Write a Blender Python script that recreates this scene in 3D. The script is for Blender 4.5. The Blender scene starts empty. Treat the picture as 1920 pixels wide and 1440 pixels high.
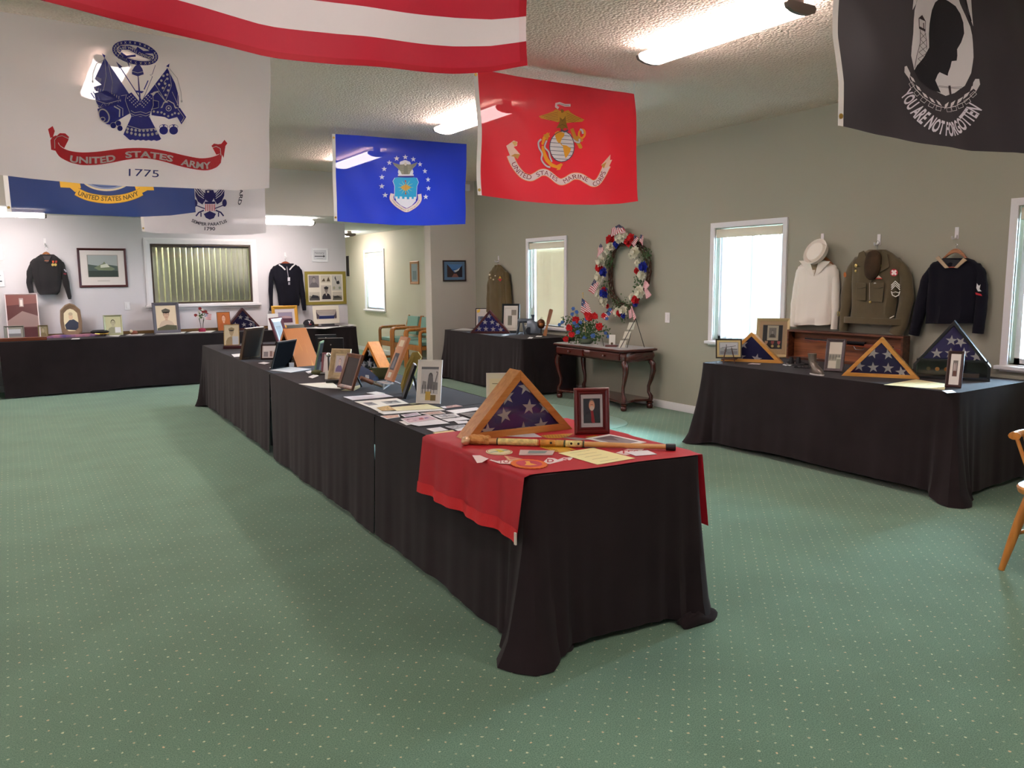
import bpy, bmesh, math, random
import numpy as np
from mathutils import Vector, Matrix
from mathutils.geometry import tessellate_polygon
random.seed(7)
SC = bpy.context.scene
COL = SC.collection
# ------------------------------------------------------------------ camera
F_PX, CAM_H = 1500.0, 1.55
_v1 = np.array([15-960, -(528-720), -F_PX]); _v1 /= np.linalg.norm(_v1)
_v2 = np.array([3425-960, -(500-720), -F_PX]); _v2 /= np.linalg.norm(_v2)
_u = np.cross(_v2, _v1); _u /= np.linalg.norm(_u)
_x = np.cross(_v1, _u)
ROT = np.array([_x, _v1, _u])
cam_d = bpy.data.cameras.new('camera'); cam = bpy.data.objects.new('camera', cam_d); COL.objects.link(cam)
cam_d.sensor_width = 36; cam_d.lens = F_PX/1920*36; cam_d.clip_start = .02; cam_d.clip_end = 200
mw = Matrix.Identity(4)
for i in range(3):
    for j in range(3): mw[i][j] = ROT[i][j]
mw.translation = (0, 0, CAM_H); cam.matrix_world = mw
SC.camera = cam
# ------------------------------------------------------------------ world, exposure, daylight
W_STR = 120.0; LAMP = 17.0
w = bpy.data.worlds.new('sky'); SC.world = w; w.use_nodes = True
bg = w.node_tree.nodes['Background']; bg.inputs[0].default_value = (.52, .78, 1, 1); bg.inputs[1].default_value = W_STR
SC.view_settings.view_transform = 'Standard'; SC.view_settings.look = 'None'; SC.view_settings.gamma = 1
SC.view_settings.exposure = 0.92; SC.view_settings.use_curve_mapping = False
try:
    SC.cycles.max_bounces = 8; SC.cycles.transparent_max_bounces = 16; SC.cycles.use_denoising = True
    SC.cycles.sample_clamp_indirect = 6; SC.cycles.caustics_reflective = False; SC.cycles.caustics_refractive = False
except Exception: pass
def portal(y0, y1, z0, z1, x):       # samples the sky through a window opening
    l = bpy.data.lights.new('window_portal', 'AREA'); l.shape = 'RECTANGLE'; l.size = y1-y0; l.size_y = z1-z0
    l.cycles.is_portal = True
    o = bpy.data.objects.new('window_portal', l); COL.objects.link(o); o.location = (x, (y0+y1)/2, (z0+z1)/2)
    o.rotation_euler = (math.pi/2, 0, math.pi/2)
# ------------------------------------------------------------------ projection helpers (pixel of the 1920x1440 frame -> place)
def _ray(px, py): return ROT @ np.array([px-960, 720-py, -F_PX])
def Pz(px, py, z=.755):
    d = _ray(px, py); t = (z-CAM_H)/d[2]; return Vector((t*d[0], t*d[1], z))
def Px(px, py, X):
    d = _ray(px, py); t = X/d[0]; return Vector((X, t*d[1], CAM_H+t*d[2]))
def Py(px, py, Y):
    d = _ray(px, py); t = Y/d[1]; return Vector((t*d[0], Y, CAM_H+t*d[2]))
def proj(p):
    c = ROT.T @ (np.array(p)-np.array([0, 0, CAM_H])); return 960+F_PX*c[0]/-c[2], 720-F_PX*c[1]/-c[2]
TZ = .756        # cloth top height
WX = 6.485       # inside face of the right wall
WY = 13.3        # inside face of the back wall
HY = 11.5        # header / column front
CZ, LZ = 3.09, 2.48
# ------------------------------------------------------------------ materials
def lin(h):
    h = h.lstrip('#'); r = [int(h[i:i+2], 16)/255 for i in (0, 2, 4)]
    return tuple((c/12.92 if c <= .04045 else ((c+.055)/1.055)**2.4) for c in r)+(1,)
_M = {}
def M(hx, rough=.6, metal=0, spec=.5, bump=0, bscale=60, var=0, vscale=8, name=None, sheen=0, coat=0, hx2=None, wood=0, trans=0):
    key = (hx, rough, metal, spec, bump, bscale, var, vscale, sheen, coat, hx2, wood, trans)
    if key in _M: return _M[key]
    m = bpy.data.materials.new(name or 'm_'+hx.strip('#')); m.use_nodes = True; _M[key] = m
    nt = m.node_tree; b = nt.nodes['Principled BSDF']; N = nt.nodes.new; L = nt.links.new
    b.inputs['Base Color'].default_value = lin(hx); b.inputs['Roughness'].default_value = rough
    b.inputs['Metallic'].default_value = metal; b.inputs['Specular IOR Level'].default_value = spec
    if sheen: b.inputs['Sheen Weight'].default_value = sheen; b.inputs['Sheen Roughness'].default_value = .5
    if coat: b.inputs['Coat Weight'].default_value = coat; b.inputs['Coat Roughness'].default_value = .12
    tc = N('ShaderNodeTexCoord')
    if var or hx2 or wood:
        no = N('ShaderNodeTexNoise'); no.inputs['Scale'].default_value = vscale; no.inputs['Detail'].default_value = 5
        mp = N('ShaderNodeMapping'); L(tc.outputs['Object'], mp.inputs[0]); L(mp.outputs[0], no.inputs['Vector'])
        if wood: mp.inputs['Scale'].default_value = wood; no.inputs['Distortion'].default_value = .6
        cr = N('ShaderNodeValToRGB'); L(no.outputs[0], cr.inputs[0])
        c = lin(hx); c2 = lin(hx2) if hx2 else tuple(x*(1-var) for x in c[:3])+(1,)
        if not hx2: c = tuple(min(1, x*(1+var*.5)) for x in c[:3])+(1,)
        cr.color_ramp.elements[0].position = .35; cr.color_ramp.elements[0].color = c2
        cr.color_ramp.elements[1].position = .65; cr.color_ramp.elements[1].color = c
        L(cr.outputs[0], b.inputs['Base Color'])
    if bump:
        n2 = N('ShaderNodeTexNoise'); n2.inputs['Scale'].default_value = bscale; n2.inputs['Detail'].default_value = 3
        L(tc.outputs['Object'], n2.inputs['Vector'])
        bp = N('ShaderNodeBump'); bp.inputs['Strength'].default_value = bump; bp.inputs['Distance'].default_value = .01
        L(n2.outputs[0], bp.inputs['Height']); L(bp.outputs[0], b.inputs['Normal'])
    if trans:
        out = nt.nodes['Material Output']; tl = N('ShaderNodeBsdfTranslucent'); tl.inputs[0].default_value = lin(hx)
        mx = N('ShaderNodeMixShader'); mx.inputs[0].default_value = trans
        L(b.outputs[0], mx.inputs[1]); L(tl.outputs[0], mx.inputs[2]); L(mx.outputs[0], out.inputs[0])
    return m
def WOOD(hx, hx2, along='x', rough=.4, coat=.2):
    s = {'x': (1.5, 22, 22), 'y': (22, 1.5, 22), 'z': (22, 22, 1.5)}[along]
    return M(hx, rough, hx2=hx2, wood=s, vscale=1.6, coat=coat)
def cloth_mat(name, hx=None, tr=.3, thin=.05, attr=False, rough=.55):
    m = bpy.data.materials.new(name); m.use_nodes = True; nt = m.node_tree; N = nt.nodes.new; L = nt.links.new
    b = nt.nodes['Principled BSDF']; out = nt.nodes['Material Output']
    b.inputs['Roughness'].default_value = rough; b.inputs['Specular IOR Level'].default_value = .3
    tl = N('ShaderNodeBsdfTranslucent'); tp = N('ShaderNodeBsdfTransparent')
    if attr:
        a = N('ShaderNodeAttribute'); a.attribute_name = 'Col'; L(a.outputs[0], b.inputs['Base Color']); L(a.outputs[0], tl.inputs[0])
    else:
        b.inputs['Base Color'].default_value = lin(hx); tl.inputs[0].default_value = lin(hx)
    m1 = N('ShaderNodeMixShader'); m1.inputs[0].default_value = tr; L(b.outputs[0], m1.inputs[1]); L(tl.outputs[0], m1.inputs[2])
    m2 = N('ShaderNodeMixShader'); m2.inputs[0].default_value = thin; L(m1.outputs[0], m2.inputs[1]); L(tp.outputs[0], m2.inputs[2])
    L(m2.outputs[0], out.inputs[0]); return m
def print_mat(name, rough, coat=0):
    m = bpy.data.materials.new(name); m.use_nodes = True; nt = m.node_tree
    b = nt.nodes['Principled BSDF']; a = nt.nodes.new('ShaderNodeAttribute'); a.attribute_name = 'Col'
    nt.links.new(a.outputs[0], b.inputs['Base Color']); b.inputs['Roughness'].default_value = rough
    b.inputs['Specular IOR Level'].default_value = .4; b.inputs['Coat Weight'].default_value = coat
    return m
PRINT = print_mat('printed_paper', .5); PRINT_G = print_mat('glossy_print', .25, .3)
FLAGPRINT = cloth_mat('flag_print', tr=.28, thin=.03, attr=True)
def glass_mat():
    m = bpy.data.materials.new('clear_glass'); m.use_nodes = True; nt = m.node_tree; N = nt.nodes.new; L = nt.links.new
    nt.nodes.remove(nt.nodes['Principled BSDF']); out = nt.nodes['Material Output']
    t = N('ShaderNodeBsdfTransparent'); g = N('ShaderNodeBsdfGlossy'); g.inputs['Roughness'].default_value = .03
    f = N('ShaderNodeFresnel'); f.inputs[0].default_value = 1.45; mx = N('ShaderNodeMixShader')
    L(f.outputs[0], mx.inputs[0]); L(t.outputs[0], mx.inputs[1]); L(g.outputs[0], mx.inputs[2]); L(mx.outputs[0], out.inputs[0])
    return m
GLASS = glass_mat()
# ------------------------------------------------------------------ mesh building
class MB:
    def __init__(s): s.v = []; s.f = []; s.c = []
    def add(s, vs, fs):
        n = len(s.v); s.v += [tuple(v) for v in vs]; s.f += [tuple(i+n for i in f) for f in fs]; return s
    def box(s, c, d, rot=None):
        x, y, z = d[0]/2, d[1]/2, d[2]/2
        vs = [Vector((i*x, j*y, k*z)) for i in (-1, 1) for j in (-1, 1) for k in (-1, 1)]
        if rot is not None: vs = [rot @ v for v in vs]
        vs = [v+Vector(c) for v in vs]
        return s.add(vs, [(0, 1, 3, 2), (4, 6, 7, 5), (0, 4, 5, 1), (2, 3, 7, 6), (0, 2, 6, 4), (1, 5, 7, 3)])
    def b2(s, lo, hi):
        return s.box([(a+b)/2 for a, b in zip(lo, hi)], [b-a for a, b in zip(lo, hi)])
    def loft(s, rings, cap=True, closed=True):
        n = len(rings[0]); vs = [p for r in rings for p in r]; fs = []
        for i in range(len(rings)-1):
            for j in range(n if closed else n-1):
                k = (j+1) % n; fs.append((i*n+j, i*n+k, (i+1)*n+k, (i+1)*n+j))
        if cap: fs.append(tuple(range(n))[::-1]); fs.append(tuple((len(rings)-1)*n+j for j in range(n)))
        return s.add(vs, fs)
    def lathe(s, prof, c=(0, 0, 0), n=20, axis='z'):
        rings = []
        for r, h in prof:
            ring = []
            for j in range(n):
                a = 2*math.pi*j/n; x, y = r*math.cos(a), r*math.sin(a)
                p = {'z': (x, y, h), 'x': (h, x, y), 'y': (x, h, y)}[axis]
                ring.append((p[0]+c[0], p[1]+c[1], p[2]+c[2]))
            rings.append(ring)
        return s.loft(rings)
    def tube(s, pts, r, n=10, flat=1.0):
        pts = [Vector(p) for p in pts]; rr = r if isinstance(r, (list, tuple)) else [r]*len(pts); rings = []
        up = Vector((0, 0, 1))
        for i, p in enumerate(pts):
            d = (pts[min(i+1, len(pts)-1)]-pts[max(i-1, 0)])
            if d.length < 1e-9: d = Vector((0, 0, 1))
            d.normalize()
            if abs(d.dot(up)) > .95: up = Vector((0, 1, 0))
            a = d.cross(up).normalized(); b = a.cross(d).normalized(); up = b
            rings.append([p+a*rr[i]*math.cos(2*math.pi*j/n)+b*rr[i]*flat*math.sin(2*math.pi*j/n) for j in range(n)])
        return s.loft(rings)
    def prism(s, poly, y0, y1):      # outline in x,z extruded along y
        n = len(poly); vs = [(p[0], y0, p[1]) for p in poly]+[(p[0], y1, p[1]) for p in poly]
        return s.add(vs, [tuple(range(n)), tuple(range(2*n-1, n-1, -1))]+[(i, i+n, (i+1) % n+n, (i+1) % n) for i in range(n)])
    def prismz(s, poly, z0, z1):
        n = len(poly); vs = [(p[0], p[1], z0) for p in poly]+[(p[0], p[1], z1) for p in poly]
        return s.add(vs, [tuple(range(n))[::-1], tuple(range(n, 2*n))]+[(i, (i+1) % n, (i+1) % n+n, i+n) for i in range(n)])
    def ball(s, c, r, n=10, m=7, sq=(1, 1, 1)):
        rings = []
        for i in range(m+1):
            t = math.pi*i/m; q = max(.02, math.sin(t))
            rings.append([(c[0]+r*sq[0]*q*math.cos(2*math.pi*j/n), c[1]+r*sq[1]*q*math.sin(2*math.pi*j/n), c[2]-r*sq[2]*math.cos(t)) for j in range(n)])
        return s.loft(rings)
    def mould(s, outline, prof):     # picture moulding: prof = [(inset, y)]
        n = len(outline); cx, cz = incenter(outline); rings = []
        ins = inradius(outline, (cx, cz))
        for t, y in prof:
            if n == 3 or n > 4: k = (ins-t)/ins; rings.append([(cx+(p[0]-cx)*k, y, cz+(p[1]-cz)*k) for p in outline])
            else:
                x0, x1 = min(p[0] for p in outline), max(p[0] for p in outline); z0, z1 = min(p[1] for p in outline), max(p[1] for p in outline)
                rings.append([(x0+t, y, z0+t), (x1-t, y, z0+t), (x1-t, y, z1-t), (x0+t, y, z1-t)])
        nr = len(rings); vs = [p for r in rings for p in r]; fs = []
        for i in range(nr):
            a, b = i, (i+1) % nr
            for j in range(n): k = (j+1) % n; fs.append((a*n+j, a*n+k, b*n+k, b*n+j))
        return s.add(vs, fs)
def inradius(o, c):
    r = 1e9; n = len(o)
    for i in range(n):
        a, b = Vector(o[i]), Vector(o[(i+1) % n]); e = b-a
        r = min(r, abs(e.x*(c[1]-a.y)-e.y*(c[0]-a.x))/max(e.length, 1e-9))
    return r
def incenter(o):
    if len(o) == 3:
        A, B, C = [Vector(p) for p in o]; a, b, c = (B-C).length, (C-A).length, (A-B).length
        p = (A*a+B*b+C*c)/(a+b+c); return p.x, p.y
    return sum(p[0] for p in o)/len(o), sum(p[1] for p in o)/len(o)
def obj(name, mb, mat, parent=None, label=None, smooth=False, bevel=0, sub=0, kind=None):
    me = bpy.data.meshes.new(name); me.from_pydata([tuple(v) for v in mb.v], [], mb.f); me.validate()
    bm = bmesh.new(); bm.from_mesh(me); bmesh.ops.recalc_face_normals(bm, faces=bm.faces)
    if bevel: bmesh.ops.bevel(bm, geom=bm.edges[:], offset=bevel, segments=2, affect='EDGES', profile=.6, clamp_overlap=True)
    bm.to_mesh(me); bm.free()
    if smooth:
        for p in me.polygons: p.use_smooth = True
        try: me.set_sharp_from_angle(angle=math.radians(40))
        except Exception: pass
    me.materials.append(mat); o = bpy.data.objects.new(name, me); COL.objects.link(o)
    if parent is not None: o.parent = parent
    if label: o['label'] = label
    if kind: o['kind'] = kind
    if sub:
        md = o.modifiers.new('s', 'SUBSURF'); md.levels = sub; md.render_levels = sub
    return o
def tag(o, label, cat, group=None, kind=None):
    o['label'] = label; o['category'] = cat
    if group: o['group'] = group
    if kind: o['kind'] = kind
    return o
def thing(name, label, cat, loc=(0, 0, 0), rz=0, group=None):
    o = bpy.data.objects.new(name, None); COL.objects.link(o); o.location = loc; o.rotation_euler = (0, 0, math.radians(rz))
    return tag(o, label, cat, group)
def struct(name, mb, mat, parent=None, **k):
    return obj(name, mb, mat, parent, kind=None if parent else 'structure', **k)
def copy_thing(root, loc, rz, label=None):
    r = root.copy(); COL.objects.link(r); r.location = loc; r.rotation_euler = (0, 0, math.radians(rz))
    if label: r['label'] = label
    for ch in list(root.children):
        c = ch.copy(); COL.objects.link(c); c.parent = r
        for g in ch.children: d = g.copy(); COL.objects.link(d); d.parent = c
    return r
# ------------------------------------------------------------------ flat prints as coloured polygons
_TX = {}
def glyphs(txt, bold=0):
    k = (txt, bold)
    if k in _TX: return _TX[k]
    c = bpy.data.curves.new('t', 'FONT'); c.body = txt; c.size = 1; c.offset = bold; c.resolution_u = 3
    o = bpy.data.objects.new('t', c); m = bpy.data.meshes.new_from_object(o)
    vs = [(v.co.x, v.co.y) for v in m.vertices]; fs = [tuple(p.vertices) for p in m.polygons]
    bpy.data.objects.remove(o); bpy.data.curves.remove(c); bpy.data.meshes.remove(m)
    x0, x1 = min(v[0] for v in vs), max(v[0] for v in vs)
    _TX[k] = ([(v[0]-x0, v[1]) for v in vs], fs, x1-x0); return _TX[k]
def sm(P, k=4):
    """Catmull-Rom through the points"""
    if len(P) < 3 or (abs(P[0][0]-P[-1][0])+abs(P[0][1]-P[-1][1]) < 1e-6): return P
    o = []
    for i in range(len(P)-1):
        p0, p1, p2, p3 = P[max(i-1, 0)], P[i], P[i+1], P[min(i+2, len(P)-1)]
        for j in range(k):
            t = j/k; o.append(tuple(.5*(2*p1[q]+(p2[q]-p0[q])*t+(2*p0[q]-5*p1[q]+4*p2[q]-p3[q])*t*t+(3*p1[q]-p0[q]-3*p2[q]+p3[q])*t**3) for q in (0, 1)))
    return o+[tuple(P[-1])]
class Print:
    """shapes in any input frame (y up unless T flips it); T maps the input point to metres on the surface"""
    def __init__(s, T=None): s.T = T or (lambda x, y: (x, y)); s.it = []; s.ly = 0
    def _put(s, pts, tris, col):
        q = [s.T(*p) for p in pts]; xs = [p[0] for p in q]; ys = [p[1] for p in q]; b = (min(xs), min(ys), max(xs), max(ys)); l = 0
        for *_, ol, ob in s.it:
            if ol > l and ob[0] < b[2] and ob[2] > b[0] and ob[1] < b[3] and ob[3] > b[1]: l = ol
        s.it.append((q, tris, lin(col), l+1, b))
    def poly(s, pts, col):
        t = tessellate_polygon([[Vector((p[0], p[1], 0)) for p in pts]]); s._put(pts, [tuple(x) for x in t], col); return s
    def rect(s, x0, y0, x1, y1, col): return s.poly([(x0, y0), (x1, y0), (x1, y1), (x0, y1)], col)
    def ell(s, cx, cy, rx, ry, col, n=20, rot=0):
        c, q = math.cos(rot), math.sin(rot); P = []
        for i in range(n):
            a = 2*math.pi*i/n; x, y = rx*math.cos(a), ry*math.sin(a); P.append((cx+x*c-y*q, cy+x*q+y*c))
        return s.poly(P, col)
    def ring(s, cx, cy, rx, ry, wd, col, n=28, rot=0, a0=0, a1=360):
        c, q = math.cos(rot), math.sin(rot); P = []; n = max(4, int(n*(a1-a0)/360))
        for i in range(n+1):
            a = math.radians(a0+(a1-a0)*i/n); x, y = rx*math.cos(a), ry*math.sin(a); P.append((cx+x*c-y*q, cy+x*q+y*c))
        return s.line(P, wd, col)
    def line(s, pts, wd, col):
        L_, R_ = [], []; n = len(pts); closed = n > 3 and abs(pts[0][0]-pts[-1][0])+abs(pts[0][1]-pts[-1][1]) < 1e-6
        for i in range(n):
            a = pts[(i-1) if i > 0 else (n-2 if closed else 0)]; b = pts[i+1 if i < n-1 else (1 if closed else n-1)]
            dx, dy = b[0]-a[0], b[1]-a[1]; l = math.hypot(dx, dy) or 1; w_ = (wd[i] if isinstance(wd, (list, tuple)) else wd)/2
            L_.append((pts[i][0]-dy/l*w_, pts[i][1]+dx/l*w_)); R_.append((pts[i][0]+dy/l*w_, pts[i][1]-dx/l*w_))
        P = L_+R_; t = []
        for i in range(n-1): t += [(i, i+1, n+i+1), (i, n+i+1, n+i)]
        s._put(P, t, col); return s
    def star(s, cx, cy, r, col, rot=90, inn=.4):
        return s.poly([(cx+(r if i % 2 == 0 else r*inn)*math.cos(math.radians(rot+36*i)), cy+(r if i % 2 == 0 else r*inn)*math.sin(math.radians(rot+36*i))) for i in range(10)], col)
    def text(s, txt, x, y, h, col, bold=0, up=1, wid=None, align='l'):
        vs, fs, wt = glyphs(txt, bold); k = h/.73; kx = (wid/wt) if wid else k
        if align == 'c': x -= wt*kx/2
        s._put([(x+v[0]*kx, y+up*v[1]*k) for v in vs], fs, col); return s
    def textpath(s, txt, path, h, col, bold=0, up=1, shift=0):
        """txt stretched along the path; up=-1 where y points down"""
        path = sm(path); vs, fs, wt = glyphs(txt, bold); L_ = [0]
        for a, b in zip(path, path[1:]): L_.append(L_[-1]+math.hypot(b[0]-a[0], b[1]-a[1]))
        tot = L_[-1]; out = []
        for vx, vy in vs:
            d = vx/wt*tot; i = 0
            while i < len(L_)-2 and L_[i+1] < d: i += 1
            a, b = path[i], path[i+1]; sl = L_[i+1]-L_[i] or 1; t = (d-L_[i])/sl
            # smooth tangent
            pa, pb = path[max(i-1, 0)], path[min(i+2, len(path)-1)]
            t0 = (b[0]-pa[0], b[1]-pa[1]); t1 = (pb[0]-a[0], pb[1]-a[1]); tx, ty = t0[0]*(1-t)+t1[0]*t, t0[1]*(1-t)+t1[1]*t
            l = math.hypot(tx, ty) or 1; nx, ny = -ty/l*up, tx/l*up; o_ = (vy/.73*h)+shift
            out.append((a[0]+(b[0]-a[0])*t+nx*o_, a[1]+(b[1]-a[1])*t+ny*o_))
        s._put(out, fs, col); return s
    def build(s, name, surf, parent, mat=None, cut=None, step=.0003, base=.0008, label=None):
        """surf(x, y, off) -> 3D"""
        bm = bmesh.new(); cl = bm.loops.layers.float_color.new('Col'); lay = bm.verts.layers.float.new('ly')
        for pts, tris, col, ly, _b in s.it:
            vv = []
            for p in pts: q = bm.verts.new((p[0], p[1], 0)); q[lay] = ly; vv.append(q)
            for t in tris:
                if len(set(t)) < 3: continue
                try: f = bm.faces.new([vv[i] for i in t])
                except ValueError: continue
                for lp in f.loops: lp[cl] = col
        if cut and bm.verts:
            xs = [v.co.x for v in bm.verts]; ys = [v.co.y for v in bm.verts]
            for ax, (lo, hi) in ((0, (min(xs), max(xs))), (1, (min(ys), max(ys)))):
                k = math.floor(lo/cut)+1
                while k*cut < hi:
                    co = [0, 0, 0]; no = [0, 0, 0]; co[ax] = k*cut; no[ax] = 1
                    bmesh.ops.bisect_plane(bm, geom=bm.verts[:]+bm.edges[:]+bm.faces[:], plane_co=co, plane_no=no); k += 1
        for v in bm.verts: v.co = surf(v.co.x, v.co.y, base+step*v[lay])
        me = bpy.data.meshes.new(name); bm.to_mesh(me); bm.free(); me.materials.append(mat or PRINT)
        o = bpy.data.objects.new(name, me); COL.objects.link(o)
        if parent is not None: o.parent = parent
        if label: o['label'] = label
        return o
def flat_surf(w, h, y=0, x0=None, z0=0):
    """unit square -> upright rectangle facing -y"""
    xx = -w/2 if x0 is None else x0
    return lambda a, b, off: (xx+a*w, y-off, z0+b*h)
# ================================================================== ROOM
def carpet_mat():
    m = bpy.data.materials.new('green_carpet'); m.use_nodes = True; nt = m.node_tree; N = nt.nodes.new; L = nt.links.new
    b = nt.nodes['Principled BSDF']; b.inputs['Roughness'].default_value = .95; b.inputs['Specular IOR Level'].default_value = .1
    b.inputs['Sheen Weight'].default_value = .25
    tc = N('ShaderNodeTexCoord')
    def math_(op, a, c=None):
        n = N('ShaderNodeMath'); n.operation = op
        for i, v in enumerate((a, c)):
            if v is None: continue
            if isinstance(v, (int, float)): n.inputs[i].default_value = v
            else: L(v, n.inputs[i])
        return n.outputs[0]
    def vm(op, a, c=None):
        n = N('ShaderNodeVectorMath'); n.operation = op
        for i, v in enumerate((a, c)):
            if v is None: continue
            if isinstance(v, tuple): n.inputs[i].default_value = v
            else: L(v, n.inputs[i])
        return n
    jit = N('ShaderNodeTexNoise'); jit.inputs['Scale'].default_value = 60; L(tc.outputs['Object'], jit.inputs['Vector'])
    j2 = vm('SCALE', vm('SUBTRACT', jit.outputs['Color'], (.5, .5, .5)).outputs[0]); j2.inputs[3].default_value = .012
    p0 = vm('ADD', tc.outputs['Object'], j2.outputs[0]).outputs[0]
    masks = []
    for off in (0, .5):
        p = vm('MULTIPLY', p0, (12.4, 12.4, 0)).outputs[0]; p = vm('ADD', p, (off, off, 0)).outputs[0]
        fr = vm('FRACTION', p).outputs[0]; fl = vm('FLOOR', p).outputs[0]
        d = vm('LENGTH', vm('SUBTRACT', fr, (.5, .5, 0)).outputs[0]).outputs['Value']
        dot = math_('LESS_THAN', d, .055)
        wn = N('ShaderNodeTexWhiteNoise'); wn.noise_dimensions = '3D'; L(vm('ADD', fl, (off*31, 0, .5)).outputs[0], wn.inputs['Vector'])
        amp = math_('ADD', math_('MULTIPLY', wn.outputs['Value'], .7), .15)
        masks.append(math_('MULTIPLY', dot, amp))
        if off == 0: tint = wn.outputs['Color']
    mask = math_('MINIMUM', math_('ADD', masks[0], masks[1]), 1)
    n1 = N('ShaderNodeTexNoise'); n1.inputs['Scale'].default_value = 220; n1.inputs['Detail'].default_value = 4; L(tc.outputs['Object'], n1.inputs['Vector'])
    n2 = N('ShaderNodeTexNoise'); n2.inputs['Scale'].default_value = 2.2; n2.inputs['Detail'].default_value = 4; L(tc.outputs['Object'], n2.inputs['Vector'])
    c1 = N('ShaderNodeValToRGB'); L(n1.outputs[0], c1.inputs[0])
    c1.color_ramp.elements[0].position = .3; c1.color_ramp.elements[0].color = lin('#4b6f5a'); c1.color_ramp.elements[1].position = .72; c1.color_ramp.elements[1].color = lin('#7b9d84')
    c2 = N('ShaderNodeMixRGB'); c2.blend_type = 'MULTIPLY'; c2.inputs[0].default_value = .35; L(c1.outputs[0], c2.inputs[1])
    r2 = N('ShaderNodeValToRGB'); L(n2.outputs[0], r2.inputs[0]); r2.color_ramp.elements[0].position = .35; r2.color_ramp.elements[0].color = (.62, .62, .58, 1); r2.color_ramp.elements[1].position = .65
    L(r2.outputs[0], c2.inputs[2])
    dc = N('ShaderNodeMixRGB'); dc.inputs[1].default_value = lin('#d8dcb4'); dc.inputs[2].default_value = lin('#e0b48c'); L(math_('MULTIPLY', masks[1], .9), dc.inputs[0])
    mx = N('ShaderNodeMixRGB'); L(mask, mx.inputs[0]); L(c2.outputs[0], mx.inputs[1]); L(dc.outputs[0], mx.inputs[2])
    L(mx.outputs[0], b.inputs['Base Color'])
    bp = N('ShaderNodeBump'); bp.inputs['Strength'].default_value = .35; bp.inputs['Distance'].default_value = .004; L(n1.outputs[0], bp.inputs['Height']); L(bp.outputs[0], b.inputs['Normal'])
    return m
def ceiling_mat():
    m = M('#fbdfd0', .95, spec=.1, name='popcorn_ceiling', var=.0, bump=.001); nt = m.node_tree; N = nt.nodes.new; L = nt.links.new
    b = nt.nodes['Principled BSDF']; tc = N('ShaderNodeTexCoord')
    v = N('ShaderNodeTexVoronoi'); v.inputs['Scale'].default_value = 55; L(tc.outputs['Object'], v.inputs['Vector'])
    n = N('ShaderNodeTexNoise'); n.inputs['Scale'].default_value = 45; n.inputs['Detail'].default_value = 6; L(tc.outputs['Object'], n.inputs['Vector'])
    a = N('ShaderNodeMath'); a.operation = 'SUBTRACT'; L(n.outputs[0], a.inputs[0]); L(v.outputs['Distance'], a.inputs[1])
    bp = N('ShaderNodeBump'); bp.inputs['Strength'].default_value = .9; bp.inputs['Distance'].default_value = .012; L(a.outputs[0], bp.inputs['Height'])
    L(bp.outputs[0], b.inputs['Normal']); return m
XL, YB, YE = -4.2, -3.2, 19.0
SAGE = M('#a2a091', .75, spec=.2, bump=.08, bscale=90, name='sage_wall_paint')
WHITEW = M('#d8d4d8', .7, spec=.2, bump=.05, bscale=90, name='white_wall_paint')
OLIVE = M('#d0cbb8', .55, spec=.35, bump=.03, bscale=70, name='pale_olive_wall_paint')
TAUPE = M('#cdc6bc', .7, spec=.2, bump=.06, bscale=90, name='taupe_wall_paint')
TRIM = M('#e9e6e8', .4, spec=.4, name='white_trim')
T_ = .16
# floor and ceilings
struct('floor', MB().b2((XL, YB, -.05), (WX+.2, YE, 0)), carpet_mat())
struct('ceiling', MB().b2((XL, YB, CZ), (WX+.2, HY+.001, CZ+.08)), ceiling_mat())
struct('ceiling_low', MB().b2((XL, HY+.12, LZ), (WX+.2, YE, LZ+.08)), M('#dcdcd4', .9, name='low_ceiling_paint'))
# right wall, with window openings [(y0, y1, z0, z1)]
WIN = [(2.29, 3.17, .86, 2.05), (5.35, 6.24, .86, 2.05), (9.01, 9.90, .86, 2.05)]
HWIN = [(15.29, 16.26, .92, 2.09)]
def wall_with_holes(name, y0, y1, z1, holes, mat):
    mb = MB(); y = y0
    for a, b, c, d in holes:
        mb.b2((WX, y, 0), (WX+T_, a, z1)); mb.b2((WX, a, 0), (WX+T_, b, c)); mb.b2((WX, a, d), (WX+T_, b, z1)); y = b
    mb.b2((WX, y, 0), (WX+T_, y1, z1)); return struct(name, mb, mat)
wall_with_holes('wall_right', YB, HY+.2, CZ, WIN, SAGE)
wall_with_holes('wall_hall_right', HY+.2, YE, LZ, HWIN, OLIVE)
struct('wall_left', MB().b2((XL-.15, YB, 0), (XL, YE, CZ)), WHITEW)
struct('wall_behind', MB().b2((XL, YB-.15, 0), (WX, YB, CZ)), WHITEW)
struct('wall_hall_end', MB().b2((4.95, YE, 0), (WX, YE+.15, LZ)), OLIVE)
struct('wall_column', MB().b2((5.68, HY, 0), (WX, HY+.22, CZ)), TAUPE)
struct('wall_header', MB().b2((XL, HY, LZ-.02), (5.68, HY+.12, CZ)), TAUPE)
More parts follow.
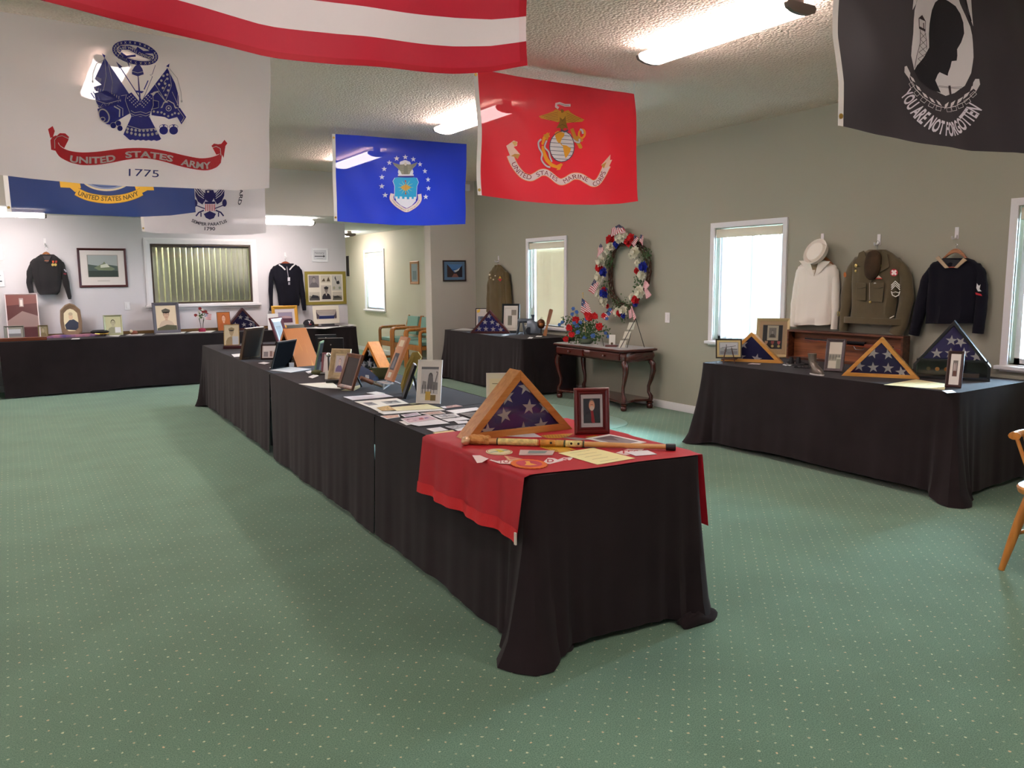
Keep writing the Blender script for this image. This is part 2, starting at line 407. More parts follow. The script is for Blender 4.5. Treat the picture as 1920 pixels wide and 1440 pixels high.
# back wall with the blind window opening
BW = (1.86, 3.35, 1.19, 2.10)
struct('wall_back', MB().b2((XL, WY, 0), (BW[0], WY+.14, LZ)).b2((BW[1], WY, 0), (4.95, WY+.14, LZ)).b2((BW[0], WY, 0), (BW[1], WY+.14, BW[2])).b2((BW[0], WY, BW[3]), (BW[1], WY+.14, LZ)), WHITEW)
struct('wall_hall_left', MB().b2((4.81, WY+.14, 0), (4.95, YE, LZ)), OLIVE)
struct('wall_office', MB().b2((BW[0]-.3, WY+.6, .8), (BW[1]+.3, WY+.65, 2.4)).b2((BW[0]-.35, WY+.14, .8), (BW[0]-.3, WY+.65, 2.4)).b2((BW[1]+.3, WY+.14, .8), (BW[1]+.35, WY+.65, 2.4)).b2((BW[0]-.3, WY+.14, 2.4), (BW[1]+.3, WY+.65, 2.45)).b2((BW[0]-.3, WY+.14, .75), (BW[1]+.3, WY+.65, .8)), M('#8c8c68', .8))
# baseboards
def bb(name, lo, hi): struct(name, MB().b2(lo, hi), TRIM, bevel=.004)
bb('baseboard_right', (WX-.016, YB, 0), (WX, HY, .09)); bb('baseboard_hall_right', (WX-.016, HY+.22, 0), (WX, YE, .09))
bb('baseboard_back', (XL, WY-.016, 0), (4.95, WY, .09)); bb('baseboard_column', (5.68, HY-.016, 0), (WX, HY, .09))
bb('baseboard_left', (XL, YB, 0), (XL+.016, WY, .09))
# windows in the right wall
SHEER = M('#f4f4f2', .6, trans=.75, name='bright_vane'); BEIGE = M('#d8cdb6', .6, trans=.12, name='beige_vane')
VAL = M('#d9cdbb', .6, trans=.15, name='valance'); OUTS = M('#e8edf0', .8)
def window(n, hole, vanes, closed):
    y0, y1, z0, z1 = hole; c = .06
    t = struct('window_%d' % n, MB().mould([(y0-c, z0-c+.0), (y1+c, z0-c+.0), (y1+c, z1+c), (y0-c, z1+c)], [(0, WX), (0, WX-.02), (c-.006, WX-.016), (c-.006, WX)]), TRIM)
    me = t.data                      # moulding was laid out in (y, z); swap the axes
    for v in me.vertices: v.co = (v.co.y, v.co.x, v.co.z)
    me.flip_normals()
    obj('sill', MB().b2((WX-.05, y0-c-.03, z0-.045), (WX+.02, y1+c+.03, z0-.015)), TRIM, t, bevel=.005)
    obj('sash', MB().b2((WX+.07, y0, z0), (WX+.11, y0+.04, z1)).b2((WX+.07, y1-.04, z0), (WX+.11, y1, z1)).b2((WX+.07, y0, z0), (WX+.11, y1, z0+.04)).b2((WX+.07, y0, z1-.04), (WX+.11, y1, z1)).b2((WX+.07, (y0+y1)/2-.012, z0), (WX+.10, (y0+y1)/2+.012, z1)), TRIM, t)
    obj('pane', MB().b2((WX+.088, y0+.03, z0+.03), (WX+.092, y1-.03, z1-.03)), GLASS, t)
    obj('reveal', MB().b2((WX, y0, z0-.002), (WX+T_, y1, z0)), TRIM, t)
    obj('valance', MB().b2((WX-.004, y0+.01, z1-.10), (WX+.02, y1-.01, z1-.012)), VAL, t, bevel=.004)
    nv = len(vanes)
    for yv, ang in vanes:
        rot = Matrix.Rotation(math.radians(ang), 3, 'Z')
        obj('vane', MB().box((WX+.045, yv, (z0+z1)/2-.04), (.003, .088, z1-z0-.12), rot), BEIGE if closed else SHEER, t)
    obj('wand', MB().tube([(WX-.002, y1-.07, z1-.1), (WX-.002, y1-.07, z0+.25)], .004, 6), TRIM, t)
    portal(y0, y1, z0, z1, WX+T_+.02)
    return t
window(1, HWIN[0], [(15.33+.08*i, 14) for i in range(12)], False)
window(2, WIN[2], [(9.05+.083*i, 14) for i in range(9)], True)
window(3, WIN[1], [(5.39+.082*i, 76) for i in range(10)], False)
window(4, WIN[0], [(2.31+.083*i, 14) for i in range(9)], True)
# bright yard outside the windows
struct('ground_outside', MB().b2((WX+T_+.3, -6, -.4), (WX+30, 26, -.3)), M('#b9c2bd', .9))
# interior window with vertical blinds
t = struct('window_5', MB().mould([(BW[0]-.09, BW[2]-.09), (BW[1]+.09, BW[2]-.09), (BW[1]+.09, BW[3]+.09), (BW[0]-.09, BW[3]+.09)], [(0, WY), (0, WY-.014), (.03, WY-.02), (.085, WY-.01), (.085, WY)]), TRIM)
obj('sill', MB().b2((BW[0]-.12, WY-.06, BW[2]-.05), (BW[1]+.12, WY+.01, BW[2]-.015)), TRIM, t, bevel=.004)
obj('bronze_frame', MB().mould([(BW[0], BW[2]), (BW[1], BW[2]), (BW[1], BW[3]), (BW[0], BW[3])], [(0, WY+.04), (0, WY+.005), (.025, WY+.005), (.025, WY+.04)]), M('#4a3d33', .45, .3), t)
obj('pane', MB().b2((BW[0]+.02, WY+.02, BW[2]+.02), (BW[1]-.02, WY+.024, BW[3]-.02)), GLASS, t)
obj('head_rail', MB().b2((BW[0]+.02, WY+.06, BW[3]-.05), (BW[1]-.02, WY+.10, BW[3]-.01)), M('#8c8870', .6), t)
vm_ = M('#d2d3c2', .6, name='sage_vane', trans=.2)
ol_ = bpy.data.lights.new('blinds_fill_light', 'AREA'); ol_.energy = 30; ol_.size = .5; oo = bpy.data.objects.new('blinds_fill_light', ol_); COL.objects.link(oo); oo.location = ((BW[0]+BW[1])/2, WY+.4, 2.38)  # unseen area light added behind the blinds to brighten the vanes
for i in range(17):
    xx = BW[0]+.055+i*.0855; a = 28 if i < 3 else 16-i*.6
    rings = []
    for zz in (BW[2]+.03, BW[3]-.05):
        rings.append([(xx+.039*k*math.cos(math.radians(a)), WY+.08+.043*k*math.sin(math.radians(a))+.006*(1-k*k)+d, zz) for k in (-1, -.5, 0, .5, 1) for d in (0,)]+[(xx+.039*k*math.cos(math.radians(a)), WY+.083+.043*k*math.sin(math.radians(a))+.006*(1-k*k), zz) for k in (1, .5, 0, -.5, -1)])
    obj('vane', MB().loft(rings), vm_, t)
# ------------------------------------------------------------------ ceiling lights
def lens_mat():
    m = bpy.data.materials.new('lamp_lens'); m.use_nodes = True; b = m.node_tree.nodes['Principled BSDF']
    b.inputs['Base Color'].default_value = (.9, .9, .9, 1); b.inputs['Emission Color'].default_value = (1, .885, .86, 1); b.inputs['Emission Strength'].default_value = LAMP
    return m
LENS = lens_mat(); LAMPW = M('#8d8680', .5)
def fixture(x, y, z, rz, label, group='ceiling strip lights'):
    t = thing('ceiling_light', label, 'light', (x, y, z), rz, group)
    obj('housing', MB().b2((-.045, -.6, -.055), (.045, .6, 0)), LAMPW, t)
    prof = [(-.105, -.045), (-.12, -.06), (-.108, -.084), (-.06, -.10), (0, -.105), (.06, -.10), (.108, -.084), (.12, -.06), (.105, -.045)]
    obj('lens', MB().loft([[(a, yy, b) for a, b in prof] for yy in (-.6, .6)]), LENS, t)
    for s in (-1, 1): obj('end_cap', MB().prism([(a*1.03, b*1.03) for a, b in prof], s*.6, s*.625), M('#6f6660', .5), t)
    return t
R1 = 3.84
for y, lb in ((3.72, 'nearest white strip light on the ceiling between the red flag and the black flag'), (6.8, 'white strip light on the ceiling behind the red eagle and globe flag'), (9.75, 'white strip light on the ceiling behind the bright blue shield flag')):
    fixture(R1, y, CZ, 0, lb)
for y, lb in ((6.8, 'strip light glowing through the white army flag'), (9.75, 'strip light hidden behind the navy flag')):
    fixture(.72, y, CZ, 0, lb)
for x, n_ in ((R1, 'right'), (.72, 'middle'), (-2.4, 'left')): fixture(x, .6, CZ, 0, 'strip light on the ceiling behind the camera, '+n_+' row')
for y, n_ in ((3.72, 'near'), (6.8, 'middle'), (9.75, 'far')): fixture(-2.4, y, CZ, 0, 'strip light on the ceiling left of the frame, '+n_+' one')
fixture(3.46, 12.35, LZ, 90, 'strip light on the low ceiling right of the coast guard flag above the blinds window')
fixture(-.13, 12.35, LZ, 90, 'strip light on the low ceiling over the dark sailor jacket at far left')
fixture(5.75, 15.8, LZ, 0, 'strip light on the hallway ceiling under the blue flag')
# smoke / motion sensor and wall plates
tag(obj('motion_sensor', MB().b2((6.30, HY-.05, 2.93), (6.38, HY, 3.03)).b2((6.315, HY-.058, 2.945), (6.365, HY-.05, 2.99)), TRIM, bevel=.006), 'small white sensor box high on the column between the blue and red flags', 'sensor')
def plate(x, y, z, rz, lb):
    t = thing('light_switch', lb, 'switch', (x, y, z), rz)
    obj('plate', MB().box((0, -.004, 0), (.075, .008, .118)), TRIM, t, bevel=.003); obj('rocker', MB().box((0, -.01, 0), (.032, .008, .066)), TRIM, t, bevel=.003)
p = Px(1252, 595.5, WX); plate(WX, p.y, p.z, -90, 'white wall switch on the sage wall right of the wreath')
p = Py(238.5, 574, WY); plate(p.x, WY, p.z, 0, 'white wall switch under the framed ship photograph')
# ================================================================== TABLES AND CLOTHS
def black_cloth():
    m = M('#292224', .9, spec=.1, bump=.12, bscale=350, var=.15, vscale=3, name='black_table_cloth', sheen=.08); return m
BLK = black_cloth()
def folding_table(quad, label, group='folding tables under the cloths'):
    """quad: front-left, front-right, back-right, back-left of the top"""
    cx = sum(p[0] for p in quad)/4; cy = sum(p[1] for p in quad)/4
    t = thing('folding_table', label, 'table', (cx, cy, 0), 0, group); q = [(p[0]-cx-math.copysign(.045, p[0]-cx), p[1]-cy-math.copysign(.045, p[1]-cy)) for p in quad]
    obj('tabletop', MB().prismz(q, TZ-.04, TZ-.008), M('#cfcabc', .5), t)
    for p in q:
        a = (p[0]*.82, p[1]*.9); obj('leg', MB().tube([(a[0], a[1], TZ-.04), (a[0], a[1], .0)], .014, 8), M('#5a5c60', .4, .7), t)
    return t
def drape(name, label, edges, top, hem=.035, seed=0, closed=False, group=None, corner_flare=.10, fold=.007, end_pull=.0, hems=None, pulls=None, flares=None):
    """edges: list of open polylines (skirts) around `top` (outward = right of travel)"""
    rnd = random.Random(seed); ph = [rnd.uniform(0, 6.28) for _ in range(8)]
    t = thing(name, label, 'tablecloth', (0, 0, 0), 0, group)
    tp2 = []
    for i, p in enumerate(top):
        if any(abs(p[0]-q[0])+abs(p[1]-q[1]) < 1e-6 for e in edges for q in e[1:-1]):
            a, b = Vector(top[i-1])-Vector(p), Vector(top[(i+1) % len(top)])-Vector(p); a.normalize(); b.normalize(); p = Vector(p)
            for f in (0, .25, .5, .75, 1): k = .055; q = p+a*k*(1-f)**2+b*k*f**2; tp2.append((q.x, q.y))
        else: tp2.append(tuple(p))
    obj('top', MB().prismz(tp2, TZ-.008, TZ-.001), BLK, t)
    for ei, path in enumerate(edges):
        P = [Vector((a[0], a[1])) for a in path]; S = []      # samples (pos, normal, dist to nearest corner)
        segs = list(zip(P, P[1:])); lens = [(b-a).length for a, b in segs]; tot = sum(lens); cpos = [sum(lens[:i]) for i in range(1, len(lens))]
        R = .05
        n = int(tot/.022)
        for i in range(n+1):
            d = tot*i/n; k = 0; dd = d
            while k < len(lens)-1 and dd > lens[k]: dd -= lens[k]; k += 1
            a, b = segs[k]; tg = (b-a).normalized(); nr = Vector((tg.y, -tg.x)); pos = a+tg*dd
            dc = min([abs(d-c) for c in cpos] or [9])
            for c_i, c in enumerate(cpos):
                if abs(d-c) < R:
                    t0 = (segs[c_i][1]-segs[c_i][0]).normalized(); t1 = (segs[c_i+1][1]-segs[c_i+1][0]).normalized(); f = (d-c+R)/(2*R)
                    n0 = Vector((t0.y, -t0.x)); n1 = Vector((t1.y, -t1.x)); nr = (n0*(1-f)+n1*f).normalized()
                    cc = segs[c_i][1]; r = .025; pos = cc-(n0+n1)*r+nr*r
                    if abs(d-c) > R*.5: pos = (pos+a+tg*dd)/2
            S.append((pos, nr, dc, d, tg))
        lv = [0, .012, .04, .1, .2, .3, .42, .54, .66, .78, .88, .95, 1.0]; rings = []
        for (pos, nr, dc, d, tg) in S:
            colv = []; wfl = math.exp(-(dc/.11)**2) if dc < 2 else 0; wn = math.exp(-(dc/.22)**2) if dc < 2 else 0
            hz = (hems(d) if hems else hem)+.008*math.sin(d*2.1+ph[0])+.006*math.sin(d*5.3+ph[1]); hz = max(.004, hz*(1-wfl)+.004*wfl)
            p0_, p1_ = pulls[ei] if pulls else (end_pull, end_pull); e0, e1 = p0_*math.exp(-(d/.12)**2), p1_*math.exp(-((tot-d)/.12)**2)
            cfl = flares[min(range(len(cpos)), key=lambda k_: abs(d-cpos[k_]))] if flares and cpos else corner_flare
            for q in lv:
                z = TZ-(TZ-hz)*q; g = q**1.2
                f = (math.sin(d*9.2+ph[2]+.6*math.sin(d*3+ph[3]))+.55*math.sin(d*21+ph[4]+q*.9)+.3*math.sin(d*43+ph[5]))*fold*g*(1+.0*wn)
                f += wn*.022*math.sin(dc*62+ph[6])*g
                off = .004+.022*g+f+cfl*wfl*(q**1.7)
                if wfl > .3 and q > .9: off += .3*cfl*(q-.9)/.1*wfl
                p2 = pos+nr*off-tg*(e1-e0)*g
                colv.append((p2.x, p2.y, z))
            rings.append(colv)
        mb = MB(); m_ = len(lv); vs = [p for r in rings for p in r]; fs = []
        for i in range(len(rings)-1):
            for j in range(m_-1): fs.append((i*m_+j, i*m_+j+1, (i+1)*m_+j+1, (i+1)*m_+j))
        mb.add(vs, fs); o = obj('skirt', mb, BLK, t, smooth=True)
        for p in o.data.polygons: p.use_smooth = True
    return t
def lerp(a, b, f): return (a[0]+(b[0]-a[0])*f, a[1]+(b[1]-a[1])*f)
# centre row
FL, FR, BR_, BL_ = (1.72, 2.62), (2.56, 2.53), (2.88, 10.35), (1.965, 10.35)
def ctl(y): return (FL[0]+(BL_[0]-FL[0])*(y-FL[1])/(BL_[1]-FL[1]), y)
def ctr(y): return (FR[0]+(BR_[0]-FR[0])*(y-FR[1])/(BR_[1]-FR[1]), y)
for i, (a, b) in enumerate(((2.6, 5.1), (5.15, 7.65), (7.7, 10.3))):
    folding_table([ctl(a), ctr(a), ctr(b), ctl(b)], ['folding table hidden under the near end of the centre row', 'folding table hidden under the middle of the centre row', 'folding table under the far end of the centre row, its dark leg below the hem'][i])
hm = lambda d: .03+.02*max(0, math.sin(d*1.4))
near_cloth = drape('tablecloth', 'black cloth over the near end of the long centre row, puddling at its corners', [[ctl(4.37), FL, FR, ctr(4.44)]], [FL, FR, ctr(4.37), ctl(4.37)], .03, 3, pulls=[(.004, 0)], flares=[.12, .035], group='black cloths on the centre row', corner_flare=.12, fold=.006)
drape('tablecloth', 'black cloth over the middle of the centre row between two floor-length seams', [[ctl(6.91), ctl(4.38)], [ctr(4.38), ctr(6.98)]], [ctl(4.38), ctr(4.38), ctr(6.91), ctl(6.91)], .03, 5, pulls=[(.03, .008), (0, 0)], group='black cloths on the centre row')
drape('tablecloth', 'black cloth over the far end of the centre row, lifted clear of the floor', [[ctr(6.92), BR_, BL_, ctl(6.93)]], [ctl(6.92), ctr(6.93), BR_, BL_], .05, 8, pulls=[(0, .035)], group='black cloths on the centre row', corner_flare=.07, fold=.009)
def puddle(px, py, w_, d_, rz, seed, parent):
    c = Pz(px, py, 0); r = random.Random(seed); rings = []
    for k, z in ((1, .002), (1.06, .012), (.95, .028), (.7, .042), (.35, .05)): rings.append([(c.x+(w_*k*math.cos(a)*(1+.12*math.sin(3*a+seed)))*math.cos(rz)-(d_*k*math.sin(a))*math.sin(rz), c.y+(w_*k*math.cos(a))*math.sin(rz)+(d_*k*math.sin(a)*(1+.2*math.sin(2*a+seed)))*math.cos(rz), z+.008*math.sin(4*a+seed)) for a in [2*math.pi*i/24 for i in range(24)]])
    obj('hem_fold', MB().loft(rings), BLK, parent, smooth=True)
puddle(1046, 1222, .075, .05, .1, 1, near_cloth); puddle(1305, 1166, .11, .05, .05, 2, near_cloth)
# table under the sailor and soldier uniforms
R_ = [(5.385, 5.31), (5.355, 2.93), (6.42, 2.97), (6.42, 5.33)]
folding_table([R_[0], R_[1], R_[2], R_[3]], 'folding table under the cloth below the three wall uniforms')
drape('tablecloth', 'charcoal cloth on the table below the three uniforms on the right wall', [[R_[3], R_[0], R_[1], R_[2]]], R_, .05, 11, corner_flare=.10, fold=.007)
# table in the corner by the column
Q_ = [(5.69, 11.1), (5.59, 8.69), (6.40, 8.66), (6.40, 11.15)]
folding_table(Q_, 'folding table under the black cloth beside the column')
drape('tablecloth', 'black cloth on the corner table between the column and the console table', [[Q_[3], Q_[0], Q_[1], Q_[2]]], Q_, .03, 13, corner_flare=.10, fold=.008)
# row along the back wall
B1 = [(-2.6, 12.40), (-.19, 12.47), (-.19, 13.2), (-2.6, 13.2)]; B2 = [(-.17, 12.48), (4.88, 12.72), (4.93, 13.24), (-.17, 13.22)]
folding_table(B1, 'folding table at the far left of the back wall, mostly out of frame'); folding_table(B2, 'folding table row under the long cloth along the white back wall')
drape('tablecloth', 'black cloth at the extreme left of the back wall row', [[B1[3], B1[0], B1[1]]], B1, .03, 17, group='black cloths on the back row', end_pull=.03, fold=.006)
drape('tablecloth', 'long black cloth along the back wall below the blinds window', [[B2[0], B2[1], B2[2]]], B2, .025, 19, group='black cloths on the back row', end_pull=.02, corner_flare=.05, fold=.005)
# ================================================================== HANGING FLAGS
def flag(name, label, Y, bottom, top, left, color, prints, seed, amp=.014, strip=True, stripes=None, thin=.05, tr=.3, cords=True):
    """bottom / top: world (x, z) polylines, left to right; left: list of x offsets bottom..top"""
    t = thing(name, label, 'flag', (0, 0, 0), 0, 'flags hanging from the ceiling')
    rnd = random.Random(seed); ph = [rnd.uniform(0, 6.28) for _ in range(6)]
    def pl(P, u):
        xs = [p[0] for p in P]; L0, L1 = xs[0], xs[-1]; x = L0+(L1-L0)*u
        return x, float(np.interp(x, xs, [p[1] for p in P]))
    zb0 = bottom[0][1]; zt0 = top[0][1]; H_ = zt0-zb0; x0 = bottom[0][0]
    def wave(X, Z):
        a, b = X-x0, Z-zb0
        return amp*(math.sin(a*4.3+b*3.1+ph[0])+.6*math.sin(a*9-b*5+ph[1])+.35*math.sin(a*16+b*9+ph[2])+.25*math.sin(b*13-a*3+ph[3]))*min(1, .35+(zt0-Z)*1.6)
    def surf(X, Z, off): return (X, Y+wave(X, Z)-off, Z)
    nu, nv = 78, 46; vs = []; fs = []
    for j in range(nv+1):
        for i in range(nu+1):
            u, v = i/nu, j/nv; b, q = pl(bottom, u), pl(top, u); e = float(np.interp(v, np.linspace(0, 1, len(left)), left))*(1-u)
            X = b[0]+(q[0]-b[0])*v+e; Z = b[1]+(q[1]-b[1])*v; vs.append(surf(X, Z, 0))
    for j in range(nv):
        for i in range(nu): k = j*(nu+1)+i; fs.append((k, k+1, k+nu+2, k+nu+1))
    if not stripes:
        o = obj('field', MB().add(vs, fs), cloth_mat('flag_cloth_'+name, color, tr, thin), t)
        for p in o.data.polygons: p.use_smooth = True
    if strip:
        mb = MB(); v2 = []; f2 = []
        for j in range(nv+1):
            for i in (0, 1, 2):
                q = vs[j*(nu+1)]; v2.append((q[0]-.035+i*.0175, q[1]-.002, q[2]))
        for j in range(nv):
            for i in range(2): k = j*3+i; f2.append((k, k+1, k+4, k+3))
        o = obj('header_band', mb.add(v2, f2), cloth_mat('canvas', '#e4e0da', .15, 0), t)
        for p in o.data.polygons: p.use_smooth = True
        for j in (2, nv-2):
            q = vs[j*(nu+1)]; mb = MB().lathe([(.006, -.003), (.011, -.003), (.011, .001), (.006, .001)], (0, 0, 0), 12, 'y')
            mb.v = [(a[0]+q[0]-.018, a[1]+q[1]-.003, a[2]+q[2]) for a in mb.v]; obj('grommet', mb, M('#c9a75a', .3, 1), t)
    if cords:
        for u in (0, nu): q = vs[nv*(nu+1)+u]; obj('hanging_cord', MB().tube([(q[0], q[1], q[2]-.004), (q[0], q[1], CZ)], .0015, 5), TRIM, t)
    for nm, pr in prints: pr.build(nm, surf, t, FLAGPRINT, cut=.02, base=.0012, step=.00035)
    if stripes: stripes(t, surf, bottom, top)
    return t
def ZT(ox, oy, sc, Y):      # zoomed pixel -> (X, Z) on the flag's plane
    def f(a, b): p = Py(ox+a/sc, oy+b/sc, Y); return (p.x, p.z)
    return f
def wpts(l, Y): return [(Py(a, b, Y).x, Py(a, b, Y).z) for a, b in l]
NV = '#2b2f8f'; WH = '#e8e2e0'
# ---- army flag
YA = 5.45; P = Print(ZT(100, 60, 5.053, YA)); B = '#26288c'
rot = math.radians(13)
P.ring(778, 197, 203, 88, 40, B, 44, rot); P.ring(778, 197, 180, 66, 5, WH, 44, rot)
for i in range(26):
    a = 2*math.pi*i/26; c, s_ = math.cos(rot), math.sin(rot); x, y = 203*math.cos(a), 90*math.sin(a); X_, Y_ = 778+x*c-y*s_, 197+x*s_+y*c
    P.line([(X_-9, Y_-12), (X_+9, Y_+12)], 4, WH); P.line([(X_-9, Y_+12), (X_+9, Y_-12)], 4, WH)
P.line([(618, 238), (665, 252), (705, 280), (722, 332)], [26, 22, 14, 6], '#5b5a8c')
P.line([(790, 150), (850, 190), (930, 190), (950, 170)], 26, B); P.line([(620, 185), (640, 150), (720, 150), (800, 195), (870, 225), (940, 245)], 38, B)
P.line([(640, 200), (690, 235), (780, 225)], 22, B)
P.textpath("THIS WE'LL DEFEND", [(628, 190), (650, 165), (720, 163), (800, 208), (870, 240), (930, 256)], 24, WH, .02, -1)
P.poly([(460, 200), (494, 218), (486, 246)], B)
P.poly([(487, 240), (720, 590), (640, 605), (630, 665), (520, 615), (392, 565), (380, 530), (455, 505), (390, 450)], '#3d3f94')
for k in range(6): P.line([(405+k*9, 425+k*4), (398+k*9, 455+k*6)], 3, WH)
for k in range(11): P.line([(400+k*22, 530+k*8), (395+k*22, 565+k*9)], 5, WH)
P.line([(487, 245), (500, 420), (470, 560)], 3, WH); P.line([(520, 290), (560, 480), (545, 600)], 3, WH)
P.line([(480, 262), (410, 300), (372, 400), (370, 470)], 6, '#a9a5a8'); P.ell(370, 477, 8, 12, '#a9a5a8')
P.poly([(385, 590), (500, 560), (630, 650), (620, 690), (425, 728), (395, 660)], '#35368c'); P.line([(352, 588), (385, 640)], 9, B); P.line([(372, 575), (400, 620)], 7, B)
P.line([(395, 660), (500, 690), (630, 650)], 5, WH); P.line([(400, 690), (440, 722), (470, 680), (500, 722), (540, 675), (575, 712), (615, 665)], 4, WH)
P.poly([(412, 740), (700, 640), (735, 765), (540, 885), (500, 882), (430, 830)], B)
P.ring(473, 806, 46, 66, 13, WH, 28, -.45); P.ring(462, 836, 22, 18, 8, WH, 16)
P.line([(570, 712), (625, 740), (622, 812)], 13, WH); P.line([(598, 700), (655, 730), (655, 800)], 6, WH)
for c_ in ((563, 893, 27), (612, 872, 26), (627, 918, 26)): P.ell(c_[0], c_[1], c_[2]+3, c_[2]+3, WH); P.ell(c_[0], c_[1], c_[2], c_[2], B)
P.poly([(595, 278), (655, 330), (625, 345)], '#4a4a80'); P.line([(628, 325), (835, 645)], 9, '#3f3f84')
P.poly([(1105, 292), (1100, 328), (1072, 318)], B)
P.poly([(1085, 335), (890, 590), (990, 560), (1060, 640), (1130, 690), (1195, 715), (1195, 600), (1160, 480)], B)
P.line([(1100, 340), (1125, 500), (1065, 650)], 4, WH); P.line([(965, 490), (1010, 560), (1060, 640)], 4, WH); P.line([(1100, 340), (1160, 430), (1190, 560), (1180, 690)], 4, WH); P.line([(1130, 560), (1190, 690)], 4, WH)
for a, b in ((1047, 410), (1085, 397), (1085, 437), (1027, 456), (1004, 490), (1064, 484), (1103, 498), (1041, 526), (1092, 548), (1068, 592)): P.ell(a, b, 12, 12, WH, 10)
P.line([(1080, 430), (1050, 475)], 5, WH); P.line([(1075, 500), (1045, 560)], 5, WH)
P.line([(1105, 340), (1180, 430), (1215, 560), (1222, 640)], 6, '#a9a5a8'); P.ell(1222, 650, 9, 12, '#a9a5a8')
P.poly([(920, 640), (985, 560), (1060, 650), (1010, 730), (940, 720)], B); P.line([(925, 600), (955, 572), (1000, 560)], 14, WH)
P.poly([(935, 720), (1030, 715), (1060, 665), (1130, 665), (1160, 720), (1205, 712), (1265, 800), (1218, 872), (1178, 800), (1100, 822), (1060, 800), (935, 782)], B)
P.line([(1032, 712), (1050, 665), (1095, 645), (1145, 672), (1165, 718)], 10, WH); P.ring(1097, 718, 25, 25, 7, WH, 20); P.ell(1097, 718, 10, 10, WH)
for a, b in ((957, 748), (994, 754), (1029, 757), (1057, 772), (1094, 792), (1131, 778), (1157, 764), (1192, 768)): P.ell(a, b, 11, 11, WH, 10)
P.line([(1185, 722), (1245, 805), (1218, 850)], 5, WH)
P.poly([(690, 602), (740, 572), (822, 665), (905, 572), (945, 600), (950, 690), (925, 770), (910, 800), (740, 800), (725, 765), (700, 700)], B)
P.poly([(632, 612), (690, 600), (702, 690), (640, 690)], B); P.poly([(945, 640), (1000, 650), (1003, 720), (940, 730)], B); P.line([(945, 642), (1000, 655), (1000, 712), (930, 730)], 5, WH)
P.line([(690, 602), (680, 650), (705, 720), (725, 770)], 5, WH); P.line([(945, 600), (950, 690), (920, 780)], 5, WH)
for k in range(5):
    for j in range(3): P.ell(735+k*20-j*16, 600+k*20+j*14, 6, 6, WH, 8); P.ell(900-k*18+j*15, 600+k*20+j*14, 6, 6, WH, 8)
P.line([(735, 745), (770, 765), (828, 752), (880, 768), (925, 750)], 5, WH); P.line([(735, 772), (775, 790), (828, 778), (880, 792), (920, 775)], 5, WH); P.line([(745, 795), (780, 808), (828, 798), (880, 810), (915, 798)], 5, WH)
sk = [(740, 800), (915, 800), (1027, 1008)]+[(1010-i*26, 1020+8*(i % 2)) for i in range(12)]+[(660, 975)]
P.poly(sk, B); P.line([(702, 890), (830, 920), (968, 908)], 6, WH)
for k in range(8): P.ell(703+k*38.5, 920+12*math.sin(k*.5), 13, 14, WH, 12); P.ell(697+k*41, 950+24*math.sin(k*.42), 13, 15, WH, 12)
P.line([(800, 375), (815, 560)], [6, 16], '#4d3f86'); P.poly([(775, 553), (860, 560), (840, 580), (790, 572)], B); P.line([(818, 570), (820, 660)], 14, B)
P.poly([(745, 400), (745, 365), (775, 320), (812, 300), (845, 350), (858, 400), (800, 420)], '#3b3b8c'); P.line([(812, 310), (800, 285), (782, 290)], 10, B); P.line([(745, 372), (800, 388), (850, 375)], 4, WH)
P.line([(968, 312), (938, 400), (915, 405), (940, 420), (850, 640)], 5, '#3b3b70'); P.line([(898, 460), (860, 545)], 10, B)
for cx_ in (1050, 1145): P.ell(cx_, 928, 41, 39, B); P.ring(cx_, 893, 40, 20, 4, B); P.line([(cx_-14, 875), (cx_+14, 875)], 8, B); P.line([(cx_, 872), (cx_, 895)], 12, B)
Pr = Print(ZT(100, 60, 5.053, YA)); RD = '#c41f2b'
tp_ = [(28, 1030), (60, 1085), (120, 1122), (200, 1142), (300, 1147), (450, 1135), (620, 1112), (800, 1100), (950, 1106), (1100, 1135), (1250, 1175), (1380, 1200), (1480, 1192), (1560, 1165), (1600, 1135)]
bt_ = [(15, 1125), (60, 1190), (150, 1240), (210, 1256), (280, 1268), (420, 1262), (560, 1240), (720, 1210), (880, 1200), (1030, 1225), (1180, 1270), (1330, 1305), (1450, 1315), (1540, 1285), (1585, 1240)]
tp_ = sm(tp_); bt_ = sm(bt_)
for i in range(len(tp_)-1): Pr._put([tp_[i], tp_[i+1], bt_[i+1], bt_[i]], [(0, 1, 2), (0, 2, 3)], RD)
Pr.poly([(-10, 1000), (25, 985), (45, 1050), (15, 1130), (-22, 1120), (-30, 1030)], RD); Pr.poly([(-52, 927), (-8, 898), (12, 945), (-5, 1000), (-30, 1010)], RD); Pr.poly([(20, 1000), (60, 965), (110, 968), (145, 1000), (140, 1030), (100, 1108), (60, 1080)], RD)
Pr.line([(12, 1110), (10, 1030), (35, 1000), (80, 990), (140, 1018)], 6, WH)
Pr.poly([(1495, 1080), (1520, 1058), (1560, 1065), (1590, 1060), (1620, 1022), (1648, 1055), (1630, 1080), (1612, 1195), (1590, 1150), (1540, 1165)], RD); Pr.line([(1500, 1100), (1540, 1085), (1580, 1105), (1585, 1170)], 6, WH)
mid = lambda i0, i1, f=.72: [((tp_[i][0]*(1-f)+bt_[i][0]*f), (tp_[i][1]*(1-f)+bt_[i][1]*f)) for i in range(i0, i1)]
Pr.textpath('UNITED', [(148, 1235), (220, 1248), (300, 1250), (440, 1247), (520, 1235), (590, 1224)], 62, WH, .035, -1)
Pr.textpath('STATES', [(680, 1199), (780, 1190), (880, 1192), (960, 1200), (1040, 1212), (1125, 1234)], 60, WH, .035, -1)
Pr.textpath('ARMY', [(1200, 1260), (1290, 1283), (1400, 1300), (1490, 1294)], 62, WH, .035, -1)
